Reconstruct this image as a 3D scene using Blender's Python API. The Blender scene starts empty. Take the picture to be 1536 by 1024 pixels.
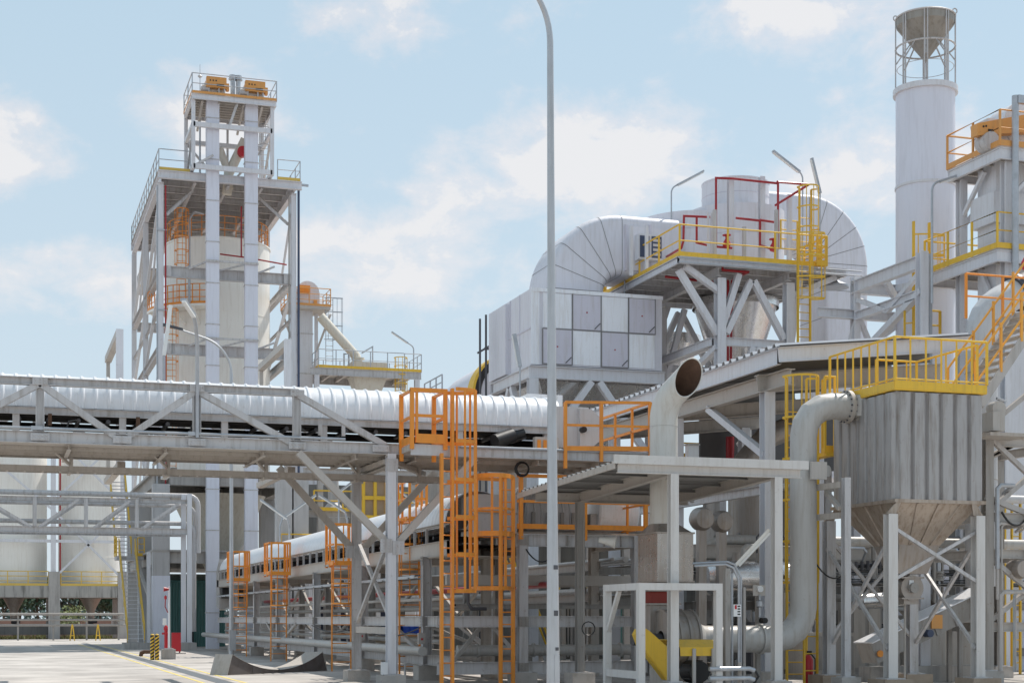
import bpy, bmesh, math, random
from mathutils import Vector, Matrix
random.seed(7)
R = math.radians
scene = bpy.context.scene
COL = scene.collection
# ---------------------------------------------------------------- survey of the site
# X runs along the conveyor gallery, Y across it (away from the viewer), Z up. The viewer stands at X=0, Y=0.
F_PX, CX, HY, EYE = 2367.0, 768.0, 927.0, 1.7
TH = math.atan(0.3273)
CT, ST = math.cos(TH), math.sin(TH)
def ratio(px):
    u = (px-CX)/F_PX
    return (ST+u*CT)/(CT-u*ST)
def xa(px, Y): return ratio(px)*Y            # X on the line of constant Y
def ya(px, X): return X/ratio(px)            # Y on the line of constant X
def dep(X, Y): return X*ST+Y*CT
def za(py, X, Y): return EYE+(HY-py)*dep(X, Y)/F_PX
def V(*a): return Vector(a)

# ---------------------------------------------------------------- materials
M = {}
def mat(key, col, rough=0.5, metal=0.0, var=0.12, scale=1.5, streak=0.0, dirt=None, dirt_amt=0.0, bump=0.0, bscale=30, spec=0.5, dust=0.0, rust=0.0):
    m = bpy.data.materials.new(key); m.use_nodes = True
    nt = m.node_tree; N = nt.nodes; L = nt.links
    b = N['Principled BSDF']
    b.inputs['Roughness'].default_value = rough
    b.inputs['Metallic'].default_value = metal
    b.inputs['Specular IOR Level'].default_value = spec
    geo = N.new('ShaderNodeNewGeometry')
    n1 = N.new('ShaderNodeTexNoise'); n1.inputs['Scale'].default_value = scale; n1.inputs['Detail'].default_value = 5
    L.new(geo.outputs['Position'], n1.inputs['Vector'])
    mx = N.new('ShaderNodeMix'); mx.data_type = 'RGBA'
    c = Vector(col)
    mx.inputs['A'].default_value = (*(c*(1-var)), 1); mx.inputs['B'].default_value = (*[min(0.95, k) for k in c*(1+var)], 1)
    L.new(n1.outputs['Fac'], mx.inputs['Factor'])
    out = mx.outputs['Result']
    if dirt is not None:
        mp = N.new('ShaderNodeMapping'); mp.inputs['Scale'].default_value = (4, 4, 0.35) if streak else (1, 1, 1)
        L.new(geo.outputs['Position'], mp.inputs['Vector'])
        n2 = N.new('ShaderNodeTexNoise'); n2.inputs['Scale'].default_value = streak if streak else 2.3; n2.inputs['Detail'].default_value = 6
        n2.inputs['Roughness'].default_value = 0.65
        L.new(mp.outputs['Vector'], n2.inputs['Vector'])
        rp = N.new('ShaderNodeMapRange'); rp.inputs['From Min'].default_value = 0.48; rp.inputs['From Max'].default_value = 0.72
        rp.inputs['To Max'].default_value = dirt_amt
        L.new(n2.outputs['Fac'], rp.inputs['Value'])
        m2 = N.new('ShaderNodeMix'); m2.data_type = 'RGBA'
        L.new(rp.outputs['Result'], m2.inputs['Factor']); L.new(out, m2.inputs['A']); m2.inputs['B'].default_value = (*dirt, 1)
        out = m2.outputs['Result']
    if rust:
        n3 = N.new('ShaderNodeTexNoise'); n3.inputs['Scale'].default_value = 7.0; n3.inputs['Detail'].default_value = 8; n3.inputs['Roughness'].default_value = 0.7
        L.new(geo.outputs['Position'], n3.inputs['Vector'])
        r3 = N.new('ShaderNodeMapRange'); r3.inputs['From Min'].default_value = 0.60; r3.inputs['From Max'].default_value = 0.70; r3.inputs['To Max'].default_value = rust
        L.new(n3.outputs['Fac'], r3.inputs['Value'])
        m3 = N.new('ShaderNodeMix'); m3.data_type = 'RGBA'; L.new(r3.outputs['Result'], m3.inputs['Factor']); L.new(out, m3.inputs['A']); m3.inputs['B'].default_value = (0.17, 0.095, 0.05, 1)
        out = m3.outputs['Result']
    if dust:   # cement dust that has settled on whatever faces up
        sx = N.new('ShaderNodeSeparateXYZ'); L.new(geo.outputs['Normal'], sx.inputs['Vector'])
        r4 = N.new('ShaderNodeMapRange'); r4.inputs['From Min'].default_value = 0.35; r4.inputs['From Max'].default_value = 0.95; r4.inputs['To Max'].default_value = dust
        L.new(sx.outputs['Z'], r4.inputs['Value'])
        mu = N.new('ShaderNodeMath'); mu.operation = 'MULTIPLY'; L.new(r4.outputs['Result'], mu.inputs[0]); L.new(n1.outputs['Fac'], mu.inputs[1])
        m4 = N.new('ShaderNodeMix'); m4.data_type = 'RGBA'; L.new(mu.outputs[0], m4.inputs['Factor']); L.new(out, m4.inputs['A']); m4.inputs['B'].default_value = (0.42, 0.36, 0.29, 1)
        out = m4.outputs['Result']
    L.new(out, b.inputs['Base Color'])
    nr = N.new('ShaderNodeTexNoise'); nr.inputs['Scale'].default_value = 6; nr.inputs['Detail'].default_value = 3
    L.new(geo.outputs['Position'], nr.inputs['Vector'])
    rr = N.new('ShaderNodeMapRange'); rr.inputs['To Min'].default_value = max(0.05, rough-0.1); rr.inputs['To Max'].default_value = min(1, rough+0.12)
    L.new(nr.outputs['Fac'], rr.inputs['Value']); L.new(rr.outputs['Result'], b.inputs['Roughness'])
    if bump:
        nb = N.new('ShaderNodeTexNoise'); nb.inputs['Scale'].default_value = bscale; nb.inputs['Detail'].default_value = 4
        L.new(geo.outputs['Position'], nb.inputs['Vector'])
        bp = N.new('ShaderNodeBump'); bp.inputs['Strength'].default_value = bump; bp.inputs['Distance'].default_value = 0.02
        L.new(nb.outputs['Fac'], bp.inputs['Height']); L.new(bp.outputs['Normal'], b.inputs['Normal'])
    M[key] = m
    return m
BRN = (0.16, 0.11, 0.07)
mat('steel', (0.54, 0.53, 0.535), 0.5, 0.0, 0.14, 1.2, 2.0, (0.27, 0.235, 0.20), 0.65, dust=0.8, rust=0.45)
mat('steel_dusty', (0.47, 0.43, 0.39), 0.6, 0.0, 0.12, 1.2, 2.0, (0.25, 0.20, 0.15), 0.45, dust=0.8, rust=0.4)
mat('steel_pale', (0.68, 0.685, 0.72), 0.45, 0.0, 0.07, 0.8, 2.0, (0.44, 0.41, 0.39), 0.4, dust=0.5, rust=0.22)
mat('steel_low', (0.47, 0.45, 0.435), 0.5, 0.0, 0.10, 1.0, 2.2, (0.25, 0.22, 0.19), 0.5, dust=0.8, rust=0.5)  # darker copy of steel_pale for low structures; the shade there is in its colour
mat('steel_dim', (0.34, 0.32, 0.30), 0.55, 0.0, 0.14, 1.0, 2.2, (0.18, 0.15, 0.12), 0.5, dust=0.8, rust=0.5)  # darkest steel copy; shade of back rows and depths is painted into it
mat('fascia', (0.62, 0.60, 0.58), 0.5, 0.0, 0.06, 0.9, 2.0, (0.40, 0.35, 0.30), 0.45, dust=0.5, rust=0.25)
mat('footing_brown', (0.38, 0.30, 0.23), 0.9, 0.0, 0.2, 3.0, 0, (0.22, 0.16, 0.11), 0.6, bump=0.4, bscale=25)
mat('frame_grey', (0.24, 0.235, 0.24), 0.55, 0.2, 0.15, 2.0)
mat('concrete_dark', (0.17, 0.165, 0.155), 0.9, 0.0, 0.2, 1.5, 1.3, (0.08, 0.08, 0.075), 0.6)
mat('soffit_rib', (0.24, 0.235, 0.23), 0.6, 0.0, 0.12, 1.0)  # ribs and undersides darkened to paint in the shade under roofs
mat('interior', (0.06, 0.058, 0.056), 0.8, 0.0, 0.3, 0.8)  # near-black colour standing in for the unlit depth of openings
mat('steel_warm', (0.50, 0.465, 0.43), 0.55, 0.0, 0.08, 0.8, 2.0, (0.36, 0.31, 0.27), 0.35, dust=0.7, rust=0.35)
mat('galv', (0.46, 0.48, 0.51), 0.42, 0.55, 0.18, 5.0, 0, (0.30, 0.31, 0.33), 0.4, dust=0.4)
mat('lamp_pole', (0.50, 0.51, 0.53), 0.38, 0.5, 0.12, 3.0, 2.0, (0.30, 0.29, 0.28), 0.4)
mat('hood', (0.80, 0.81, 0.84), 0.32, 0.0, 0.05, 1.0, 3.0, (0.52, 0.49, 0.46), 0.35, dust=0.5, rust=0.16, bump=0.12, bscale=3.5)
mat('hood_grey', (0.56, 0.56, 0.57), 0.42, 0.0, 0.08, 1.0, 3.0, (0.38, 0.35, 0.32), 0.35, dust=0.6, rust=0.2)
mat('clad', (0.70, 0.70, 0.755), 0.55, 0.12, 0.06, 0.7, 2.5, (0.52, 0.50, 0.50), 0.45, bump=0.12, bscale=3, dust=0.4, rust=0.06)
mat('clad_bright', (0.84, 0.86, 0.92), 0.42, 0.12, 0.06, 0.8, 2.0, (0.60, 0.56, 0.52), 0.5, bump=0.15, bscale=2.5, rust=0.10)
mat('clad_door', (0.62, 0.61, 0.69), 0.5, 0.12, 0.06, 0.8, 2.5, (0.48, 0.45, 0.45), 0.5, bump=0.1, bscale=3, rust=0.10)
mat('stainless', (0.76, 0.75, 0.74), 0.24, 0.9, 0.10, 0.8, 2.0, (0.46, 0.40, 0.33), 0.45, bump=0.06, bscale=1.2)
mat('stainless_dull', (0.38, 0.34, 0.31), 0.45, 0.5, 0.12, 1.0, 2.5, (0.26, 0.20, 0.14), 0.6, bump=0.05, bscale=2)
mat('outlet_steel', (0.46, 0.42, 0.385), 0.28, 0.75, 0.12, 1.0, 2.5, (0.34, 0.25, 0.18), 0.6, bump=0.1, bscale=1.5)
mat('filter_wall', (0.40, 0.385, 0.38), 0.5, 0.25, 0.12, 0.9, 2.4, (0.20, 0.165, 0.135), 0.75, rust=0.25)
mat('filter_cone', (0.44, 0.37, 0.31), 0.5, 0.45, 0.16, 1.4, 2.2, (0.22, 0.15, 0.10), 0.7, rust=0.4)
mat('silo', (0.84, 0.82, 0.77), 0.45, 0.0, 0.04, 0.5, 1.6, (0.62, 0.57, 0.49), 0.45, rust=0.08)
mat('chute', (0.66, 0.62, 0.54), 0.5, 0.0, 0.08, 0.9, 2.0, (0.46, 0.36, 0.25), 0.5)
mat('duct', (0.48, 0.465, 0.445), 0.42, 0.0, 0.08, 1.2, 2.2, (0.32, 0.27, 0.21), 0.5, dust=0.7, rust=0.25)
mat('duct_pale', (0.64, 0.62, 0.58), 0.42, 0.0, 0.07, 1.2, 2.2, (0.44, 0.37, 0.29), 0.5, dust=0.6, rust=0.2)
mat('stackw', (0.72, 0.735, 0.82), 0.45, 0.0, 0.035, 0.5, 1.5, (0.58, 0.58, 0.64), 0.5)
mat('cone', (0.34, 0.32, 0.29), 0.55, 0.4, 0.2, 1.5, 2.0, (0.20, 0.17, 0.13), 0.6)
mat('rust', (0.10, 0.055, 0.035), 0.85, 0.0, 0.4, 6.0, 0, (0.20, 0.12, 0.08), 0.5)
mat('orange', (0.84, 0.30, 0.035), 0.48, 0.0, 0.10, 2.0, 2.0, (0.50, 0.19, 0.05), 0.5, rust=0.4, dust=0.4)
mat('orange_pale', (0.70, 0.33, 0.09), 0.5, 0.0, 0.10, 1.0, 2.0, (0.50, 0.28, 0.12), 0.5, rust=0.3)
mat('orange_light', (0.85, 0.40, 0.06), 0.48, 0.0, 0.10, 2.0, 2.0, (0.50, 0.25, 0.08), 0.4, rust=0.25)
mat('yellow', (0.80, 0.50, 0.045), 0.48, 0.0, 0.10, 2.0, 2.0, (0.50, 0.32, 0.07), 0.5, rust=0.35, dust=0.4)
mat('yellow_pale', (0.68, 0.47, 0.10), 0.5, 0.0, 0.10, 1.0)
mat('red', (0.36, 0.018, 0.025), 0.4, 0.0, 0.10, 2.0)
mat('red_bright', (0.50, 0.02, 0.03), 0.4, 0.0, 0.10, 2.0)
mat('redjoint', (0.24, 0.04, 0.03), 0.8, 0.0, 0.25, 6.0)
mat('concrete', (0.42, 0.40, 0.38), 0.85, 0.0, 0.14, 1.6, 1.3, (0.16, 0.15, 0.14), 0.6, bump=0.3, bscale=25)
mat('concrete_pale', (0.50, 0.49, 0.49), 0.85, 0.0, 0.10, 1.2, 1.3, (0.30, 0.29, 0.28), 0.5, bump=0.3, bscale=25)
mat('footing', (0.46, 0.43, 0.40), 0.9, 0.0, 0.18, 3.0, 0, (0.26, 0.21, 0.17), 0.6, bump=0.4, bscale=25)
mat('belt', (0.028, 0.026, 0.026), 0.75, 0.0, 0.3, 3.0)
mat('black', (0.018, 0.018, 0.02), 0.5, 0.0, 0.2, 3.0)
mat('dark_metal', (0.10, 0.10, 0.11), 0.5, 0.4, 0.2, 3.0)
mat('roof_sheet', (0.58, 0.58, 0.60), 0.4, 0.3, 0.1, 1.0, dust=0.6)
mat('soffit', (0.13, 0.125, 0.125), 0.7, 0.2, 0.15, 1.0)  # dark underside colour that paints in the under-roof shade
mat('white', (0.80, 0.80, 0.80), 0.5, 0.0, 0.04, 2.0)
mat('lamp_white', (0.82, 0.82, 0.80), 0.35, 0.0, 0.03, 2.0)
mat('concrete_weathered', (0.40, 0.385, 0.36), 0.9, 0.0, 0.15, 1.2, 0.9, (0.07, 0.068, 0.062), 0.9, bump=0.3, bscale=20)
mat('green_wall', (0.05, 0.16, 0.15), 0.5, 0.0, 0.10, 0.6, 2.0, (0.04, 0.09, 0.08), 0.5)
mat('green_pale', (0.22, 0.42, 0.40), 0.5, 0.0, 0.08, 0.6)
mat('blue', (0.015, 0.07, 0.42), 0.45, 0.0, 0.1, 2.0)
mat('blue_dark', (0.05, 0.07, 0.13), 0.5, 0.0, 0.15, 2.0)
mat('plate', (0.17, 0.155, 0.155), 0.55, 0.3, 0.2, 2.5, 0, (0.10, 0.075, 0.06), 0.6)
mat('timber', (0.42, 0.33, 0.24), 0.8, 0.0, 0.25, 3.0)
mat('sack', (0.62, 0.58, 0.50), 0.85, 0.0, 0.2, 2.0)
mat('bark', (0.11, 0.085, 0.06), 0.9, 0.0, 0.2, 4.0)
mat('leaf', (0.055, 0.10, 0.055), 0.6, 0.0, 0.45, 0.8)
mat('leaf_light', (0.12, 0.15, 0.04), 0.6, 0.0, 0.4, 1.5)
mat('leaf_far', (0.09, 0.14, 0.13), 0.7, 0.0, 0.35, 0.3)
mat('earth', (0.30, 0.19, 0.15), 0.95, 0.0, 0.25, 1.0, bump=0.4, bscale=4)
mat('grass', (0.13, 0.14, 0.05), 0.9, 0.0, 0.4, 1.5)
mat('glass_dark', (0.02, 0.025, 0.03), 0.15, 0.0, 0.1, 2.0)
mat('grate', (0.15, 0.16, 0.17), 0.6, 0.4, 0.25, 8.0)
mat('paint_yellow', (0.70, 0.55, 0.16), 0.7, 0.0, 0.2, 6.0)

# ---------------------------------------------------------------- mesh builder
OFF = {}
class MB:
    def __init__(s): s.v = []; s.f = []
    def add(s, vs, fs):
        o = len(s.v); s.v += [tuple(p) for p in vs]; s.f += [tuple(i+o for i in f) for f in fs]; return s
    def bx(s, x0, x1, y0, y1, z0, z1):
        return s.add([(x0,y0,z0),(x1,y0,z0),(x1,y1,z0),(x0,y1,z0),(x0,y0,z1),(x1,y0,z1),(x1,y1,z1),(x0,y1,z1)],
                     [(0,3,2,1),(4,5,6,7),(0,1,5,4),(1,2,6,5),(2,3,7,6),(3,0,4,7)])
    def cb(s, c, d):
        return s.bx(c[0]-d[0]/2, c[0]+d[0]/2, c[1]-d[1]/2, c[1]+d[1]/2, c[2]-d[2]/2, c[2]+d[2]/2)
    def frame(s, p, q, up=None):
        p = Vector(p); q = Vector(q); d = (q-p).normalized()
        u = Vector(up) if up is not None else Vector((0,0,1))
        if abs(d.dot(u)) > 0.98: u = Vector((0,1,0)) if abs(d.y) < 0.9 else Vector((1,0,0))
        a = d.cross(u).normalized(); b = a.cross(d).normalized()
        return p, q, a, b
    def prof(s, p, q, poly, up=None, cap=True):
        p, q, a, b = s.frame(p, q, up)
        n = len(poly)
        vs = [p+a*x+b*y for x, y in poly]+[q+a*x+b*y for x, y in poly]
        fs = [(i, (i+1) % n, n+(i+1) % n, n+i) for i in range(n)]
        if cap: fs += [tuple(range(n-1, -1, -1)), tuple(range(n, 2*n))]
        return s.add(vs, fs)
    def bar(s, p, q, w, h=None, up=None):
        h = h or w; w /= 2; h /= 2
        return s.prof(p, q, [(-w,-h),(w,-h),(w,h),(-w,h)], up)
    def ibeam(s, p, q, w, h, up=None, t=0.016):
        w /= 2; h /= 2; tw = t*0.45
        return s.prof(p, q, [(-w,-h),(w,-h),(w,-h+t),(tw,-h+t),(tw,h-t),(w,h-t),(w,h),(-w,h),(-w,h-t),(-tw,h-t),(-tw,-h+t),(-w,-h+t)], up)
    def chan(s, p, q, w, h, up=None, t=0.014):
        h /= 2
        return s.prof(p, q, [(0,-h),(w,-h),(w,-h+t),(t,-h+t),(t,h-t),(w,h-t),(w,h),(0,h)], up)
    def ang(s, p, q, w, up=None, t=0.012):
        return s.prof(p, q, [(0,0),(w,0),(w,t),(t,t),(t,w),(0,w)], up)
    def tube(s, pts, r, n=8, cap=True, closed=False):
        pts = [Vector(p) for p in pts]; m = len(pts)
        rs = r if isinstance(r, (list, tuple)) else [r]*m
        dirs = []
        for i in range(m):
            if closed: d = (pts[(i+1) % m]-pts[i-1])
            elif i == 0: d = pts[1]-pts[0]
            elif i == m-1: d = pts[-1]-pts[-2]
            else: d = (pts[i+1]-pts[i]).normalized()+(pts[i]-pts[i-1]).normalized()
            dirs.append(d.normalized())
        ref = Vector((0,0,1))
        if abs(dirs[0].dot(ref)) > 0.95: ref = Vector((0,1,0))
        a = dirs[0].cross(ref).normalized()
        vs = []
        for i in range(m):
            d = dirs[i]
            a = (a-d*a.dot(d)).normalized(); b = d.cross(a)
            k = 1.0
            if 0 < i < m-1 and not closed:
                c = d.dot((pts[i+1]-pts[i]).normalized()); k = 1/max(c, 0.6)
            # stretch in the bend plane
            if k > 1.001:
                e = ((pts[i+1]-pts[i]).normalized()-(pts[i]-pts[i-1]).normalized())
                e = (e-d*e.dot(d)).normalized()
            for j in range(n):
                t = 2*math.pi*j/n; w = a*math.cos(t)*rs[i]+b*math.sin(t)*rs[i]
                if k > 1.001: w = w+e*(w.dot(e))*(k-1)
                vs.append(pts[i]+w)
        fs = []
        for i in range(m if closed else m-1):
            for j in range(n):
                i2 = (i+1) % m
                fs.append((i*n+j, i*n+(j+1) % n, i2*n+(j+1) % n, i2*n+j))
        if cap and not closed: fs += [tuple(range(n-1, -1, -1)), tuple(range((m-1)*n, m*n))]
        return s.add(vs, fs)
    def cyl(s, p, q, r0, r1=None, n=24, cap=True):
        return s.tube([p, q], [r0, r0 if r1 is None else r1], n, cap)
    def ring(s, c, r, rt, n=24, axis='z', a0=0, a1=2*math.pi, m=5):
        full = abs(a1-a0-2*math.pi) < 1e-4
        pts = []
        for i in range(n if full else n+1):
            t = a0+(a1-a0)*i/n; x, y = r*math.cos(t), r*math.sin(t)
            pts.append({'z': (c[0]+x, c[1]+y, c[2]), 'x': (c[0], c[1]+x, c[2]+y), 'y': (c[0]+x, c[1], c[2]+y)}[axis])
        return s.tube(pts, rt, m, True, full)
    def lathe(s, prof, c, n=40, a0=0, a1=2*math.pi, axis='z'):
        full = abs(a1-a0-2*math.pi) < 1e-4
        k = n if full else n+1; vs = []; fs = []
        for r, z in prof:
            for j in range(k):
                t = a0+(a1-a0)*j/n; x, y = r*math.cos(t), r*math.sin(t)
                vs.append({'z': (c[0]+x, c[1]+y, c[2]+z), 'x': (c[0]+z, c[1]+x, c[2]+y), 'y': (c[0]+y, c[1]+z, c[2]+x)}[axis])
        for i in range(len(prof)-1):
            for j in range(n):
                j2 = (j+1) % k
                fs.append((i*k+j, i*k+j2, (i+1)*k+j2, (i+1)*k+j))
        return s.add(vs, fs)
    def loft(s, A, B, capA=True, capB=True):
        n = len(A); fs = [(i, (i+1) % n, n+(i+1) % n, n+i) for i in range(n)]
        if capA: fs.append(tuple(range(n-1, -1, -1)))
        if capB: fs.append(tuple(range(n, 2*n)))
        return s.add(list(A)+list(B), fs)
    def poly(s, pts): return s.add(pts, [tuple(range(len(pts)))])
    def slab(s, pts, d):
        d = Vector(d); return s.loft([Vector(p) for p in pts], [Vector(p)+d for p in pts])
    def build(s, name, m, parent=None, smooth=False, label=None):
        off = OFF.get(parent, Vector((0,0,0))) if parent is not None else Vector((0,0,0))
        me = bpy.data.meshes.new(name)
        me.from_pydata([(x-off[0], y-off[1], z-off[2]) for x, y, z in s.v], [], s.f)
        me.materials.append(M[m] if isinstance(m, str) else m)
        bm = bmesh.new(); bm.from_mesh(me); bmesh.ops.recalc_face_normals(bm, faces=bm.faces); bm.to_mesh(me); bm.free()
        if smooth:
            me.polygons.foreach_set('use_smooth', [True]*len(me.polygons))
            me.set_sharp_from_angle(angle=R(32))
        o = bpy.data.objects.new(name, me); COL.objects.link(o)
        if parent is not None: o.parent = parent; OFF[o] = off
        if label: o['label'] = label
        return o
def sweep_xz(pts, prof, cap=True):
    """closed profile (a along Y, b in the plane of the bend) swept along points of an XZ plane"""
    mb = MB(); pts = [Vector(p) for p in pts]; m = len(pts); n = len(prof); vs = []
    for i, p in enumerate(pts):
        d = (pts[min(i+1, m-1)]-pts[max(i-1, 0)]).normalized(); w = Vector((0,1,0)).cross(d)
        vs += [p+Vector((0,1,0))*a+w*b for a, b in prof]
    fs = [(i*n+j, i*n+(j+1) % n, (i+1)*n+(j+1) % n, (i+1)*n+j) for i in range(m-1) for j in range(n)]
    if cap: fs += [tuple(range(n-1, -1, -1)), tuple(range((m-1)*n, m*n))]
    return mb.add(vs, fs)
def round_rect(hx, hy, r, k=5):
    pr = []
    for cx, cy, a0 in ((hx-r, hy-r, 0), (-hx+r, hy-r, 90), (-hx+r, -hy+r, 180), (hx-r, -hy+r, 270)):
        pr += [(cx+r*math.cos(R(a0+90*j/k)), cy+r*math.sin(R(a0+90*j/k))) for j in range(k+1)]
    return pr
def thing(name, label, cat, loc, group=None):
    o = bpy.data.objects.new(name, None); COL.objects.link(o)
    o.empty_display_size = 0.3
    o.location = loc; OFF[o] = Vector(loc)
    o['label'] = label; o['category'] = cat
    if group: o['group'] = group
    return o
def solo(mb, name, label, cat, m, smooth=False, group=None):
    """a thing that is one mesh, its origin at its own foot"""
    xs = [p[0] for p in mb.v]; ys = [p[1] for p in mb.v]; zs = [p[2] for p in mb.v]
    c = ((min(xs)+max(xs))/2, (min(ys)+max(ys))/2, min(zs))
    mb.v = [(x-c[0], y-c[1], z-c[2]) for x, y, z in mb.v]
    o = mb.build(name, m, None, smooth); o.location = c
    o['label'] = label; o['category'] = cat
    if group: o['group'] = group
    return o
def struct(mb, name, m, smooth=False):
    o = mb.build(name, m, None, smooth); o['kind'] = 'structure'; return o
def dup(o, loc, rz=0.0, label=None):
    def cp(a, par):
        c = a.copy(); COL.objects.link(c)
        if par is not None: c.parent = par
        for ch in [k for k in bpy.data.objects if k.parent == a]: cp(ch, c)
        return c
    c = cp(o, None); c.location = loc; c.rotation_euler.z = rz
    if label: c['label'] = label
    return c

# ---------------------------------------------------------------- reusable assemblies
def bolted(parent, c, w, h, m='steel', ax='y', nx=2, nz=3, t=0.014, name='splice_plate', face=-1):
    """flat plate with bolt heads standing on it; ax is the axis of its normal"""
    mb = MB(); c = Vector(c)
    if ax == 'y': mb.bx(c.x-w/2, c.x+w/2, c.y-t/2, c.y+t/2, c.z-h/2, c.z+h/2)
    elif ax == 'x': mb.bx(c.x-t/2, c.x+t/2, c.y-w/2, c.y+w/2, c.z-h/2, c.z+h/2)
    for i in range(nx):
        for k in range(nz):
            u = (-0.5+(i+0.5)/nx)*w*0.9; v = (-0.5+(k+0.5)/nz)*h*0.9
            if ax == 'y': p = Vector((c.x+u, c.y+face*t*0.45, c.z+v)); q = p+Vector((0, face*0.022, 0))
            else: p = Vector((c.x+face*t*0.45, c.y+u, c.z+v)); q = p+Vector((face*0.022, 0, 0))
            mb.cyl(p, q, 0.022, n=6)
    return mb.build(name, m, parent)
def railing(parent, pts, m, h=1.1, sp=1.2, r=0.021, mids=1, toe=0.0, post_r=None, closed=False, toe_m=None, name='railing', bars=0):
    """handrail along pts (deck level); > post, toe_board"""
    pts = [Vector(p) for p in pts]
    if closed: pts = pts+[pts[0]]
    up = Vector((0,0,1))
    rl = MB()
    rl.tube([p+up*h for p in pts], r, 6)
    for k in range(mids): rl.tube([p+up*(h*(k+1)/(mids+1)) for p in pts], r*0.85, 6)
    ro = rl.build(name, m, parent, True)
    for i in range(len(pts)-1):
        a, b = pts[i], pts[i+1]; n = max(1, round((b-a).length/sp))
        for k in range(n+(1 if (i == len(pts)-2 and not closed) else 0)):
            p = a.lerp(b, k/n)
            MB().bar(p, p+up*h, (post_r or r)*1.9).build('post', m, ro)
        if bars:
            nb = max(1, round((b-a).length/bars)); bb = MB()
            for k in range(1, nb):
                p = a.lerp(b, k/nb); bb.bar(p+up*0.06, p+up*(h-0.01), r*1.1)
            bb.build('balusters', m, ro)
        if toe:
            d = (b-a).normalized(); nrm = Vector((d.y, -d.x, 0))
            MB().bar(a+up*toe/2+nrm*0.03, b+up*toe/2+nrm*0.03, 0.012, toe).build('toe_board', toe_m or m, ro)
    return ro
def ladder(parent, foot, h, m, w=0.42, ax='x', r=0.03, rung_r=0.014, step=0.3, cage_from=None, cage_dir=(0,-1,0), cage_r=0.36, cage_to=None, ext=0.0, hoop_step=0.9, bars=5):
    foot = Vector(foot); A = Vector((1,0,0)) if ax == 'x' else Vector((0,1,0)); up = Vector((0,0,1))
    for sgn in (-1, 1):
        p = foot+A*sgn*w/2
        MB().bar(p, p+up*(h+ext), r*1.1, r*2.2 if ax == 'x' else r*1.1, up=None).build('stringer', m, parent)
    n = int(h/step)
    for k in range(1, n+1):
        p = foot+up*(k*step)
        MB().tube([p-A*w/2, p+A*w/2], rung_r, 5).build('rung', m, parent)
    if cage_from is not None:
        D = Vector(cage_dir); top = cage_to if cage_to else h+ext
        n = max(1, round((top-cage_from)/hoop_step))
        def arc(t): return A*math.cos(t)*cage_r+D*(math.sin(t)*cage_r*1.25)
        T = [math.pi*k/10 for k in range(11)]
        for k in range(n+1):
            z = cage_from+(top-cage_from)*k/n
            pts = [foot+up*z+arc(t)+D*0.12 for t in T]
            pts = [foot+up*z+A*w/2]+pts+[foot+up*z-A*w/2]
            mb = MB()
            for a, b in zip(pts, pts[1:]): mb.bar(a, b, 0.012, 0.055)
            mb.build('cage_hoop', m, parent)
        for k in range(bars):
            t = math.pi*(k+0.5)/bars
            p = foot+arc(t)+D*0.12
            MB().bar(p+up*cage_from, p+up*top, 0.03, 0.014).build('cage_bar', m, parent)
def light_mast(label, foot, h, arm, fit=1.2, r=0.025, tilt=0.25, m='galv', group='tube lights on bent poles', droop=0.0, rad=0.35):
    """slim pole with a bent arm carrying a fluorescent batten; arm is the horizontal vector of the arm"""
    t = thing('tube_light', label, 'light', foot, group)
    f = Vector(foot); a = Vector(arm); L = a.length; d = a.normalized(); up = Vector((0,0,1))
    c = f+up*(h-rad)
    pts = [f, c]
    for k in range(1, 7):
        s_ = k/6*(math.pi/2-tilt)
        pts.append(c+d*(rad*(1-math.cos(s_)))+up*(rad*math.sin(s_)))
    e = pts[-1]; dr = (d*math.cos(tilt)+up*math.sin(tilt)).normalized()
    pts.append(e+dr*max(0.1, L-fit*0.9))
    MB().tube(pts, r, 8).build('pole', m, t, True)
    s0 = pts[-1]-dr*0.15; s1 = s0+dr*fit
    nrm = (up-dr*up.dot(dr)).normalized()
    MB().bar(s0, s1, 0.14, 0.07).build('lamp_housing', 'galv', t)
    MB().bar(s0+dr*0.05-nrm*0.05, s1-dr*0.05-nrm*0.05, 0.11, 0.04).build('diffuser', 'lamp_white', t)
    return t
def footing(parent, x, y, h=0.35, w=0.55, m='footing'):
    mb = MB(); mb.bx(x-w/2, x+w/2, y-w/2, y+w/2, 0.0, h)
    f = mb.build('concrete_footing', m, parent)
    MB().bx(x-w*0.32, x+w*0.32, y-w*0.32, y+w*0.32, h, h+0.025).build('base_plate', 'steel', f)
    return f
# ---------------------------------------------------------------- camera, sun, sky
cam = bpy.data.cameras.new('camera'); co = bpy.data.objects.new('camera', cam); COL.objects.link(co)
co.location = (0, 0, EYE); co.rotation_euler = (R(90), 0, -TH)
cam.sensor_width = 36; cam.sensor_fit = 'HORIZONTAL'; cam.lens = F_PX*36/1536
cam.shift_y = (HY-512)/1536; cam.clip_start = 0.5; cam.clip_end = 6000
scene.camera = co
scene.view_settings.view_transform = 'Standard'; scene.view_settings.look = 'None'; scene.view_settings.exposure = 0
SUN_EL, SUN_AZ = R(60), R(62)      # azimuth clockwise from +Y: the sun stands high over the right, slightly behind the plant
sd = Vector((math.sin(SUN_AZ)*math.cos(SUN_EL), math.cos(SUN_AZ)*math.cos(SUN_EL), math.sin(SUN_EL)))
sl = bpy.data.lights.new('sun', 'SUN'); sl.energy = 4.5; sl.angle = R(0.5); sl.color = (1.0, 0.95, 0.88)
so = bpy.data.objects.new('sun', sl); COL.objects.link(so); so.rotation_euler = sd.to_track_quat('Z', 'Y').to_euler(); so.location = (40, 20, 80)
w = bpy.data.worlds.new('World'); scene.world = w; w.use_nodes = True
nt = w.node_tree; N = nt.nodes; L = nt.links
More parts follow.
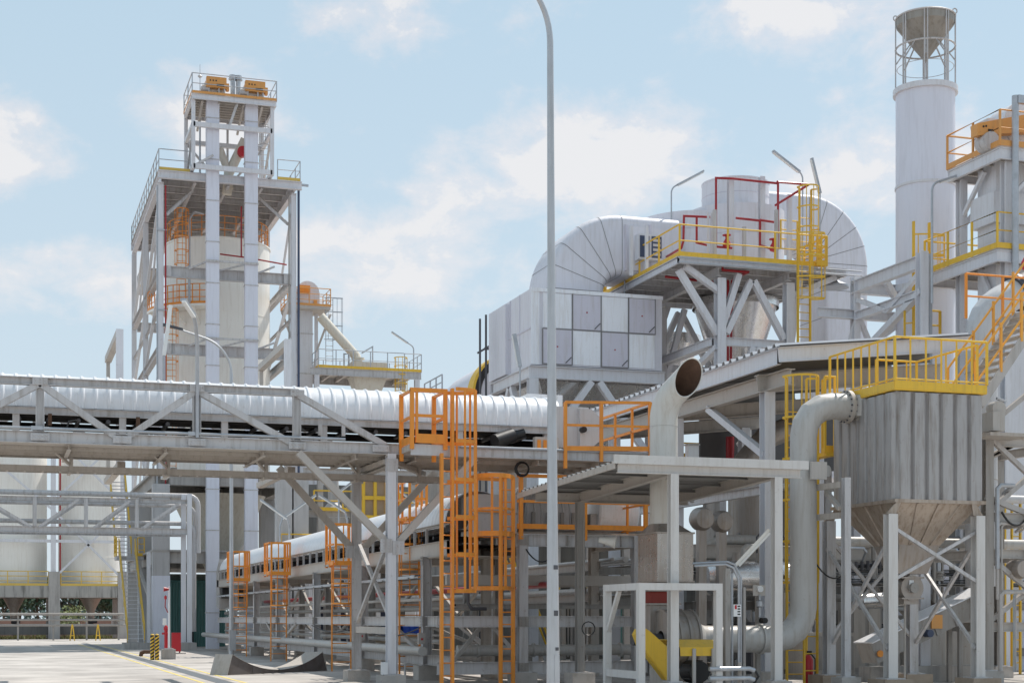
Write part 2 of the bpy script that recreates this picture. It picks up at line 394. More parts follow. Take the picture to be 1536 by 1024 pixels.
bg = N['Background']; wout = N['World Output']
sky = N.new('ShaderNodeTexSky'); sky.sky_type = 'NISHITA'; sky.sun_disc = False
sky.sun_elevation = SUN_EL; sky.sun_rotation = SUN_AZ; sky.air_density = 1.0; sky.dust_density = 0.8; sky.ozone_density = 1.0
bg.inputs['Strength'].default_value = 0.12
L.new(sky.outputs['Color'], bg.inputs['Color'])
# hazy daylight with soft cumulus banks, laid out by compass bearing and elevation
tc = N.new('ShaderNodeTexCoord')
sep = N.new('ShaderNodeSeparateXYZ'); L.new(tc.outputs['Generated'], sep.inputs['Vector'])
def mth(op, a, b=None, clamp=False):
    n = N.new('ShaderNodeMath'); n.operation = op; n.use_clamp = clamp
    for i, x in enumerate((a, b)):
        if x is None: continue
        if isinstance(x, (int, float)): n.inputs[i].default_value = x
        else: L.new(x, n.inputs[i])
    return n.outputs[0]
az = mth('ARCTAN2', sep.outputs['X'], sep.outputs['Y']); el = mth('ARCSINE', sep.outputs['Z'])
cmb = N.new('ShaderNodeCombineXYZ'); L.new(az, cmb.inputs[0]); L.new(mth('MULTIPLY', el, 1.5), cmb.inputs[1])
def nz(scale, det, rough, loc):
    mp = N.new('ShaderNodeMapping'); mp.inputs['Location'].default_value = loc; L.new(cmb.outputs[0], mp.inputs['Vector'])
    n = N.new('ShaderNodeTexNoise'); n.inputs['Scale'].default_value = scale; n.inputs['Detail'].default_value = det; n.inputs['Roughness'].default_value = rough; n.inputs['Distortion'].default_value = 0.2
    L.new(mp.outputs['Vector'], n.inputs['Vector']); return n.outputs['Fac']
n_big, n_det = nz(7.0, 3, 0.5, (0.31, 0.7, 0)), nz(22.0, 8, 0.62, (1.3, 0.2, 0))
# banks: bearing, elevation, half width, half height, weight (degrees)
BANKS = [(-0.6, 15.7, 3.4, 2.0, 0.95), (7.0, 17.6, 3.2, 1.9, 0.95), (20.6, 16.2, 6.5, 2.6, 1.0), (31.0, 15.5, 5.5, 2.6, 0.9), (14.0, 20.8, 6.0, 1.9, 0.85), (29.0, 20.4, 5.0, 2.0, 0.85), (16.0, 12.4, 9.0, 2.2, 0.8), (2.5, 11.5, 6.0, 1.6, 0.62), (-45, 17, 18, 4, 0.8), (75, 17, 22, 5, 0.85), (-140, 22, 30, 6, 0.8), (150, 22, 30, 6, 0.8)]
tot = None
for b_az, b_el, wa, we, wt in BANKS:
    dx = mth('DIVIDE', mth('SUBTRACT', az, R(b_az)), R(wa)); dy = mth('DIVIDE', mth('SUBTRACT', el, R(b_el)), R(we))
    g_ = mth('MULTIPLY', mth('EXPONENT', mth('MULTIPLY', mth('ADD', mth('MULTIPLY', dx, dx), mth('MULTIPLY', dy, dy)), -1.0)), wt)
    tot = g_ if tot is None else mth('MAXIMUM', tot, g_)
dens = mth('ADD', mth('MULTIPLY', tot, 0.50), mth('ADD', mth('MULTIPLY', mth('SUBTRACT', n_big, 0.5), 0.9), mth('MULTIPLY', mth('SUBTRACT', n_det, 0.5), 0.75)))
cr = N.new('ShaderNodeMapRange'); cr.interpolation_type = 'SMOOTHSTEP'
cr.inputs['From Min'].default_value = 0.16; cr.inputs['From Max'].default_value = 0.44; cr.inputs['To Max'].default_value = 0.95
L.new(dens, cr.inputs['Value'])
# clear part: the Nishita sky under a bright summer haze
veil = N.new('ShaderNodeMapRange'); veil.inputs['From Min'].default_value = 0.7; veil.inputs['From Max'].default_value = 0.0
veil.inputs['To Min'].default_value = 0.62; veil.inputs['To Max'].default_value = 0.93
L.new(sep.outputs['Z'], veil.inputs['Value'])
fac = mth('MAXIMUM', cr.outputs['Result'], veil.outputs['Result'])
hz = N.new('ShaderNodeMix'); hz.data_type = 'RGBA'
hz.inputs['A'].default_value = (0.66, 0.765, 0.845, 1); hz.inputs['B'].default_value = (0.585, 0.755, 0.865, 1)
hm = N.new('ShaderNodeMapRange'); hm.inputs['From Min'].default_value = 0.06; hm.inputs['From Max'].default_value = 0.36; L.new(sep.outputs['Z'], hm.inputs['Value']); L.new(hm.outputs['Result'], hz.inputs['Factor'])
cc = N.new('ShaderNodeMix'); cc.data_type = 'RGBA'
L.new(hz.outputs['Result'], cc.inputs['A']); cc.inputs['B'].default_value = (0.875, 0.868, 0.875, 1)
L.new(cr.outputs['Result'], cc.inputs['Factor'])
bg2 = N.new('ShaderNodeBackground'); bg2.inputs['Strength'].default_value = 1.0
L.new(cc.outputs['Result'], bg2.inputs['Color'])
ms = N.new('ShaderNodeMixShader'); L.new(fac, ms.inputs['Fac']); L.new(bg.outputs[0], ms.inputs[1]); L.new(bg2.outputs[0], ms.inputs[2])
L.new(ms.outputs[0], wout.inputs['Surface'])
# ---------------------------------------------------------------- ground
def ground_mat():
    m = bpy.data.materials.new('yard_concrete'); m.use_nodes = True; nt = m.node_tree; N = nt.nodes; L = nt.links; b = N['Principled BSDF']
    g = N.new('ShaderNodeNewGeometry')
    def noise(s, d, sc=(1,1,1)):
        mp = N.new('ShaderNodeMapping'); mp.inputs['Scale'].default_value = sc; L.new(g.outputs['Position'], mp.inputs['Vector'])
        n = N.new('ShaderNodeTexNoise'); n.inputs['Scale'].default_value = s; n.inputs['Detail'].default_value = d; n.inputs['Roughness'].default_value = 0.6; L.new(mp.outputs['Vector'], n.inputs['Vector']); return n.outputs['Fac']
    r = N.new('ShaderNodeValToRGB'); r.color_ramp.elements[0].color = (0.33, 0.30, 0.275, 1); r.color_ramp.elements[1].color = (0.58, 0.535, 0.49, 1)
    r.color_ramp.elements[0].position = 0.35; r.color_ramp.elements[1].position = 0.65
    L.new(noise(0.35, 8), r.inputs['Fac'])
    st = N.new('ShaderNodeMapRange'); st.inputs['From Min'].default_value = 0.55; st.inputs['From Max'].default_value = 0.75; st.inputs['To Max'].default_value = 0.75
    L.new(noise(0.8, 7, (0.25, 1.5, 1)), st.inputs['Value'])
    mx = N.new('ShaderNodeMix'); mx.data_type = 'RGBA'; L.new(st.outputs['Result'], mx.inputs['Factor']); L.new(r.outputs['Color'], mx.inputs['A']); mx.inputs['B'].default_value = (0.27, 0.235, 0.21, 1)
    br = N.new('ShaderNodeTexBrick'); br.offset = 0; br.inputs['Scale'].default_value = 1; br.inputs['Mortar Size'].default_value = 0.035; br.inputs['Brick Width'].default_value = 6; br.inputs['Row Height'].default_value = 6
    L.new(g.outputs['Position'], br.inputs['Vector'])
    br.inputs['Color1'].default_value = (1,1,1,1); br.inputs['Color2'].default_value = (0.9,0.9,0.9,1); br.inputs['Mortar'].default_value = (0.35,0.33,0.3,1)
    m2 = N.new('ShaderNodeMix'); m2.data_type = 'RGBA'; m2.blend_type = 'MULTIPLY'; m2.inputs['Factor'].default_value = 0.8
    L.new(mx.outputs['Result'], m2.inputs['A']); L.new(br.outputs['Color'], m2.inputs['B'])
    def layer(src, fac, col):
        m_ = N.new('ShaderNodeMix'); m_.data_type = 'RGBA'; L.new(fac, m_.inputs['Factor']); L.new(src, m_.inputs['A']); m_.inputs['B'].default_value = (*col, 1); return m_.outputs['Result']
    def rng(src, a, b_, hi):
        r_ = N.new('ShaderNodeMapRange'); r_.inputs['From Min'].default_value = a; r_.inputs['From Max'].default_value = b_; r_.inputs['To Max'].default_value = hi; L.new(src, r_.inputs['Value']); return r_.outputs['Result']
    o_ = layer(m2.outputs['Result'], rng(noise(0.55, 3, (1, 1, 1)), 0.64, 0.70, 0.55), (0.13, 0.115, 0.10))          # oil and water stains
    o_ = layer(o_, rng(noise(1.2, 5, (0.05, 3.2, 1)), 0.60, 0.66, 0.45), (0.17, 0.15, 0.135))                       # tyre tracks along the road
    o_ = layer(o_, rng(noise(3.5, 8), 0.62, 0.72, 0.4), (0.62, 0.57, 0.50))                                        # spilled dust
    L.new(o_, b.inputs['Base Color']); b.inputs['Roughness'].default_value = 0.8
    bp = N.new('ShaderNodeBump'); bp.inputs['Strength'].default_value = 0.15; bp.inputs['Distance'].default_value = 0.01; L.new(noise(20, 4), bp.inputs['Height']); L.new(bp.outputs['Normal'], b.inputs['Normal'])
    return m
M['yard'] = ground_mat()
struct(MB().add([(-1500,-300,-0.30),(3000,-300,-0.30),(3000,4000,-0.30),(-1500,4000,-0.30)], [(0,1,2,3)]), 'ground', 'earth')
struct(MB().bx(-120, 120, -40, 136, -0.4, 0.0), 'concrete_yard', 'yard')
# ================================================================ conveyor gallery crossing the yard
def n_rows(a, b, s):
    n = max(1, round(abs(b-a)/s)); return [a+(b-a)*k/n for k in range(n+1)]
def hood_mesh(p, q, r, zc, zb, step, axis='x', rib=0.022, nseg=18):
    """corrugated half-round conveyor hood, lapped sheets; p..q along axis"""
    mb = MB()
    (ax0, o), (ax1, _) = p, q
    n = round(abs(ax1-ax0)/step); prof = []
    for k in range(n):
        a = ax0+(ax1-ax0)*k/n; d = (ax1-ax0)/n
        prof += [(a, 0.0), (a+d*0.10, rib), (a+d*0.22, rib), (a+d*0.34, 0.0)]
    prof.append((ax1, 0.0))
    ring = [(-r, zb-zc)]+[(-r*math.cos(math.pi*j/nseg), r*math.sin(math.pi*j/nseg)) for j in range(nseg+1)]+[(r, zb-zc)]
    m = len(ring); vs = []; fs = []
    for a, e in prof:
        for x, z in ring:
            L_ = math.hypot(x, max(z, 0)) or 1
            xx = x*(1+e/L_); zz = z*(1+e/L_) if z > 0 else z
            vs.append((a, o+xx, zc+zz) if axis == 'x' else (o+xx, a, zc+zz))
    for i in range(len(prof)-1):
        for j in range(m-1): fs.append((i*m+j, i*m+j+1, (i+1)*m+j+1, (i+1)*m+j))
    return mb.add(vs, fs)
YF, YK, YH = 38.2, 41.5, 39.9
g = lambda px: xa(px, YF)
gal = thing('conveyor_gallery', 'long grey truss gallery carrying a white ribbed belt conveyor across the left of the yard', 'conveyor', (g(300), YF, 0))
XL, XE, XR = -14.0, g(585), xa(985, YF)
zt, zb = 7.19, 5.90
for Y in (YF, YK):
    MB().ibeam((XL, Y, zt), (g(447), Y, zt), 0.18, 0.18).build('top_chord', 'steel', gal)
    MB().chan((XL, Y, zb), (XR, Y, zb), 0.09 if Y == YF else -0.09, 0.27).build('bottom_chord', 'steel_dusty' if Y == YK else 'steel', gal)
    for px in (-300, -150, 60, 295, 445):
        MB().ibeam((g(px), Y, zb+0.13), (g(px), Y, zt-0.09), 0.17, 0.19, up=(1,0,0)).build('truss_post', 'steel', gal)
    for a, b in ((60, -75), (60, 172), (295, 192), (295, 435), (447, 578)):
        MB().ibeam((g(a), Y, zt-0.05), (g(b), Y, zb+0.08), 0.15, 0.15, up=(0,1,0)).build('truss_diagonal', 'steel', gal)
    for px in (60, 183, 295, 445, 570):   # bolted gusset plates on the nodes
        bolted(gal, (g(px), Y-0.102 if Y == YF else Y+0.102, zb+0.0), 0.42, 0.17, 'steel', 'y', 4, 2, name='gusset')
        if px not in (183, 570): bolted(gal, (g(px), Y-0.1, zt-0.01), 0.34, 0.16, 'steel', 'y', 3, 2, name='gusset')
    for px in (-90, 24, 120, 240, 360, 400, 500, 640, 720, 780, 880, 930):
        MB().bx(g(px)-0.006, g(px)+0.006, Y-0.0 if Y == YF else Y-0.09, Y+0.09 if Y == YF else Y, zb-0.12, zb+0.12).build('web_stiffener', 'steel', gal)
# floor: soffit plates with stiffening folds, cross joists and edge pipe
fl = MB(); fl.bx(XL, XR, YF+0.06, YK-0.06, 5.77, 5.79); fl.build('floor_plate', 'steel_dusty', gal)
for Y in (38.9, 39.6, 40.3, 40.9):
    MB().ang((XL, Y, 5.765), (XR, Y, 5.765), -0.09).build('floor_stringer', 'steel_dusty', gal)
for px in (-40, 104, 250, 397, 535, 625, 720, 810, 900):
    X = g(px)
    MB().ibeam((X, YF+0.1, 5.70), (X, YK-0.1, 5.70), 0.10, 0.13).build('joist', 'steel_dusty', gal)
MB().tube([(XL, YF-0.07, 6.10), (g(517), YF-0.07, 6.10)], 0.035, 8).build('edge_pipe', 'galv', gal, True)
MB().tube([(g(690), YF-0.07, 6.02), (XR, YF-0.07, 6.02)], 0.035, 8).build('edge_pipe', 'galv', gal, True)
for px in (-60, 55, 290):
    MB().cb((g(px), YF-0.075, 6.10), (0.26, 0.10, 0.09)).build('junction_box', 'galv', gal)
# belt conveyor on the gallery
hd = hood_mesh((XL, YH), (xa(829, YH), YH), 0.66, 6.92, 6.74, 0.305, rib=0.03).build('hood', 'hood', gal, True)
for Y in (YH-0.70, YH+0.70):
    MB().chan((XL, Y, 6.63), (xa(838, Y), Y, 6.63), 0.07, 0.17).build('stringer', 'steel', gal)
    for px in (-130, 24, 184, 337, 486, 690, 820):
        X = xa(px, Y)
        MB().chan((X, Y-0.02, 5.80), (X, Y-0.02, 6.70), 0.13, 0.16, up=(1,0,0)).build('stringer_leg', 'steel', gal)
bb = MB(); bb.bx(XL, xa(850, YH), YH-0.50, YH+0.50, 6.52, 6.54)
bb.add([(XL,YH-0.62,6.62),(xa(850,YH),YH-0.62,6.62),(xa(850,YH),YH-0.40,6.50),(XL,YH-0.40,6.50)],[(0,1,2,3)])
bb.bx(XL, xa(850, YH), YH-0.5, YH+0.5, 6.15, 6.17)
bb.build('belt', 'belt', gal)
MB().bx(XL, xa(600, YH), YH+0.9, YH+0.94, 6.14, 6.32).build('cable_duct', 'hood', gal)
MB().bx(XL, xa(830, YH), YH+0.55, YH+0.6, 6.32, 6.50).build('belt_guard', 'belt', gal)
for px in range(-60, 830, 44):
    X = xa(px, YH); MB().cyl((X, YH-0.6, 6.45), (X, YH+0.6, 6.45), 0.055, n=8).build('idler', 'dark_metal', gal, True)
for px in (75, 207, 480, 515):
    X = xa(px, YH-0.85); b = MB(); b.cb((X, YH-0.85, 6.42), (0.09, 0.07, 0.28)); b.build('bracket', 'rust' if px in (75, 207) else 'steel', gal)
for px in (100, 285, 440):
    X = xa(px, YF); c = MB()
    c.tube([(X, YF+0.1, 6.12), (X+0.05, YF+0.1, 6.3), (X+0.22, YF+0.12, 6.34), (X+0.3, YF+0.15, 6.3)], 0.018, 6); c.build('cable', 'black', gal, True)
# head end: rectangular casing, octagonal discharge chute, cap of the hood
hx0, hx1, hx2 = xa(832, 39.1), xa(867, 39.1), xa(902, 39.1)
MB().bx(hx0, hx1+0.3, 39.1, 40.7, 6.2, 7.28).build('head_casing', 'hood_grey', gal)
zz = lambda py: za(py, hx1, 39.0)
oc = [(hx1, zz(612)), (xa(886,39), zz(613)), (hx2, zz(629)), (hx2, zz(655)), (xa(889,39), zz(669)), (hx1, zz(671))]
MB().slab([(x, 38.95, z) for x, z in oc], (0, 1.9, 0)).build('discharge_chute', 'hood_grey', gal)
MB().cyl((xa(874,38.9), 38.78, zz(645)), (xa(874,38.9), 38.95, zz(645)), 0.08, n=14).build('bearing', 'black', gal, True)
MB().bx(xa(790,41), xa(842,41), 40.9, 41.5, 6.9, za(592, xa(815,41), 41)).build('drive_cover', 'hood', gal)
mo = MB(); mo.cyl((xa(742,39), 39.0, 6.28), (xa(772,39), 39.2, 6.48), 0.19, n=14); mo.cyl((xa(770,39), 39.2, 6.46), (xa(790,39), 39.2, 6.55), 0.12, n=12)
mo.build('belt_scraper', 'black', gal, True)
MB().bx(xa(803,38.8), xa(838,38.8), 38.8, 39.0, 5.95, 6.42).build('motor_guard', 'steel_warm', gal)
for px in (806, 815): MB().bx(xa(px,38.78), xa(px+5,38.78), 38.76, 38.79, 6.02, 6.34).build('guard_plate', 'orange', gal)
# hung cable tray below the floor
tr = thing('cable_tray', 'dusty ladder type cable tray hung in brackets below the gallery floor', 'cable tray', (g(200), 40.6, 5.3))
t0 = MB()
for Y in (40.45, 40.85): t0.bx(XL, xa(660, Y), Y-0.012, Y+0.012, 5.31, 5.46)
for X in n_rows(XL, xa(655, 40.6), 0.42): t0.bx(X-0.03, X+0.03, 40.43, 40.87, 5.32, 5.35)
t0.build('tray', 'steel_dusty', tr)
cb_ = MB()
for Y, r_ in ((40.52,.03),(40.6,.024),(40.68,.03),(40.76,.024)): cb_.tube([(XL,Y,5.38),(xa(655,Y),Y,5.38)], r_, 6)
cb_.build('cables', 'dark_metal', tr, True)
for px in (104, 250, 397, 535, 627):
    X = xa(px, 40.4); MB().ang((X, 40.40, 5.26), (X, 40.40, 5.80), 0.09, up=(1,0,0)).build('hanger', 'steel_dusty', tr)
    MB().bar((X, 40.35, 5.29), (X, 40.95, 5.29), 0.08, 0.05).build('cross_arm', 'steel_dusty', tr)
    MB().bar((X-0.35, 39.9, 5.74), (X, 40.4, 5.5), 0.06, 0.06).build('stay', 'steel_dusty', tr)
# coil of cable under the head end
cl = MB()
for k in range(3): cl.ring((xa(784,38.6), 38.6+0.03*k, za(703, xa(784,38.6), 38.6)), 0.16+0.015*k, 0.02, 14, 'y')
cl.tube([(xa(787,38.6), 38.6, za(690, xa(787,38.6), 38.6)), (xa(789,38.6), 38.6, 5.78)], 0.02, 6)
solo(cl, 'cable_coil', 'coil of black cable dangling under the right part of the gallery floor', 'cable', 'black', True)
# ---------------------------------------------------------------- trestle below the gallery's joint
XT = g(586)
tre = thing('support_trestle', 'pale steel trestle with splayed knee braces and crossed rods holding up the gallery', 'trestle', (XT, 39.8, 0))
YB = ya(535, XT)
YB = min(YB, 42.4)
for Y, top in ((YF-0.02, 5.78), (YB, 5.7)):
    MB().ibeam((XT, Y, 0.33), (XT, Y, top), 0.22, 0.24, up=(0,1,0)).build('column', 'steel_pale' if Y < 40 else 'steel', tre)
    footing(tre, XT, Y, 0.30, 0.62)
    zk = 3.55
    MB().ibeam((g(447) if Y < 40 else xa(418, Y), Y, 5.74), (XT-0.08, Y, zk), 0.17, 0.17, up=(0,1,0)).build('knee_brace', 'steel_warm' if Y < 40 else 'steel_dusty', tre)
    MB().ibeam((xa(712, Y) if Y < 40 else xa(652, Y), Y, 5.74), (XT+0.1, Y, zk-0.05), 0.17, 0.17, up=(0,1,0)).build('knee_brace', 'steel_warm' if Y < 40 else 'steel_dusty', tre)
for Y in (YF-0.02, YB):
    bolted(tre, (XT-0.15, Y-0.135, 3.5), 0.30, 0.34, 'steel', 'y', 2, 4, name='knee_plate'); bolted(tre, (XT+0.16, Y-0.135, 3.45), 0.30, 0.34, 'steel', 'y', 2, 4, name='knee_plate')
    bolted(tre, (XT, Y-0.14, 5.5), 0.30, 0.3, 'steel', 'y', 2, 3, name='cap_plate')
MB().tube([(XT+0.14, YF-0.1, 0.3), (XT+0.14, YF-0.1, 5.6)], 0.018, 6).build('conduit', 'galv', tre, True)
MB().bx(XT-0.26, XT-0.12, YF-0.2, YF-0.02, 0.32, 0.62).build('socket_box', 'white', tre)
MB().bar((XT, YF, 3.75), (XT, YB, 1.55), 0.09, 0.09).build('cross_rod', 'steel', tre)
MB().bar((XT+0.05, YB, 3.75), (XT+0.05, YF, 1.55), 0.09, 0.09).build('cross_rod', 'steel', tre)
MB().bar((XT, YF, 1.40), (XT, YB, 1.40), 0.12, 0.17).build('strut', 'steel_warm', tre)
MB().ibeam((XT, YF, 5.60), (XT, YB, 5.60), 0.2, 0.26).build('cap_beam', 'steel_dusty', tre)
MB().bar((XT-0.1, YF+0.1, 5.6), (xa(540,41), 41.3, 5.6), 0.12).build('plan_brace', 'steel_dusty', tre)
MB().bar((XT+0.1, YF+0.1, 5.6), (xa(640,41), 41.3, 5.6), 0.12).build('plan_brace', 'steel_dusty', tre)
# ---------------------------------------------------------------- orange gate platform with caged ladder on the gallery's near side
YP = 37.1
x0, x1 = xa(617, YP), xa(667, YP)
lp = thing('access_platform', 'orange gated landing with the tallest caged ladder, fixed to the near side of the gallery', 'ladder', (x1, YP, 0))
MB().bx(x0, x1, YP, YF-0.05, 5.78, 5.93).build('deck', 'steel_dusty', lp)
MB().bx(x0-0.02, x1+0.02, YP-0.02, YP, 5.66, 5.92).build('deck_edge', 'hood_grey', lp)
fr = MB()
for X in (x0, x1): fr.bx(X-0.05, X+0.05, YP-0.09, YP-0.02, 5.80, 7.26)
fr.bx(x0+0.09, x0+0.15, YP-0.09, YP-0.03, 5.95, 7.22)
fr.bx(x0-0.05, x1+0.05, YP-0.091, YP-0.019, 7.18, 7.28); fr.bx(x0, x1, YP-0.08, YP-0.03, 6.58, 6.65); fr.bx(x0+0.1, x1, YP-0.10, YP-0.03, 5.95, 6.17)
fr.build('gate', 'orange', lp)
sd_ = MB()
for X in (x0, x1):
    sd_.bx(X-0.03, X+0.03, YP, YF-0.1, 7.19, 7.25); sd_.bx(X-0.03, X+0.03, YP, YF-0.1, 6.55, 6.61); sd_.bx(X-0.02, X+0.02, YP, YF-0.1, 5.95, 6.12)
    sd_.bx(X-0.05, X+0.05, YF-0.14, YF-0.06, 5.6, 7.25)
sd_.build('side_rail', 'orange', lp)
lx0, lx1 = xa(659, YP), xa(675, YP)
for X, top in ((lx0, 5.70), (lx1, 7.28)):
    MB().bx(X-0.034, X+0.034, YP-0.27, YP-0.13, 0, top).build('stringer', 'orange', lp)
for k in range(1, 19):
    z = k*0.31
    MB().tube([(lx0, YP-0.2, z), (lx1, YP-0.2, z)], 0.017, 5).build('rung', 'orange', lp)
cx_ = lx1; T = [-math.pi/2+math.pi*k/10 for k in range(11)]
for z in (2.37, 3.25, 4.15, 5.05, 5.98, 7.22):
    h_ = MB(); pts = [(cx_+0.60*math.cos(t), YP-0.2+0.38*math.sin(t), z) for t in T]
    pts = [(cx_-0.02, YP-0.58, z)]+pts+[(cx_-0.02, YP+0.18, z)]
    for a, b in zip(pts, pts[1:]): h_.bar(a, b, 0.014, 0.09)
    h_.build('cage_hoop', 'orange', lp)
for t in (-1.2, -0.55, 0.0, 0.55, 1.2):
    X, Y = cx_+0.60*math.cos(t), YP-0.2+0.38*math.sin(t)
    MB().bx(X-0.026, X+0.026, Y-0.012, Y+0.012, 2.37, 7.26).build('cage_bar', 'orange', lp)
# yellowish guardrail round the gallery's head end
gr = thing('guardrail', 'square orange guardrail with sloping rails beside the white octagonal head chute', 'guardrail', (xa(910, YF), YF, 5.9))
r0 = MB(); ga, gb = xa(848, YF-0.1), xa(975, YF-0.1); yk = YF-0.1
for X in (ga, gb, xa(902, yk)+0.0): r0.bx(X-0.04, X+0.04, yk-0.04, yk+0.04, 5.75 if X != ga else 5.55, za(603, X, yk))
r0.bar((ga, yk, za(603, ga, yk)), (gb, yk, za(604, gb, yk)), 0.07); r0.bar((ga, yk, za(637, ga, yk)), (gb, yk, za(640, gb, yk)), 0.06)
r0.bar((ga, yk, za(672, ga, yk)), (gb, yk, za(673, gb, yk)), 0.05, 0.12)
r0.build('near_rail', 'orange', gr)
r1 = MB(); ye = ya(902, gb)
for z in (604, 640, 672): r1.bar((gb, yk, za(z, gb, yk)), (gb, ye, za(z, gb, yk)), 0.06)
for f_ in (0.35, 0.7, 1.0): r1.bar((gb, yk+(ye-yk)*f_, 5.9), (gb, yk+(ye-yk)*f_, za(604, gb, yk)), 0.06)
r1.build('end_rail', 'orange', gr)
# ---------------------------------------------------------------- tall tapered street lamp in front
XP, YPOL = xa(830, 28.0), 28.0
lam = thing('street_lamp', 'tall tapered galvanised lamp post with curved arm in front of the plant', 'street lamp', (XP, YPOL, 0))
zc_ = za(16, XP, YPOL)
def lampx(z): return XP-0.005*z
pts = [(lampx(0), YPOL, 0), (lampx(4), YPOL, 4), (lampx(8), YPOL, 8), (lampx(zc_-0.6), YPOL, zc_-0.6)]; rs = [0.130, 0.098, 0.075, 0.060]
for k in range(1, 13):
    t = k/12*1.15
    pts.append((lampx(zc_)-1.5*(1-math.cos(t)), YPOL, zc_-0.6+1.5*math.sin(t))); rs.append(0.058-0.001*k)
e = Vector(pts[-1]); pts.append(e+Vector((-1.2, 0, 0.45))); rs.append(0.045)
MB().tube(pts, rs, 20).build('pole', 'lamp_pole', lam, True)
lh = MB(); e2 = Vector(pts[-1])
lh.loft([e2+Vector((0.1,-.1,-.04)), e2+Vector((0.1,.1,-.04)), e2+Vector((0.1,.1,.06)), e2+Vector((0.1,-.1,.06))], [e2+Vector((-.7,-.14,.12)), e2+Vector((-.7,.14,.12)), e2+Vector((-.7,.1,.22)), e2+Vector((-.7,-.1,.22))])
lh.build('lamp_head', 'galv', lam)
dr = MB(); dr.bx(XP-0.02, XP+0.075, YPOL-0.139, YPOL-0.10, 0.45, 1.02); dr.build('door', 'lamp_pole', lam)
MB().bx(XP+0.0, XP+0.06, YPOL-0.135, YPOL-0.10, 1.10, 1.16).build('label_plate', 'dark_metal', lam)

for z, w_ in ((1.75, 0.10), (2.62, 0.08)):
    MB().bx(lampx(z)-0.02, lampx(z)+0.06, YPOL-0.127, YPOL-0.10, z, z+w_).build('sticker', 'dark_metal', lam)
MB().lathe([(0.13,0.03),(0.26,0.03),(0.26,0.0),(0.13,0.0)], (XP, YPOL, 0), 24).build('base_flange', 'lamp_pole', lam)
for z in (4.4, 8.6): MB().lathe([(0.0,-.03),(0.103-0.0052*z*0.9,-.03),(0.103-0.0052*z*0.9,.03),(0,.03)], (lampx(z), YPOL, z), 20).build('weld_collar', 'lamp_pole', lam, True)
# ================================================================ tower with the elevators (left)
YT0, YT1, YT2 = 90.7, 100.0, 108.6
TX0, TX1 = xa(241, YT0), xa(440, YT0)
ZC, Z1, Z2, ZD = 9.85, 16.9, 21.25, 26.85
tw = thing('silo_tower_frame', 'tallest open steel tower frame around the big cream silo, on concrete legs', 'steel tower', (TX0, YT0, 0))
for X in (TX0, TX1):
    for Y in (YT0, YT1, YT2):
        cw = 0.46
        MB().bx(X-cw, X+cw, Y-cw, Y+cw, 0, ZC-0.6).build('concrete_leg', 'concrete_pale', tw)
        if X == TX0 and Y == YT0: MB().bx(X-cw-0.012, X+cw+0.012, Y-cw-0.012, Y+cw+0.012, 0, 4.1).build('painted_band', 'stackw', tw)
        MB().ibeam((X, Y, ZC), (X, Y, ZD-0.7), 0.30, 0.32, up=(0,1,0), t=0.03).build('column', 'steel_pale', tw)
for z in (5.15, ZC-0.3):
    for Y in (YT0, YT1, YT2): MB().bx(TX0+0.46, TX1-0.46, Y-0.3, Y+0.3, z-0.33, z+0.3).build('concrete_beam', 'concrete', tw)
    for X in (TX0, TX1): MB().bx(X-0.3, X+0.3, YT0+0.46, YT2-0.46, z-0.331, z+0.301).build('concrete_beam', 'concrete', tw)
MB().bx(TX0-0.5, TX1+0.5, YT0-0.5, YT2+0.5, ZC, ZC+0.12).build('concrete_slab', 'concrete', tw)
MB().bx(TX0-0.5, TX1+0.5, YT0-0.5, YT2+0.5, 5.46, 5.56).build('concrete_slab', 'concrete', tw)
for z in (Z1, Z2):
    for Y in (YT0, YT2): MB().ibeam((TX0+0.2, Y, z), (TX1-0.2, Y, z), 0.3, 0.62, t=0.03).build('beam', 'steel', tw)
    for X in (TX0, TX1): MB().ibeam((X, YT0+0.2, z), (X, YT2-0.2, z), 0.3, 0.45, t=0.03).build('beam', 'steel', tw)
def brace(p, q, m='steel_pale', w=0.17): MB().bar(p, q, w, w*0.8).build('brace', m, tw)
for X in (TX0, TX1):
    for (ya_, yb_) in ((YT0, YT1), (YT1, YT2)):
        for k, (za_, zb_) in enumerate(((ZC, Z1), (Z1, Z2), (Z2, ZD-0.7))):
            if k == 1 or X == TX0: brace((X, yb_, za_+0.3), (X, ya_, zb_-0.3))
            if k != 1: brace((X, ya_, zb_-0.3), (X, (ya_+yb_)/2, za_+0.3), w=0.12)
            if k == 0: brace((X, yb_, zb_-0.3), (X, ya_, za_+0.3), w=0.13)
    for Y in (YT1,): MB().ibeam((X, YT0, 19.1), (X, YT2, 19.1), 0.12, 0.16).build('girt', 'steel', tw)
# main deck: edge girders, joists under a checker plate
dk = MB(); dk.bx(TX0-0.2, TX1+0.4, YT0-0.5, YT2+0.2, ZD-0.03, ZD); dk.build('deck_plate', 'steel_warm', tw)
for Y in (YT0-0.45, YT2): MB().ibeam((TX0-0.2, Y, ZD-0.26), (TX1+0.4, Y, ZD-0.26), 0.3, 0.44, t=0.03).build('edge_girder', 'steel_pale', tw)
for X in (TX0, TX1): MB().ibeam((X, YT0-0.3, ZD-0.38), (X, YT2, ZD-0.38), 0.3, 0.6, t=0.03).build('edge_girder', 'steel_pale', tw)
for k in range(1, 12):
    Y = YT0+(YT2-YT0)*k/12; MB().ibeam((TX0+0.16, Y, ZD-0.2), (TX1-0.16, Y, ZD-0.2), 0.16, 0.3).build('joist', 'steel', tw)
for k in (1, 2, 3): 
    X = TX0+(TX1-TX0)*k/4; MB().ibeam((X, YT0-0.3, ZD-0.48), (X, YT2, ZD-0.48), 0.16, 0.2).build('joist', 'steel', tw)
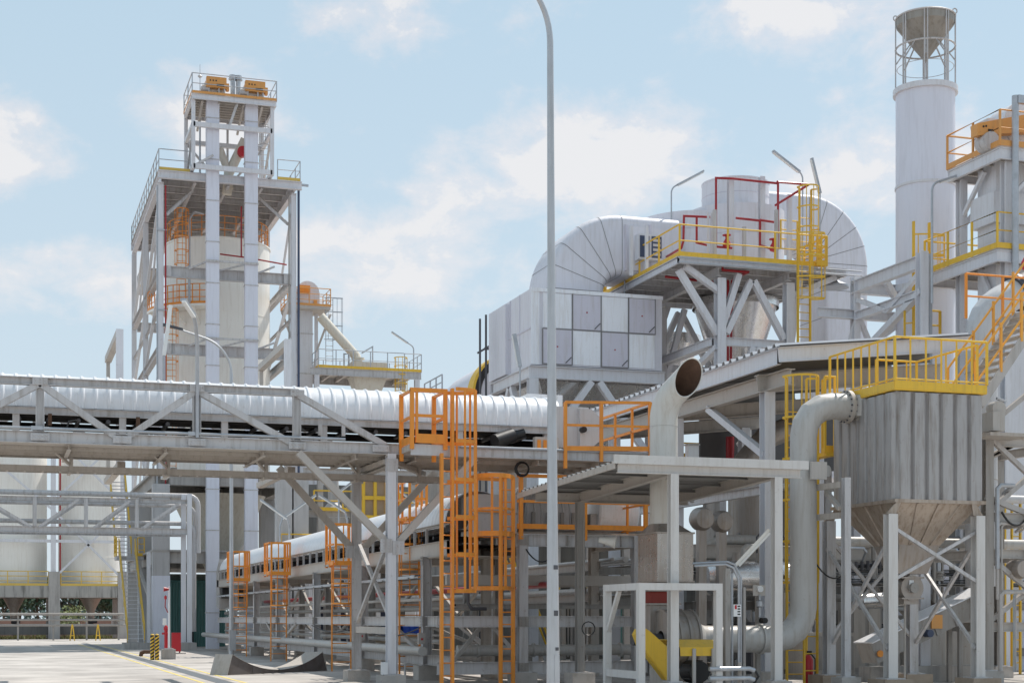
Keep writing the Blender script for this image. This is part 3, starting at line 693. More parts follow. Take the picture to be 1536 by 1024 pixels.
for sx in (0, 1):
    X = TX0+0.3 if sx == 0 else TX1-0.3
    MB().bar((X, YT0, ZD-2.4), (X+(1.6 if sx == 0 else -1.6), YT0+1.2, ZD-0.6), 0.16).build('knee', 'steel', tw)
railing(tw, [(TX0+1.6, YT0-0.5, ZD), (TX0-0.15, YT0-0.5, ZD), (TX0-0.15, YT2, ZD)], 'galv', 1.15, 1.5, 0.028, 1, 0.16, toe_m='yellow_pale')
railing(tw, [(TX1-1.0, YT0-0.5, ZD), (TX1+0.3, YT0-0.5, ZD), (TX1+0.3, YT2, ZD), (TX0-0.15, YT2, ZD)], 'galv', 1.15, 1.5, 0.028, 1, 0.16, toe_m='yellow_pale')
MB().bx(TX1+0.21, TX1+0.33, YT0-0.25, YT0-0.13, 0, ZD+0.2).build('cable_riser', 'blue_dark', tw)
MB().bar((TX1-0.3, YT0-0.4, ZD-0.15), (TX1+0.8, YT0-0.4, ZD-0.18), 0.12).build('tray_arm', 'galv', tw)
# inner landing on the left bays
MB().bx(TX0+0.2, TX0+1.1, YT1+0.4, YT2-0.3, 23.35, 23.5).build('side_deck', 'steel_warm', tw)
railing(tw, [(TX0+0.2, YT1+0.4, 23.5), (TX0+0.2, YT2-0.3, 23.5)], 'galv', 1.1, 1.5, 0.028, 2, 0.16, toe_m='yellow')
for k, (X, Y) in enumerate(((TX0-0.2, YT0-0.1), (TX0+0.25, YT0-0.22), (TX1-0.28, YT0-0.2))):
    MB().tube([(X, Y, 0.3), (X, Y, ZD-0.8)], 0.045, 6).build('conduit', ('galv', 'red', 'steel_dim')[k], tw, True)
for z in (11.0, 14.0, 19.0, 23.5): MB().bx(TX0-0.26, TX0+0.32, YT0-0.25, YT0-0.19, z, z+0.07).build('conduit_clamp', 'galv', tw)
for X in (TX0, TX1):
    for z in (Z1, Z2): bolted(tw, (X+(0.35 if X == TX0 else -0.35), YT0-0.17, z), 0.45, 0.55, 'steel', 'y', 2, 4, name='beam_plate')
# head frame above
HX0, HX1, HY0, HY1, HZ = xa(287, 89.6), xa(413, 89.6), 89.2, 93.2, 31.0
hf = thing('elevator_headframe', 'small steel frame with railed top deck standing on the tall tower', 'steel frame', (HX0, HY0, ZD))
for X in (HX0+0.1, HX1-0.2):
    for Y in (HY0+0.3, HY1-0.1): MB().bar((X, Y, ZD), (X, Y, HZ-0.25), 0.2).build('column', 'steel_pale', hf)
for z in (ZD+0.15, 29.35):
    for Y in (HY0+0.3, HY1-0.1): MB().bar((HX0+0.1, Y, z), (HX1-0.2, Y, z), 0.2, 0.26).build('beam', 'steel_pale', hf)
    for X in (HX0+0.1, HX1-0.2): MB().bar((X, HY0+0.3, z), (X, HY1-0.1, z), 0.2, 0.22).build('beam', 'steel_pale', hf)
def hb(p, q, w=0.12): MB().bar(p, q, w).build('brace', 'steel', hf)
hb((HX0+0.1, HY1-0.1, 29.3), (HX0+2.3, HY1-0.1, ZD)); hb((HX1-0.2, HY1-0.1, 29.3), (HX1-2.3, HY1-0.1, ZD))
hb((HX0+0.1, HY0+0.3, 27.0), (HX0+1.2, HY0+0.3, 27.7)); hb((HX0+2.5, HY1-0.1, ZD), (HX0+2.5, HY1-0.1, 30.7)); hb((HX0+2.1, HY0+0.3, 29.4), (HX0+2.6, HY0+0.3, 30.9), 0.14)
hb((HX1-0.2, HY0+0.3, 29.35), (HX1-0.2, HY1-0.1, ZD)); hb((HX0+0.1, HY0+0.3, 29.35), (HX0+0.1, HY1-0.1, ZD))
MB().bx(HX0, HX1, HY0, HY1, HZ-0.04, HZ).build('deck_plate', 'steel_dusty', hf)
for Y in (HY0+0.06, HY1-0.06): MB().ibeam((HX0, Y, HZ-0.17), (HX1, Y, HZ-0.17), 0.12, 0.26).build('edge_beam', 'steel_pale', hf)
for X in (HX0+0.06, HX1-0.06): MB().ibeam((X, HY0+0.1, HZ-0.17), (X, HY1-0.1, HZ-0.17), 0.12, 0.25).build('edge_beam', 'steel_pale', hf)
for k in range(1, 9):
    Y = HY0+(HY1-HY0)*k/9; MB().bar((HX0+0.1, Y, HZ-0.12), (HX1-0.1, Y, HZ-0.12), 0.08, 0.14).build('joist', 'steel_warm', hf)
for f_ in (0.13, 0.33, 0.62, 0.84):
    X = HX0+(HX1-HX0)*f_; MB().bar((X, HY0+0.4, HZ-0.25), (X+0.1, HY1-0.4, HZ-1.0), 0.12).build('bracket', 'steel_warm', hf)
railing(hf, [(HX0, HY0, HZ), (HX1, HY0, HZ), (HX1, HY1, HZ), (HX0, HY1, HZ)], 'galv', 1.12, 1.9, 0.03, 1, 0.14, closed=True, toe_m='orange_pale')
lx_ = xa(396, 91.5)
ladder(hf, (lx_, 91.6, ZD), 4.2, 'steel', 0.5, 'x', 0.03, 0.018, 0.35, cage_from=2.2, cage_r=0.4, bars=5)
for px in (349, 357.5):
    o = MB(); X = xa(px, 90.4); o.cyl((X, 90.4, HZ), (X, 90.4, 32.55), 0.13, n=10); o.cyl((X, 90.4, 32.35), (X, 90.4, 32.42), 0.24, n=10); o.cyl((X, 90.4, 32.5), (X, 90.4, 32.6), 0.2, n=10)
    solo(o, 'vent_post', '%s of the two short grey vent pipes on the tower top deck' % ('left' if px < 350 else 'right'), 'vent pipe', 'galv', True)
o = MB(); X = xa(300, 92); o.tube([(X, 92, ZD), (X, 92, 30), (X, 92, 33.6)], [0.06, 0.05, 0.012], 6); o.lathe([(0.0,-.14),(.14,0),(0,.14)], (X, 92, 32.9), 10)
solo(o, 'lightning_rod', 'thin lightning rod with a ball rising at the tower top left corner', 'lightning rod', 'galv', True)
def elevator(pxa, pxb, Yf, ztop, lab, tag_):
    xa_, xb_ = xa(pxa, Yf), xa(pxb, Yf); t = thing('bucket_elevator', lab, 'elevator', ((xa_+xb_)/2, Yf, 0), 'tall bucket elevators on the tower')
    c = MB(); c.bx(xa_, xb_, Yf, Yf+0.5, 0, ztop); c.build('casing', 'stackw', t)
    z = 2.0
    while z < ztop-0.5:
        MB().bx(xa_-0.04, xb_+0.04, Yf-0.03, Yf+0.53, z, z+0.05).build('flange', 'steel', t); z += 2.32
    hd_ = MB(); xm = (xa_+xb_)/2
    hd_.loft([(xa_,Yf,ztop),(xb_,Yf,ztop),(xb_,Yf+0.7,ztop),(xa_,Yf+0.7,ztop)], [(xa_-0.25,Yf-0.05,ztop+0.7),(xb_+0.3,Yf-0.05,ztop+0.7),(xb_+0.3,Yf+1.0,ztop+0.7),(xa_-0.25,Yf+1.0,ztop+0.7)])
    hd_.build('head_casing', 'silo', t)
    hr = MB(); hr.lathe([(0,0),(0.62,0),(0.62,0.9),(0,0.9)], (xm+0.1, Yf+0.03, ztop+0.62), 20, 0, math.pi*2, 'y'); hr.build('head_drum', 'silo', t, True)
    dv = MB(); dv.bx(xa_-0.05, xb_+0.35, Yf-0.42, Yf-0.06, ztop+0.50, ztop+1.10); dv.bx(xb_+0.35, xb_+0.50, Yf-0.38, Yf-0.08, ztop+0.42, ztop+0.80)
    d = dv.build('drive_guard', 'orange_pale', t)
    for k in range(3): MB().bx(xa_+0.12+0.16*k, xa_+0.19+0.16*k, Yf-0.43, Yf-0.415, ztop+0.84, ztop+0.92).build('hole', 'black', d)
    MB().bx(xb_-0.2, xb_+0.22, Yf-0.43, Yf-0.41, ztop+0.58, ztop+0.70).build('slot', 'black', d)
    m_ = MB(); m_.cyl((xa_-0.35, Yf-0.2, ztop+0.42), (xa_+0.1, Yf-0.2, ztop+0.42), 0.13, n=12)
    m_.build('gear_motor', 'steel', t, True)
    for X in (xa_+0.05, xb_-0.1, xb_+0.2): MB().bx(X, X+0.08, Yf-0.35, Yf-0.1, ztop, ztop+0.7).build('support', 'steel', t)
    return t
elevator(310, 329, 89.7, 30.95, 'left one of the two tall white bucket elevator shafts on the tower front', 0)
elevator(368, 387, 89.7, 30.95, 'right one of the two tall white bucket elevator shafts on the tower front', 1)
for z in (Z1+0.55, Z2+0.55):
    for a, b in ((284, 309), (329, 367), (387, 412)):
        MB().bar((xa(a, 90.3), 90.5, z-0.35), (xa(b, 90.0), 90.0, z), 0.09).build('shaft_stay', 'steel', tw)
    MB().bar((xa(309, 89.6), 89.62, z), (xa(388, 89.6), 89.62, z), 0.08, 0.12).build('shaft_collar', 'steel', tw)
# chutes between the two shafts
ch = thing('discharge_pipe', 'cream Y shaped discharge pipe with red flange between the two white shafts', 'pipe', (xa(352, 91.5), 91.5, ZD))
a = Vector((xa(368, 91), 91, 29.2)); b = Vector((xa(343, 91.5), 91.5, 27.3))
MB().tube([a, b, b+Vector((-.1, 0, -1.2))], 0.28, 14).build('pipe', 'chute', ch, True)
MB().tube([Vector((xa(329, 91), 91, 28.6)), b, b+Vector((0.05, 0, -.9))], 0.22, 14).build('branch', 'chute', ch, True)
d = (b-a).normalized(); c = a.lerp(b, 0.35)+Vector((0.12,-0.3,-0.1))
MB().cyl(c-Vector((0,.2,0)), c+Vector((0,.2,0)), 0.30, n=14).build('valve', 'red_bright', ch, True)
# ---------------------------------------------------------------- big silo inside
SC = (xa(327, 97.2), 97.2); SR = 3.12; ST_ = 24.2
si = thing('storage_silo', 'largest cream silo standing inside the tall steel tower', 'silo', (SC[0], SC[1], ZC))
MB().lathe([(0, ZC+.12), (SR, ZC+.12), (SR, ST_), (SR+0.06, ST_), (SR+0.06, ST_+0.08), (SR-0.1, ST_+0.1), (0.6, ST_+1.0), (0, ST_+1.02)], (SC[0], SC[1], 0), 64).build('shell', 'silo', si, True)
MB().lathe([(SR-0.25, ZC-0.7), (0.55, 4.2), (0.45, 2.2), (0, 2.2)], (SC[0], SC[1], 0), 40).build('cone', 'chute', si, True)
for z in (12.4, 14.9, 17.4, 19.9, 22.3): MB().ring((SC[0], SC[1], z), SR+0.005, 0.014, 64).build('weld_seam', 'silo', si, True)
sr_ = MB(); pts = [(SC[0]+(SR-0.1)*math.cos(t), SC[1]+(SR-0.1)*math.sin(t), ST_+0.1) for t in [2*math.pi*k/28 for k in range(28)]]
railing(si, pts, 'orange', 1.25, 0.7, 0.022, 2, 0, closed=True)
lt = Vector((xa(271, 93.9), 93.75, 0))
lad = thing('silo_ladder', 'orange caged ladder climbing the silo front between its balcony and its top rail', 'ladder', (lt.x, lt.y, 20.1))
ladder(lad, (lt.x, lt.y-0.15, 20.1), 5.4, 'orange', 0.5, 'x', 0.03, 0.018, 0.35, cage_from=2.2, cage_r=0.42, bars=5)
l2 = thing('silo_ladder', 'long orange ladder on the lower left of the big silo below its balcony', 'ladder', (xa(257, 94.2), 94.2, ZC))
ladder(l2, (xa(257, 94.2), 94.2, ZC+0.1), 10.2, 'orange', 0.55, 'x', 0.03, 0.018, 0.35, cage_from=2.3, cage_to=9.8, cage_r=0.4, hoop_step=1.5, bars=3)
bal = thing('silo_balcony', 'curved cream balcony with orange rails round the left of the big silo', 'balcony', (xa(278, 93), 93, 20.0))
A0, A1 = math.pi*1.02, math.pi*1.41
arc = lambda r, z: [(SC[0]+r*math.cos(A0+(A1-A0)*k/12), SC[1]+r*math.sin(A0+(A1-A0)*k/12), z) for k in range(13)]
bd = MB()
for z0 in (0,):
    inn, out = arc(SR+0.01, 0), arc(SR+1.15, 0)
    for k in range(12): bd.loft([(*inn[k][:2], 19.95), (*out[k][:2], 19.95), (*out[k+1][:2], 19.95), (*inn[k+1][:2], 19.95)], [(*inn[k][:2], 20.1), (*out[k][:2], 20.1), (*out[k+1][:2], 20.1), (*inn[k+1][:2], 20.1)])
bd.build('deck', 'silo', bal)
railing(bal, arc(SR+1.1, 20.1), 'orange', 1.15, 0.6, 0.03, 2, 0.14)
for k in (1, 4, 7, 10):
    MB().bar((*arc(SR+1.0, 0)[k][:2], 19.95), (*arc(SR+0.02, 0)[k][:2], 19.1), 0.12).build('bracket', 'silo', bal)
rp = MB(); zr = za(393, xa(380, 93), 93)
rp.tube([(xa(330, 92), 92, zr+0.1), (xa(372, 92), 92, zr), (xa(430, 92), 92, zr-0.25)], 0.045, 6); rp.tube([(xa(362, 92), 92, zr), (xa(362, 92), 92, 25.6)], 0.045, 6)
solo(rp, 'fire_pipe', 'thin dark red pipe crossing the upper part of the big silo', 'pipe', 'red', True)
gp = MB(); X = xa(284, 93.4); gp.tube([(X, 93.4, 20.1), (X, 93.4, 25.0), (X+0.3, 93.6, 25.5), (X+0.9, 94, 25.5)], 0.07, 8)
solo(gp, 'conduit', 'grey vertical conduit on the big silo next to its caged ladder', 'pipe', 'galv', True)
# ---------------------------------------------------------------- second elevator and feed platform to the right of the tower
YE = 98.0
e2 = thing('bucket_elevator', 'shorter grey bucket elevator with orange motor right of the tall tower', 'elevator', (xa(459, YE), YE, 0))
xa_, xb_ = xa(449, YE), xa(469, YE); zh = za(460, xa_, YE)
MB().bx(xa_, xb_, YE, YE+0.7, 0, zh).build('casing', 'steel_pale', e2)
for k in range(8): MB().bx(xa_-0.04, xb_+0.04, YE-0.03, YE+0.73, 2+2.5*k, 2.06+2.5*k).build('flange', 'steel', e2)
hm = MB(); xm = (xa_+xb_)/2+0.1; hm.bx(xa_-0.25, xb_+0.42, YE-0.1, YE+0.9, zh+0.0, zh+0.95); hm.build('head_casing', 'steel_pale', e2)
MB().lathe([(0,0),(0.72,0),(0.72,1.0),(0,1.0)], (xm, YE-0.14, zh+0.9), 20, axis='y').build('head_drum', 'steel_pale', e2, True)
MB().bx(xa_-0.15, xm+0.05, YE-0.6, YE-0.12, za(441, xm, YE), za(431, xm, YE)).build('gear_motor', 'orange', e2)
MB().bx(xm+0.35, xm+0.55, YE-0.3, YE-0.12, zh+0.15, zh+0.45).build('hatch', 'orange_pale', e2)
px0, px1 = xa(428, YE), xa(492, YE)
MB().bx(px0, px1, YE-0.8, YE+1.6, zh-0.22, zh-0.04).build('deck', 'steel_warm', e2)
railing(e2, [(px0, YE-0.8, zh-0.04), (px1, YE-0.8, zh-0.04), (px1, YE+1.6, zh-0.04), (px0, YE+1.6, zh-0.04)], 'orange_pale', 1.1, 1.3, 0.028, 2, 0.14, closed=True)
for px in (446, 477):
    X = xa(px, YE+0.3); MB().bar((X, YE+0.9, 0), (X, YE+0.9, zh-0.2), 0.2).build('column', 'steel_pale', e2)
    MB().bar((X, YE+0.8, zh-2.6), (X+(0.9 if px > 460 else -0.9), YE+0.8, zh-0.2), 0.12).build('bracket', 'steel_warm', e2)
for k in range(4):
    z = 9+2.3*k; MB().bar((xb_, YE+0.9, z), (xa(477, YE), YE+0.9, z+2.3), 0.1).build('brace', 'steel', e2)
fp = thing('feed_platform', 'railed steel platform with yellow toe boards right of the shorter elevator', 'platform', (xa(478, 96), 96, 0))
YFp = 96.0; zf = za(554, xa(550, YFp), YFp); fx0, fx1 = xa(478, YFp), xa(632, YFp)
MB().bx(fx0, fx1, YFp, YFp+4, zf-0.05, zf).build('deck_plate', 'steel_dusty', fp)
for Y in (YFp+0.05, YFp+3.95): MB().ibeam((fx0-0.5, Y, zf-0.25), (fx1, Y, zf-0.25), 0.16, 0.42, t=0.03).build('edge_beam', 'steel', fp)
for k in range(1, 7): X = fx0+(fx1-fx0)*k/7; MB().ibeam((X, YFp+0.1, zf-0.2), (X, YFp+3.9, zf-0.2), 0.14, 0.26).build('joist', 'steel_warm', fp)
for X in (fx0-0.1, fx1-0.25):
    for Y in (YFp+0.15, YFp+3.8): MB().ibeam((X, Y, 0), (X, Y, zf-0.45), 0.3, 0.3, up=(0,1,0)).build('column', 'steel_pale', fp)
railing(fp, [(fx0, YFp, zf), (fx1, YFp, zf), (fx1, YFp+4, zf), (fx0, YFp+4, zf)], 'galv', 1.12, 1.1, 0.028, 1, 0.16, closed=True, toe_m='yellow')
cgx = xa(600, YFp+0.6)
ladder(fp, (cgx, YFp+0.6, zf-3.2), 3.2, 'yellow', 0.55, 'x', 0.03, 0.018, 0.35, cage_from=1.4, cage_r=0.42, ext=0.9, bars=5, hoop_step=0.6)
bn = thing('feed_hopper', 'cream tapered feed hopper let into the deck of the railed platform', 'hopper', (xa(551, 98), 98, zf-1.5))
hx = xa(551, 97.2)
h_ = MB(); q = lambda s_, z: [(hx-s_, 97.2-s_*0.7, z), (hx+s_, 97.2-s_*0.7, z), (hx+s_, 97.2+s_*0.7, z), (hx-s_, 97.2+s_*0.7, z)]
h_.loft(q(1.12, zf-0.3), q(1.12, zf+0.55)); h_.loft(q(0.62, zf-1.7), q(1.12, zf-0.3)); h_.build('bin', 'chute', bn)
MB().bx(hx-1.16, hx+1.16, 97.2-0.83, 97.2+0.83, zf-0.36, zf-0.28).build('rim', 'chute', bn)
pt = [(xa(480, 97), 97, za(474, xa(480,97), 97)), (xa(533, 97), 97, za(533, xa(533,97), 97)), (xa(537, 97), 97, zf+0.55)]
MB().tube(pt, 0.30, 14).build('feed_pipe', 'chute', bn, True)
MB().cyl((pt[2][0], 97, zf+0.75), (pt[2][0], 97, zf+0.85), 0.42, n=16).build('flange', 'chute', bn, True)
lc = thing('caged_ladder', 'grey caged ladder hanging beside the orange railed elevator head', 'ladder', (xa(494, 97.6), 97.6, zf))
ladder(lc, (xa(494, 97.5), 97.5, zf), 4.6, 'galv', 0.45, 'x', 0.03, 0.018, 0.32, cage_from=2.0, cage_r=0.45, cage_dir=(1,-0.2,0), bars=4, hoop_step=0.75)
for h0 in (0,):
    o = MB(); X = xa(522, 96.6); o.tube([(X-0.25,96.6,zf),(X-0.25,96.6,zf+1.0),(X+0.05,96.6,zf+1.0),(X+0.05,96.6,zf)],0.05,6)
    solo(o, 'hatch_frame', 'small grey hoop standing on the railed feed platform', 'hoop', 'galv', True)
    o = MB(); X = xa(559, 96.6); o.tube([(X,96.6,zf),(X,96.6,zf+1.55),(X-0.7,96.6,zf+1.1)],0.05,6)
    solo(o, 'davit', 'small bent grey davit on the railed feed platform', 'davit', 'galv', True)
light_mast('tube light on a bent pole at the right end of the railed feed platform', (xa(620.5, 96.2), 96.2, zf), 1.75, (-1.5, 0, 0), 1.25, 0.04, 0.55)
light_mast('tube light on a bent pole at the upper left of the tall tower', (xa(221, 101), 101, 23.0), 4.6, (1.7, 0, 0), 1.2, 0.05, 0.35)
# ---------------------------------------------------------------- portal frames carried by the gallery
for k, (pxn, lab) in enumerate(((179.5, 'left grey portal frame rising behind the conveyor gallery'), (431.5, 'right grey portal frame rising behind the conveyor gallery below the tower'))):
    Y0, Y1 = 42.0, 46.4; X = xa(pxn, Y0); zt_ = za(494 if k == 0 else 509, X, Y0); t = thing('portal_frame', lab, 'frame', (X, Y0, 5.8), 'portal frames behind the gallery')
    MB().bx(X-0.09, X+0.09, Y0-0.08, Y0+0.08, 5.7, zt_).build('post', 'steel_pale', t); MB().bx(X-0.05, X+0.05, Y1-0.06, Y1+0.06, 5.7, zt_-0.02).build('post', 'steel_warm', t)
    MB().bx(X-0.088, X+0.088, Y0+0.08, Y1+0.06, zt_-0.18, zt_-0.002).build('crossbeam', 'steel_warm', t)
    MB().bx(X-0.1, X+0.1, YK-0.1, Y1+0.3, 5.55, 5.70).build('outrigger', 'steel_dusty', t)
# ---------------------------------------------------------------- far silos on a concrete table
YS = 140.0
for k, (px, lab) in enumerate(((-96, ''), (21, 'cream silo at the left edge of the yard below the gallery'), (136, 'cream silo next to the yellow railed stair below the gallery'))):
    if k == 0: continue
    X = xa(px, YS); s_ = thing('feed_silo', lab, 'silo', (X, YS, 4.5), 'small silos on the concrete table')
    MB().lathe([(0, 4.5), (2.68, 4.5), (2.68, 16.6), (0, 17.6)], (X, YS, 0), 48).build('shell', 'silo', s_, True)
    for z in (6.9, 9.3, 11.7, 14.1): MB().ring((X, YS, z), 2.685, 0.014, 48).build('weld_seam', 'silo', s_, True)
    MB().lathe([(0.9, 3.44), (0.35, 2.4), (0.3, 1.5), (0.0, 1.5)], (X, YS, 0), 24).build('cone', 'stainless_dull', s_, True)
    o = MB(); o.cyl((X-0.25, YS-0.6, 1.5), (X+0.5, YS-0.6, 1.5), 0.22, n=10); o.bx(X-0.2, X+0.2, YS-0.3, YS+0.3, 0.3, 1.4); o.build('discharge_valve', 'dark_metal', s_, True)
tb = thing('silo_table', 'weathered concrete table with columns under the two left silos', 'concrete frame', (xa(82, 136.6), 136.6, 0))
cols = [xa(82, 136.8)-6.2*1.02, xa(82, 136.8), xa(186, 136.8)]
for X in cols:
    for Y in (137.0, 143.0): MB().bx(X-0.5, X+0.42, Y-0.4, Y+0.4, 0, 5.6 if Y < 140 else 3.4).build('column', 'concrete', tb)
MB().bx(-12, cols[2]+0.7, 136.75, 143.4, 3.45, 4.42).build('table_slab', 'concrete_weathered', tb)
MB().bx(-12, cols[2]-0.5, 143.0, 143.3, 0.35, 0.95).build('plinth_wall', 'concrete', tb)
MB().bx(-12, cols[2]-0.5, 137.6, 137.8, 0.35, 1.12).build('plinth_wall', 'concrete_dark', tb)
for a, b in ((-12, cols[1]-0.5), (cols[1]+0.5, cols[2]-0.2)): railing(tb, [(a, 136.8, 4.42), (b, 136.8, 4.42)], 'yellow_pale', 1.2, 1.6, 0.045, 2, 0.2)
sf = thing('silo_bracing', 'grey steel column with crossed braces in front of the two left silos', 'steel frame', (xa(80, 136.9), 136.9, 4.4))
X = xa(80, 136.9); X2 = xa(184, 136.9)
MB().ibeam((X, 136.9, 5.6), (X, 136.9, 17), 0.4, 0.4, up=(0,1,0)).build('column', 'steel_pale', sf); MB().ibeam((X2, 136.9, 4.4), (X2, 136.9, 17), 0.35, 0.35, up=(0,1,0)).build('column', 'steel_pale', sf)
MB().bar((-12, 136.9, 8.15), (X2, 136.9, 8.15), 0.16, 0.24).build('beam', 'steel_pale', sf)
for a, b in (((X, 5.0), (X2, 10.7)), ((X, 10.7), (X2, 5.0)), ((X, 11.5), (X2, 17)), ((X, 17), (X2, 11.5)), ((X, 10.7), (X-6.2, 16)), ): MB().bar((a[0], 136.8, a[1]), (b[0], 136.8, b[1]), 0.18).build('brace', 'steel_pale', sf)
o = MB(); o.tube([(X+0.55, 137, 4.5), (X+0.55, 137, 17)], 0.07, 6); solo(o, 'riser_pipe', 'thin dark red riser pipe between the two left silos', 'pipe', 'red', True)
# low pipe rails in front of the table
pr = thing('pipe_rail', 'three grey horizontal pipes on short posts in front of the concrete table', 'pipe', (3, 128, 0))
for py, r_ in ((920.5, 0.10), (929, 0.08), (937, 0.09)):
    z = za(py, 3, 128); MB().tube([(-12, 128, z), (xa(188, 128), 128, z)], r_, 8).build('pipe', 'steel_dim', pr, True)
for px in (-40, 27, 80, 130, 178): MB().bar((xa(px, 128.1), 128.1, 0), (xa(px, 128.1), 128.1, 2.15), 0.14).build('post', 'steel_dim', pr)
for px in (108.5, 147):
    X = xa(px, 125); o = MB(); o.bar((X-0.17, 125, 0), (X-0.03, 125, 1.18), 0.08); o.bar((X+0.17, 125, 0), (X+0.03, 125, 1.18), 0.08); o.bar((X-0.1, 125, 0.4), (X+0.1, 125, 0.4), 0.06); o.bx(X-0.06,X+0.06,124.95,125.05,1.0,1.25)
    solo(o, 'barrier_stand', '%s yellow trestle stand below the left silos' % ('left' if px < 120 else 'right'), 'stand', 'yellow', group='yellow stands below the silos')
# ---------------------------------------------------------------- stair beside the tower leg
st = thing('steel_stair', 'steep grey steel stair with yellow handrails beside the painted concrete leg', 'stair', (xa(205, 90), 90, 0))
sx0, sx1 = xa(193, 90.0), xa(216, 90.0)
def flight(y0, z0, y1, z1, a, b):
    n = max(2, int((z1-z0)/0.24))
    for X in (a-0.03, b+0.03): MB().bar((X, y0, z0), (X, y1, z1), 0.05, 0.28).build('stringer', 'steel', st)
    for k in range(1, n):
        f_ = k/n; MB().bx(a, b, y0+(y1-y0)*f_-0.13, y0+(y1-y0)*f_+0.13, z0+(z1-z0)*f_-0.02, z0+(z1-z0)*f_+0.02).build('tread', 'steel_pale', st)
    for X in (a-0.05, b+0.05):
        r = MB()
        for h in (0.55, 1.05): r.tube([(X, y0, z0+h), (X, y1, z1+h)], 0.035, 6)
        for k in range(6): f_ = k/5; r.bar((X, y0+(y1-y0)*f_, z0+(z1-z0)*f_), (X, y0+(y1-y0)*f_, z0+(z1-z0)*f_+1.05), 0.05)
        r.build('handrail', 'yellow', st)
flight(90.2, 0.35, 96.6, 5.4, sx0, sx1); flight(98.0, 5.45, 103.5, 10.6, sx0-0.1, sx1-0.1)
MB().bx(sx0-0.3, sx1+0.3, 89.2, 91.0, 0, 0.36).build('concrete_base', 'concrete', st)
MB().bx(sx0-0.2, TX0-0.4, 96.5, 98.2, 5.2, 5.42).build('landing', 'steel', st)
railing(st, [(sx1+0.2, 96.5, 5.42), (TX0-0.4, 96.5, 5.42)], 'yellow', 1.1, 1.0, 0.035, 2, 0.18)
railing(st, [(sx0-0.2, 98.2, 5.42), (sx0-0.2, 96.5, 5.42)], 'yellow', 1.1, 1.0, 0.035, 2, 0.18)
MB().bar((sx1+0.1, 96.4, 5.2), (TX0-0.5, 91.2, 2.6), 0.16).build('bracket', 'steel', st)
MB().bar((xa(223, 90.2), 90.2, 0.1), (xa(223, 90.2), 90.2, 5.4), 0.2).build('post', 'steel_pale', st)
# ---------------------------------------------------------------- pipe rack bridging in from the left
rk = thing('pipe_bridge', 'pale latticed pipe bridge low on the left, ending on a twin column', 'pipe bridge', (xa(282, 85), 85, 0))
RX = xa(284, 85); zz_ = lambda py: za(py, xa(270, 85), 85)
for Y in (85.0, 87.2):
    MB().ibeam((-14, Y, zz_(752)), (RX, Y, zz_(752)), 0.18, 0.2).build('top_chord', 'steel', rk)
    MB().ibeam((-14, Y, zz_(797)), (RX, Y, zz_(797)), 0.2, 0.32).build('bottom_chord', 'steel', rk)
    for px in (-30, 52, 129, 205): MB().ibeam((xa(px, Y), Y, zz_(792)), (xa(px, Y), Y, zz_(750)), 0.2, 0.2, up=(0,1,0)).build('post', 'steel', rk)
    for a, b in ((-28, 48), (118, 58), (195, 140), (272, 212)):
        MB().bar((xa(a, Y), Y, zz_(752)), (xa(b, Y), Y, zz_(794)), 0.14).build('diagonal', 'steel', rk)
for px in (276.5, 284):
    MB().ibeam((xa(px, 85), 85+(0.4 if px < 280 else 0), 0.2), (xa(px, 85), 85+(0.4 if px < 280 else 0), zz_(740)), 0.24, 0.28, up=(0,1,0)).build('column', 'steel_pale', rk)
footing(rk, xa(281, 85), 85.1, 0.42, 0.9, 'concrete')
for py, r_, Y, dn in ((742, 0.14, 85.6, 0), (756, 0.10, 86.3, 1), (784, 0.12, 85.6, 2)):
    z = zz_(py); xe = xa((297, 292, 291)[dn], Y); pts = [(-14, Y, z), (xe-0.5, Y, z)]
    pts += [(xe-0.5+0.5*math.sin(t), Y, z-0.5+0.5*math.cos(t)) for t in (0.4, 0.8, 1.2)]+[(xe, Y, z-0.5), (xe, Y, (5.2, 4.8, 1.0)[dn])]
    o = MB(); o.tube(pts, r_, 10); solo(o, 'process_pipe', ('thick top pipe of the left pipe bridge bending down at its end', 'thin middle pipe of the left pipe bridge', 'lower pipe of the left pipe bridge dropping to the ground')[dn], 'pipe', 'steel', True)
# ---------------------------------------------------------------- small things in the yard
def place(px, py): 
    cz = F_PX*EYE/(py-HY); r = ratio(px); Y = cz/(r*ST+CT); return r*Y, Y
for k, px in enumerate((228.5, 235.5)):
    X, Y = place(px, 989); o = thing('striped_bollard', '%s of the two black and yellow striped bollards' % ('left' if k == 0 else 'right'), 'bollard', (X, Y, 0), 'striped bollards by the drain')
    MB().cyl((X, Y, 0), (X, Y, 1.02), 0.085, n=16).build('post', 'black', o, True); MB().lathe([(0.085,1.02),(0.06,1.06),(0,1.075)], (X, Y, 0), 16).build('cap', 'yellow', o, True)
    for j in range(7):
        s_ = MB(); vs = []; n_ = 16
        for i in range(n_+1):
            t = 2*math.pi*i/n_; z = 0.04+0.14*j+0.055*math.cos(t); vs += [(X+0.0875*math.cos(t), Y+0.0875*math.sin(t), z), (X+0.0875*math.cos(t), Y+0.0875*math.sin(t), z+0.07)]
        s_.add(vs, [(2*i, 2*i+2, 2*i+3, 2*i+1) for i in range(n_)]); s_.build('stripe', 'yellow', o, True)
X, Y = place(228, 984); o = MB(); o.tube([(X, Y+0.5, 0.2), (X-0.3, Y+0.5, 0.2), (X-0.42, Y+0.5, 0.15), (X-0.45, Y+0.5, 0.0)], 0.09, 10)
solo(o, 'pipe_stub', 'rusty brown pipe elbow lying behind the striped bollards', 'pipe', 'rust', True)
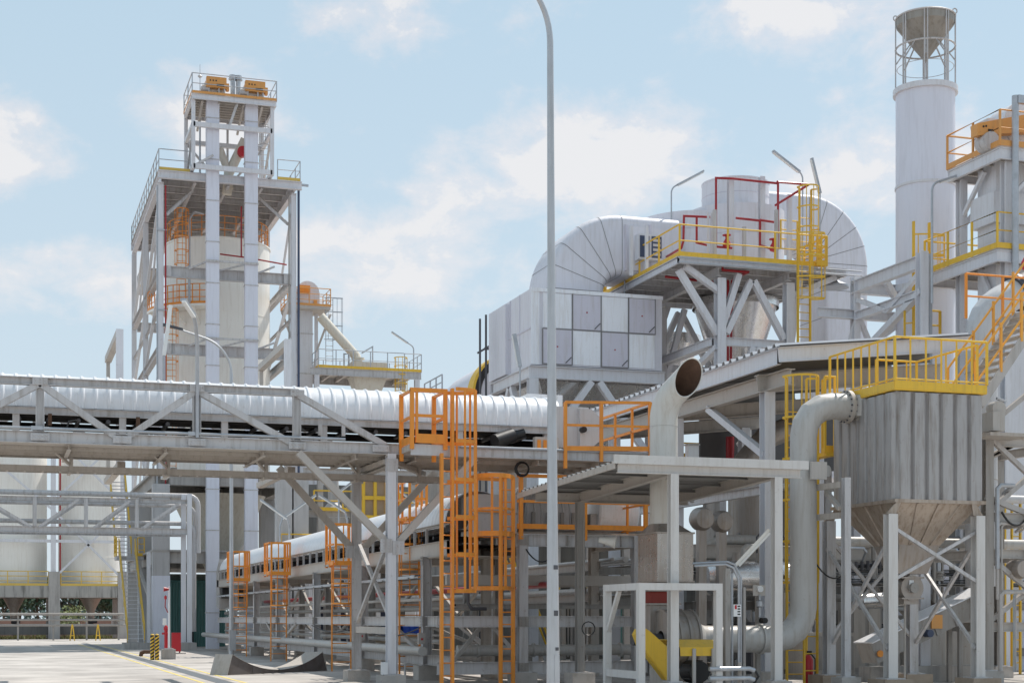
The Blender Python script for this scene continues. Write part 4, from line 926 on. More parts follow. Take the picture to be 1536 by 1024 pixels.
X, Y = place(252.5, 988); o = MB(); o.bx(X-0.28, X+0.28, Y-0.25, Y+0.25, 0, 0.42); solo(o, 'concrete_block', 'grey concrete block at the foot of the white pole by the bollards', 'block', 'concrete')
t = thing('alarm_pole', 'slim white pole carrying a red horn by the striped bollards', 'pole', (X, Y, 0.42))
MB().tube([(X+0.03, Y, 0.42), (X+0.03, Y, 3.05)], 0.045, 8).build('pole', 'hood', t, True); MB().bx(X-0.15, X+0.2, Y-0.12, Y+0.12, 0.42, 0.46).build('base_plate', 'steel', t)
o = MB(); o.cyl((X-0.2, Y-0.1, 2.92), (X+0.0, Y-0.1, 2.92), 0.10, 0.05, 10); o.build('horn', 'red', t, True); MB().lathe([(0,2.5),(0.05,2.5),(0.06,2.62),(0,2.68)], (X-0.12, Y-0.05, 0), 10).build('beacon', 'red_bright', t, True); MB().tube([(X-0.12,Y-0.05,2.5),(X-0.14,Y-0.05,2.2),(X-0.02,Y,1.95)], 0.02, 6).build('cable', 'red', t, True)
MB().bx(X-0.24, X-0.08, Y-0.06, Y-0.03, 1.42, 1.72).build('sign_plate', 'white', t)
X, Y = place(249, 978); t = thing('fire_hydrant', 'slim red fire hydrant behind the white pole', 'hydrant', (X, Y, 0))
MB().lathe([(0.13,0),(0.13,0.08),(0.085,0.1),(0.085,1.1),(0.12,1.12),(0.12,1.25),(0.05,1.36),(0,1.38)], (X, Y, 0), 14).build('body', 'red_bright', t, True); MB().cyl((X-0.2,Y-0.02,0.95),(X+0.2,Y-0.02,0.95),0.055,n=10).build('outlet','red_bright',t,True)
X, Y = place(264, 980); t = thing('hose_cabinet', 'bright red fire hose cabinet on legs next to the twin column', 'cabinet', (X, Y, 0))
MB().bx(X-0.2, X+0.22, Y-0.12, Y+0.14, 0.12, 1.02).build('box', 'red_bright', t); MB().bx(X-0.17, X+0.19, Y-0.135, Y-0.121, 0.17, 0.97).build('door', 'red_bright', t)
for dx in (-0.17, 0.17): MB().bx(X+dx-0.03, X+dx+0.03, Y-0.05, Y+0.05, 0, 0.12).build('leg', 'red', t)
MB().bx(X-0.5, X+0.45, Y-0.2, Y+0.25, 0, 0.05).build('plinth', 'concrete', t)
# curved steel saddle on the ground
t = thing('steel_saddle', 'dark curved steel cradle lying on the concrete in front of the lower conveyor', 'steel cradle', (*place(415, 1010), 0))
(ax_, ay_), (bx_, by_) = place(340, 1012), place(490, 1005)
A = Vector((ax_, ay_, 0)); B = Vector((bx_, by_, 0)); D = B-A; Lh = D.length; Dn = D.normalized(); Nn = Vector((-Dn.y, Dn.x, 0))
top = []; bot = []
for k in range(25):
    f_ = k/24; inset = 0.24
    if k == 0 or k == 24: pass
    s_ = inset+(Lh-2*inset)*f_; zc = 0.10+0.52*(2*f_-1)**2
    top.append((s_, zc)); 
prof = [(0.0, 0.0)]+top+[(Lh, 0.0)]
def strip(off): return [A+Dn*s_+Nn*off+Vector((0,0,z)) for s_, z in prof]
for o0 in (0.0, 0.62):
    mb = MB(); f0, f1 = strip(o0), strip(o0+0.03); n_ = len(f0)
    for k in range(1, n_-2):
        b0 = A+Dn*prof[k][0]+Nn*o0; b1 = A+Dn*prof[k+1][0]+Nn*o0
        mb.add([b0, b1, f0[k+1], f0[k]], [(0,1,2,3)])
    mb.add([f0[0], A+Dn*prof[1][0]+Nn*o0, f0[1]], [(0,1,2)]); mb.add([A+Dn*prof[-2][0]+Nn*o0, f0[-1], f0[-2]], [(0,1,2)])
    mb.build('side_plate', 'plate', t)
mb = MB(); f0, f1 = strip(-0.03), strip(0.66)
for k in range(len(f0)-1): mb.add([f0[k], f0[k+1], f1[k+1], f1[k]], [(0,1,2,3)])
mb.build('saddle_plate', 'steel_dusty', t, True)
for f_ in (0.25, 0.5, 0.75):
    p = A+D*f_; MB().bar(p-Nn*0.012, p-Nn*0.012+Vector((0,0,0.12+0.52*(2*f_-1)**2)), 0.03).build('stiffener', 'plate', t)
# second street lamp behind the gallery
X, Y = place(347, 985); lm2 = thing('street_lamp', 'slender street lamp behind the gallery with its arm bent to the left', 'street lamp', (X, Y, 0))
zt2 = za(507, X, Y); c = Vector((X, Y, zt2-1.6)); pts = [Vector((X, Y, 0)), Vector((X, Y, 1.2)), Vector((X, Y, 5)), c]; rs = [0.11, 0.1, 0.085, 0.07]
for k in range(1, 10):
    s_ = k/9*1.25; pts.append(c+Vector((-1.6*(1-math.cos(s_)), 0, 1.6*math.sin(s_)))); rs.append(0.055)
pts.append(pts[-1]+Vector((-1.1, 0, 0.32))); rs.append(0.045)
MB().tube(pts, rs, 10).build('pole', 'lamp_pole', lm2, True); e_ = pts[-1]
MB().bx(X-0.1, X+0.18, Y-0.13, Y+0.1, 0.3, 1.2).build('door', 'lamp_pole', lm2)
MB().loft([e_+Vector((.1,-.07,-.03)), e_+Vector((.1,.07,-.03)), e_+Vector((.1,.07,.07)), e_+Vector((.1,-.07,.07))], [e_+Vector((-.75,-.12,.14)), e_+Vector((-.75,.12,.14)), e_+Vector((-.75,.1,.24)), e_+Vector((-.75,-.1,.24))]).build('lamp_head', 'dark_metal', lm2)
# light on the gallery's truss post
X = g(295); t = thing('tube_light', 'street style light on a steel pole clamped to the gallery truss post', 'light', (X, YF-0.13, 6.0), None)
zt3 = za(520, X, YF); MB().tube([(X, YF-0.13, 6.0), (X, YF-0.13, zt3), (X-0.05, YF-0.3, zt3+0.4), (X-0.13, YF-0.5, zt3+0.66)], 0.045, 8).build('pole', 'galv', t, True)
p = Vector((X-0.13, YF-0.5, zt3+0.66)); q_ = Vector((xa(275, YF-1.3), YF-1.3, za(449, xa(275, YF-1.3), YF-1.3)))
MB().bar(p, q_, 0.12, 0.06).build('lamp_housing', 'galv', t); MB().bar(p+Vector((0,-.03,-.05)), q_+Vector((0,-.03,-.05)), 0.09, 0.05).build('diffuser', 'lamp_white', t)
t = thing('tube_light', 'slanted cream tube lamp on a short pole in front of the tower left column', 'light', (xa(246, 44), 44, 5.8))
X = xa(246, 44); p = Vector((X, 44, za(533, X, 44))); q_ = Vector((xa(256, 44), 44.0, za(457, X, 44)))
MB().tube([(X, 44, 5.6), p], 0.04, 8).build('pole', 'galv', t, True); MB().bar(p, q_, 0.10, 0.10).build('diffuser', 'lamp_white', t)
MB().bx(X-0.08, X+0.08, YK, 44.1, 5.5, 5.6).build('bracket', 'galv', t)
# drain with yellow lines
struct(MB().bx(5.55, 5.97, -10, 112, 0.001, 0.006), 'road_drain', 'grate')
for X in (5.22, 6.28): struct(MB().bx(X-0.05, X+0.05, -10, 108, 0.001, 0.005), 'road_marking', 'paint_yellow')
# ================================================================ lower conveyor on its pipe rack, running away from the viewer
RX0, RX1 = 11.4, 13.5
RY = [42.5, 50.4, 58.3, 66.5, 72.6, 79.6]
rack = thing('conveyor_rack', 'long grey steel rack of columns and beams carrying the lower conveyor away from the viewer', 'steel rack', (RX0, RY[0], 0))
for Y in RY:
    for X in (RX0, RX1):
        MB().ibeam((X, Y, 0.40), (X, Y, 3.42), 0.24, 0.26, up=(1,0,0)).build('column', 'steel' if X == RX0 else 'steel_dim', rack)  # back row gets the darker steel as painted shade
        footing(rack, X, Y, 0.40, 0.6)
    bolted(rack, (RX0-0.13, Y, 1.62), 0.24, 0.3, 'steel_dim', 'x', 2, 3, name='beam_plate'); bolted(rack, (RX0-0.13, Y, 3.3), 0.24, 0.26, 'steel_dim', 'x', 2, 3, name='beam_plate')
    MB().ibeam((RX0+0.12, Y, 3.30), (RX1-0.12, Y, 3.30), 0.18, 0.24).build('cross_beam', 'steel_dusty', rack)
    MB().ibeam((RX0+0.12, Y, 1.62), (RX1-0.12, Y, 1.62), 0.18, 0.24).build('cross_beam', 'steel_dim', rack)
for X in (RX0, RX1):
    for a, b in zip([39.4]+RY, RY+[86]):
        if a == 39.4 and X == RX0: pass
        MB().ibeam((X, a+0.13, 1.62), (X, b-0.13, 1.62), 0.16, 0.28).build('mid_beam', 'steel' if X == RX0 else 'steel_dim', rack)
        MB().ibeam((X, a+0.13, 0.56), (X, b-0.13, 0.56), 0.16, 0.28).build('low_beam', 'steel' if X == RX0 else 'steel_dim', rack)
    for a, b in ((RY[0], RY[1]), (RY[3], RY[2]), (RY[3], RY[4])):
        MB().bar((X, a, 0.62), (X, (a+b)/2, 1.5), 0.11).build('brace', 'steel_low', rack)
cv = thing('belt_conveyor', 'lower white hooded belt conveyor running away on the rack with orange ladders', 'conveyor', (12.4, 42, 3.4))
for X in (RX0+0.05, RX1-0.1):
    MB().chan((X, 40.3, 3.58), (X, 86, 3.58), 0.08 if X > 12 else -0.08, 0.40).build('stringer', 'steel_warm', cv)
    MB().chan((X, 40.3, 4.22), (X, 86, 4.23), 0.06 if X > 12 else -0.06, 0.07).build('upper_rail', 'steel_warm', cv)
    Y = 42.5
    while Y < 85: MB().chan((X, Y, 3.78), (X, Y, 4.2), 0.07, 0.08, up=(0,1,0)).build('upright', 'steel', cv); Y += 1.32
hood_mesh((40.9, 12.42), (86.0, 12.42), 0.92, 4.22, 4.16, 0.34, axis='y', rib=0.02).build('hood', 'hood', cv, True)
mb = MB(); mb.bx(RX0+0.3, RX1-0.3, 40.5, 86, 4.04, 4.07); mb.build('belt', 'belt', cv)
MB().bx(RX0+0.25, RX1-0.25, 40.5, 86, 3.66, 3.69).build('return_belt', 'belt', cv)
mb = MB(); mb.bx(RX0+0.02, RX1-0.1, 40.4, 86, 3.36, 3.38); mb.build('floor_plate', 'steel_dusty', cv)
for k in range(33):
    Y = 42.7+1.3*k; MB().cyl((RX0+0.25, Y, 3.95), (RX1-0.25, Y, 3.95), 0.06, n=8).build('idler', 'dark_metal', cv, True)
mb = MB(); zc0 = 3.4
mb.loft([(11.5, 86.0, 2.2), (13.4, 86.0, 2.2), (13.4, 86.0, 4.9), (11.5, 86.0, 4.9)], [(11.6, 88.0, 2.4), (13.3, 88.0, 2.4), (13.3, 88.0, 4.3), (11.6, 88.0, 4.3)])
mb.build('tail_box', 'steel_low', cv)
MB().lathe([(0,0),(0.42,0),(0.42,1.2),(0,1.2)], (11.55, 85.6, 3.2), 20, axis='x').build('tail_pulley', 'black', cv, True)
# grey head box where the lower conveyor discharges
hbx = thing('transfer_box', 'grey panelled transfer box at the near end of the lower conveyor behind the orange cage', 'chute', (13.1, 40, 3.4))
zB = lambda py: za(py, xa(740, 39.6), 39.6)
xq0, xq1 = xa(717, 39.6), xa(776, 39.6)
mb = MB(); mb.bx(xq0, xq1, 39.6, 41.2, zB(800), zB(741)); mb.build('casing', 'hood_grey', hbx)
MB().bx(xq0-0.03, xq1+0.03, 39.56, 41.24, zB(770), zB(768)).build('seam', 'steel_dusty', hbx)
MB().cyl((xa(692,39.4), 39.3, zB(785)), (xa(692,39.4), 39.55, zB(785)), 0.16, n=14).build('bearing', 'black', hbx, True)
# second short conveyor along X
c2 = thing('short_conveyor', 'short conveyor with grey ribbed hood between the orange cage and the small canopy', 'conveyor', (14, 41.5, 3.9))
hood_mesh((xa(776, 41.5), 41.5), (xa(850, 41.5), 41.5), 0.75, 4.55, 4.1, 0.22, rib=0.03).build('hood', 'hood_grey', c2, True)
x0, x1 = xa(776, 40.8), xa(960, 40.8)
for Y in (40.7, 42.3): MB().chan((x0, Y, 4.02), (x1, Y, 4.02), 0.07, 0.2).build('stringer', 'steel_dim', c2)
MB().bx(x0, x1, 41.0, 42.0, 4.12, 4.16).build('belt', 'belt', c2)
for px in (800, 822, 843, 860): X = xa(px, 40.7); MB().bx(X-0.05, X+0.05, 40.66, 40.7, 4.1, 4.6).build('upright', 'steel_dim', c2)
MB().bx(xa(850, 40.9), xa(880, 40.9), 40.9, 42.2, 4.1, 4.95).build('casing', 'steel_warm', c2)
o = MB(); xm = xa(925, 41.4); zm = za(770, xm, 41.4)
o.bx(xa(886, 40.8), xa(962, 40.8), 40.8, 42.2, za(795, xm, 41), za(772, xm, 41)); o.build('lower_casing', 'steel_low', c2)
o = MB(); o.lathe([(0,0),(0.68,0.0),(0.72,0.05),(0.72,1.15),(0.68,1.2),(0,1.2)], (xa(888, 41.2), 41.3, za(768, xm, 41.3)), 28, axis='x'); o.build('drum_cover', 'hood', c2, True)
# deck and frame on the near side (along X)
YD = 39.0
nf = thing('conveyor_end_frame', 'grey frame and deck at the near end of the lower conveyor behind the street lamp', 'steel frame', (13, YD, 0))
xc = [xa(783.5, YD), xa(955, YD)]
for X in xc:
    MB().ibeam((X, YD, 0.05), (X, YD, 3.9), 0.24, 0.26, up=(0,1,0)).build('column', 'steel', nf); MB().ibeam((X, 42.2, 0.05), (X, 42.2, 3.9), 0.24, 0.26, up=(0,1,0)).build('column', 'steel_dusty', nf)
    MB().ibeam((X, YD+0.14, 3.74), (X, 42.1, 3.74), 0.18, 0.3).build('cross_beam', 'steel_dusty', nf)
footing(nf, xc[0], YD, 0.3, 0.62)
for z in (3.74, 1.62, 0.42): bolted(nf, (xc[0], YD-0.15, z), 0.26, 0.26, 'steel_dim', 'y', 2, 3, name='beam_plate')
for px in (715, 745, 820, 850, 905, 930): MB().bx(xa(px, YD)-0.006, xa(px, YD)+0.006, YD-0.1, YD+0.06, 3.6, 3.88).build('web_stiffener', 'steel_dim', nf)
xl = xa(655, YD)
for z, h in ((3.74, 0.32), (1.62, 0.29), (0.42, 0.32)):
    MB().ibeam((xl if z < 3 else xc[0]-0.1, YD-0.02, z), (xc[0]-0.13, YD-0.02, z), 0.17, h).build('beam', 'steel', nf)
    MB().ibeam((xc[0]+0.13, YD-0.02, z), (xc[1]+0.3, YD-0.02, z), 0.17, h).build('beam', 'steel', nf)
MB().bar((xa(680, YD+.5), YD+0.5, 0.6), (xa(722, YD+.5), YD+0.5, 1.5), 0.10).build('brace', 'steel_dim', nf); MB().bar((xa(738, YD+.5), YD+0.5, 1.5), (xc[0], YD+0.3, 0.7), 0.10).build('brace', 'steel_low', nf)
MB().bx(xa(776, YD), xc[1]+0.4, YD, 42.4, 3.90, 3.95).build('deck', 'steel_dusty', nf)
o = MB(); zr = lambda py: za(py, xa(850, YD-.1), YD-0.1)
xr0, xr1 = xa(778, YD-.1), xa(971, YD-.1)
rl = thing('guardrail', 'long orange guardrail of the lower deck running behind the street lamp to the exhaust pipe', 'guardrail', (xr0, YD, 3.95))
for py, hh in ((715, 0.09), (753, 0.07), (790, 0.13)): MB().bar((xr0-0.05, YD-0.12, zr(py)), (xr1+0.05, YD-0.12, zr(py)), 0.05, hh).build('rail', 'orange', rl)
for px in (781, 828, 877, 968): X = xa(px, YD-.1); MB().bx(X-0.05, X+0.05, YD-0.17, YD-0.07, 3.75, zr(713)).build('post', 'orange', rl)
o = MB()
for py in (715, 753, 790): o.bar((xr1, YD-0.1, zr(py)), (xr1, 41.5, zr(py)), 0.05)
for Y in (40.3, 41.5): o.bar((xr1, Y, 3.8), (xr1, Y, zr(713)), 0.06)
o.build('end_rail', 'orange', rl)
# grey pipes beside the rack
for k, (X, z, r_, m_, lab) in enumerate(((10.9, 0.82, 0.13, 'duct', 'thick grey pipe lying along the foot of the conveyor rack'), (14.3, 2.62, 0.09, 'red', 'dark red fire pipe running behind the conveyor rack'), (12.1, 1.98, 0.07, 'steel_dim', 'thin grey pipe on the middle beams of the conveyor rack'))):
    o = MB(); o.tube([(X, 40.0 if k else 41.0, z), (X, 88, z)], r_, 12); solo(o, 'process_pipe', lab, 'pipe', m_, True)
o = MB(); o.tube([(11.6, 40.1, 0.85), (xa(960, 40.1), 40.1, 0.85)], 0.15, 14)
for px in (716, 800, 930): X = xa(px, 40.1); o.tube([(X-0.03, 40.1, 0.85), (X+0.03, 40.1, 0.85)], 0.19, 14)
solo(o, 'process_pipe', 'thick dusty pipe low behind the street lamp foot', 'pipe', 'duct', True)
ct = thing('cable_tray', 'grey cable tray on the middle beams at the near end of the rack', 'cable tray', (13, 40.3, 2.4))
for Y in (40.2, 40.7): MB().chan((11.6, Y, 2.02), (xa(960, Y), Y, 2.02), 0.05, 0.12).build('side_rail', 'steel_dim', ct)
o = MB(); o.bx(11.6, xa(960, 40.4), 40.26, 40.66, 2.0, 2.02); o.build('tray', 'steel_dusty', ct)
MB().tube([(11.6, 40.4, 2.05), (xa(960, 40.4), 40.4, 2.05)], 0.04, 6).build('cable', 'black', ct, True)
for Y in (41.2, 43.0): MB().bar((11.6, Y, 2.75), (xa(960, Y), Y, 2.75), 0.2, 0.28).build('beam', 'steel_warm', ct)
o = MB(); X = xa(702, 39.3); o.tube([(X, 39.3, 3.5), (X, 39.3, 2.1), (X+0.1, 39.3, 1.95), (X+0.5, 39.3, 1.95)], 0.045, 8)
solo(o, 'conduit', 'bent dark conduit behind the two tall orange ladders', 'conduit', 'dark_metal', True)
# ---------------------------------------------------------------- orange ladders with gates along the lower conveyor
def gate_ladder(pxa, pxb, py_base, ztop, zdeck, zcage, lab, wl=0.62, dx=0.0):
    cz = F_PX*EYE/(py_base-HY); r = ratio((pxa+pxb)/2); Y = cz/(r*ST+CT)
    xa_, xb_ = xa(pxa, Y), xa(pxb, Y); xm = (xa_+xb_)/2
    t = thing('caged_ladder', lab, 'ladder', (xm, Y, 0), 'orange caged ladders along the lower conveyor')
    lx = xb_-wl/2-0.04
    ladder(t, (lx, Y, 0), zdeck, 'orange', wl, 'x', 0.035, 0.016, 0.30, cage_from=zcage, cage_to=zdeck+0.02, cage_r=wl/2+0.03, hoop_step=0.75, bars=4, cage_dir=(0,-1,0), ext=0.0)
    gt = MB(); w = xb_-xa_
    for X in (xa_+0.2, xb_): gt.bx(X-0.035, X+0.035, Y-0.62, Y-0.56, zdeck-0.05, ztop)
    for z, hh in ((ztop-0.04, 0.08), (zdeck+0.62, 0.06), (zdeck+0.03, 0.14)): gt.bx(xa_+0.2, xb_, Y-0.61, Y-0.57, z-hh/2, z+hh/2)
    for f_ in (0.38, 0.68): X = xa_+0.2+(w-0.2)*f_; gt.bx(X-0.02, X+0.02, Y-0.6, Y-0.575, zdeck, ztop-0.03)
    gt.build('gate', 'orange', t)
    for X in (xa_+0.12, xb_):
        s_ = MB()
        for z, hh in ((ztop-0.04, 0.07), (zdeck+0.62, 0.06), (zdeck+0.03, 0.14)): s_.bx(X-0.02, X+0.02, Y-0.6, Y+0.55, z-hh/2, z+hh/2)
        s_.bx(X-0.04, X+0.04, Y+0.48, Y+0.56, zdeck-0.1, ztop); s_.bx(X-0.03, X+0.03, Y-0.07, Y-0.01, zdeck-0.1, ztop)
        s_.build('side_rail', 'orange', t)
    MB().bx(xa_+0.08, xb_+0.02, Y+0.02, Y+0.75, zdeck-0.06, zdeck).build('deck', 'steel_dusty', t)
    return t
gate_ladder(340, 371, 984, 4.70, 3.40, 2.20, 'farthest orange caged ladder at the tail of the lower conveyor')
gate_ladder(396, 431, 991, 4.72, 3.46, 2.22, 'orange caged ladder above the curved steel cradle')
gate_ladder(489, 528, 1006, 4.74, 3.44, 2.18, 'orange caged ladder between the curved steel cradle and the trestle column')
gate_ladder(597, 632, 1014, 5.70, 4.55, 2.40, 'orange caged ladder just right of the gallery trestle')
# cage at the lower deck, nearest
Y6 = 38.1
t = thing('caged_ladder', 'near orange ladder with a wide round cage left of the street lamp', 'ladder', (xa(760, Y6), Y6, 0))
a6, b6, c6 = xa(751, Y6), xa(769.5, Y6), xa(714, Y6)
z6 = lambda py: za(py, xa(745, Y6), Y6)
for X in (a6, b6): MB().bx(X-0.045, X+0.045, Y6-0.04, Y6+0.04, 0, z6(714) if X == b6 else z6(800)).build('stringer', 'orange', t)
MB().bx(a6-0.03, a6+0.03, Y6-0.42, Y6-0.36, z6(880), z6(716)).build('cage_bar', 'orange', t)
for k in range(1, 18): MB().tube([(a6, Y6, 0.31*k), (b6, Y6, 0.31*k)], 0.017, 5).build('rung', 'orange', t)
for py, hh in ((715, 0.11), (764, 0.06), (801, 0.13), (882, 0.10)):
    o = MB(); z = z6(py); pts = [(b6, Y6-0.05, z)]+[((a6+c6)/2+0.1-0.0+((b6-c6)/2-0.05)*math.cos(s_), Y6-0.05-0.48*math.sin(s_), z) for s_ in [math.pi*k/12 for k in range(1, 12)]]+[(c6, Y6-0.05, z), (c6, Y6+0.5, z)]
    for p, q_ in zip(pts, pts[1:]): o.bar(p, q_, 0.014, hh)
    o.build('cage_hoop', 'orange', t)
    MB().bar((c6, Y6+0.5, z), (b6, Y6+0.75, z), 0.03, hh*0.8).build('back_rail', 'orange', t)
for px, yy in ((714.5, -0.05), (730, -0.45), (741, -0.52)):
    X = xa(px, Y6); MB().bx(X-0.03, X+0.03, Y6+yy-0.01, Y6+yy+0.01, z6(882), z6(714)).build('cage_bar', 'orange', t)
MB().bx(c6-0.04, c6+0.04, Y6+0.45, Y6+0.53, 3.2, z6(714)).build('post', 'orange', t)
MB().bx(b6-0.1, b6-0.04, Y6+0.7, Y6+0.78, 3.2, z6(714)).build('post', 'orange', t)
MB().bx(c6, b6, Y6+0.1, Y6+0.8, 3.80, 3.86).build('deck', 'steel_dusty', t)
# ================================================================ small fan canopy
YC0, YC1 = 31.2, 36.9
cn_ = thing('fan_canopy', 'small flat steel canopy over the fan, on slim posts, at the bottom centre right', 'canopy', (xa(1088, YC0), YC0, 0))
XA, XB = xa(921, YC0), xa(1205, YC0); zc = lambda py: za(py, xa(1060, YC0), YC0)
P0, P1 = xa(1009.5, YC0), xa(1165, YC0)
for X in (P0, P1):
    MB().ibeam((X, YC0, 0.33), (X, YC0, zc(712)), 0.19, 0.2, up=(0,1,0)).build('post', 'fascia', cn_); footing(cn_, X, YC0, 0.33, 0.5)
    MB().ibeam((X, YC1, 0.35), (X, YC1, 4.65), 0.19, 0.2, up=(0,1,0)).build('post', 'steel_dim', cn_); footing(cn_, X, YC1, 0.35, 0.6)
    MB().ibeam((X, YC0+0.1, zc(706)), (X, YC1, 4.70), 0.16, 0.24).build('rafter', 'steel_warm', cn_)
MB().ibeam((XA+0.08, YC0, zc(706)), (XB-0.08, YC0, zc(706)), 0.16, 0.20).build('front_beam', 'fascia', cn_)
MB().ibeam((XA+0.2, YC1, 4.70), (XB-0.2, YC1, 4.70), 0.16, 0.22).build('rear_beam', 'steel_warm', cn_)
def corrugated(x0, x1, y0, y1, zf, pitch, amp, along='y', t=0.015):
    """trapezoid roof sheet; corrugation lines run along the given axis"""
    mb = MB(); vs = []; fs = []
    a0, a1 = (x0, x1) if along == 'y' else (y0, y1); n = int((a1-a0)/pitch); pr_ = []
    for k in range(n):
        a = a0+pitch*k; pr_ += [(a, 0), (a+pitch*0.55, 0), (a+pitch*0.65, amp), (a+pitch*0.9, amp)]
    pr_.append((a0+pitch*n, 0))
    for a, z in pr_:
        for b in ((y0, y1) if along == 'y' else (x0, x1)):
            p = (a, b) if along == 'y' else (b, a); vs.append((*p, zf(*p)+z))
    m = len(vs); vs = vs+[(x, y, z-t) for x, y, z in vs]
    for i in range(len(pr_)-1):
        fs += [(2*i, 2*i+1, 2*i+3, 2*i+2), (m+2*i, m+2*i+2, m+2*i+3, m+2*i+1), (2*i, 2*i+2, m+2*i+2, m+2*i), (2*i+1, m+2*i+1, m+2*i+3, 2*i+3)]
    return mb.add(vs, fs)
zr0, zr1 = zc(699)+0.01, 4.86
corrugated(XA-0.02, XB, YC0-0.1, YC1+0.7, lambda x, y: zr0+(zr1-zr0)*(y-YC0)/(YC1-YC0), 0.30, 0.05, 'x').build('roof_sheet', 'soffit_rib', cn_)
MB().bx(XA-0.05, XB+0.05, YC0-0.16, YC0-0.10, zc(700), zc(687)).build('front_flashing', 'fascia', cn_)
MB().bar((XA-0.03, YC0-0.1, zr0-0.07), (XA-0.03, YC1+0.7, zr1-0.09), 0.04, 0.13).build('side_flashing', 'steel_dusty', cn_)
for k in range(1, 4):
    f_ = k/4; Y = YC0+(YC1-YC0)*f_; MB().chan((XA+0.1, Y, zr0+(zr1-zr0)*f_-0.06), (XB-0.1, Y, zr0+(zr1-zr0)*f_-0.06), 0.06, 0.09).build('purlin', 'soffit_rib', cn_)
# horn loudspeaker
X = xa(882, YC1-0.15); Y = YC1-0.15
hs = thing('horn_speaker', 'cream horn loudspeaker fixed to the rear canopy post right of the street lamp', 'loudspeaker', (xa(900, Y), Y, za(812, X, Y)))
h0, h1 = Vector((xa(896, Y), Y-0.12, za(809, X, Y))), Vector((xa(917, Y), Y-0.3, za(813, X, Y)))
MB().tube([h0, h0.lerp(h1, 0.45), h0.lerp(h1, 0.8), h1], [0.07, 0.10, 0.13, 0.17], 16, True).build('horn', 'silo', hs, True)
MB().bar((X, Y, za(803, X, Y)), h0.lerp(h1, 0.3)+Vector((0,0,.12)), 0.05).build('bracket', 'steel_dim', hs)
cd = thing('conduit', 'thin conduit and looped cable up the rear canopy post', 'conduit', (X, Y, 0))
MB().tube([(X-0.12, Y-0.05, 0.4), (X-0.12, Y-0.05, 4.2)], 0.022, 6).build('conduit', 'steel_dim', cd, True)
c = MB(); c.ring((X-0.02, Y-0.08, za(942, X, Y)), 0.17, 0.014, 16, 'y'); c.build('cable_loop', 'black', cd, True)
# ---------------------------------------------------------------- exhaust stack with bent mouth
YX = 33.9; XX = xa(995.5, YX); zx = lambda py: za(py, XX, YX)
ex = thing('exhaust_pipe', 'cream exhaust pipe with a bent rust lined mouth rising through the small canopy', 'exhaust', (XX, YX, 2.5))
d_ = Vector((0.528, -0.849, 0)); c0 = Vector((XX, YX, zx(630))); rad = 0.80; UP = Vector((0,0,1))
pts = [Vector((XX, YX, zx(797))), c0]
for k in range(1, 13):
    s_ = k/12*R(52); pts.append(c0+d_*rad*(1-math.cos(s_))+UP*rad*math.sin(s_))
tn = (d_*math.sin(R(52))+UP*math.cos(R(52))).normalized()
tip = pts[-1]+tn*0.48; nc = Vector((0.117, -0.99, -0.05)).normalized()
def stub(r_):
    o = MB(); o.tube(pts+[tip], r_, 32, False); n_ = 32
    for j in range(n_):
        p = Vector(o.v[-n_+j]); p = p-tn*((p-tip).dot(nc)/tn.dot(nc)); o.v[-n_+j] = tuple(p)
    return o
o = stub(0.325); mouth = [Vector(p) for p in o.v[-32:]]; o.build('pipe', 'duct_pale', ex, True)
o = stub(0.312); o.v = o.v[64:]; o.f = [tuple(i-64 for i in f) for f in o.f if min(f) >= 64]; o.build('lining', 'rust', ex, True)
rim = MB(); rim.tube(mouth, 0.016, 6, closed=True); rim.build('rim', 'duct_pale', ex, True)
MB().ring((XX, YX, zx(640)), 0.327, 0.006, 32).build('seam', 'duct', ex, True)
# stainless transition, red joint, outlet
xb0, yb0 = xa(986, 33.45), 33.45; xb1 = xa(1040, 33.45); yb1 = 34.6
MB().bx(xb0, xb1, yb0, yb1, zx(872), zx(800)).build('outlet_box', 'outlet_steel', ex)
o = MB(); nn = 24; ring_ = [(XX+0.335*math.cos(2*math.pi*k/nn), YX+0.335*math.sin(2*math.pi*k/nn), zx(786)) for k in range(nn)]
def sq(t, hx, hy, cx, cy): 
    c, s_ = math.cos(t), math.sin(t); m = max(abs(c), abs(s_)); return (cx+hx*c/m, cy+hy*s_/m)
bxm, bym = (xb0+xb1)/2, (yb0+yb1)/2
o.loft([(*sq(2*math.pi*k/nn, (xb1-xb0)/2-0.004, (yb1-yb0)/2-0.004, bxm, bym), zx(800)+0.002) for k in range(nn)], ring_, False, False); o.build('transition', 'stainless_dull', ex, True)
for py in (800, 872): MB().bx(xb0-0.03, xb1+0.03, yb0-0.03, yb1+0.03, zx(py)-0.02, zx(py)+0.02).build('flange', 'stainless_dull', ex)
jx0, jx1 = xa(975, 33.6), xa(1018, 33.6)
MB().loft([(jx0,33.6,zx(886)),(jx1,33.6,zx(886)),(jx1,34.3,zx(886)),(jx0,34.3,zx(886))], [(xb0+0.02,yb0+0.02,zx(872)-0.03),(xb1-0.02,yb0+0.02,zx(872)-0.03),(xb1-0.02,yb1-0.02,zx(872)-0.03),(xb0+0.02,yb1-0.02,zx(872)-0.03)]).build('reducer', 'stainless_dull', ex)
MB().bx(jx0+0.01, jx1-0.01, 33.61, 34.29, zx(905), zx(887)).build('flexible_joint', 'redjoint', ex)
for py in (905.5, 885.5): MB().bx(jx0-0.05, jx1+0.05, 33.55, 34.35, zx(py)-0.018, zx(py)+0.018).build('flange', 'stainless_dull', ex)
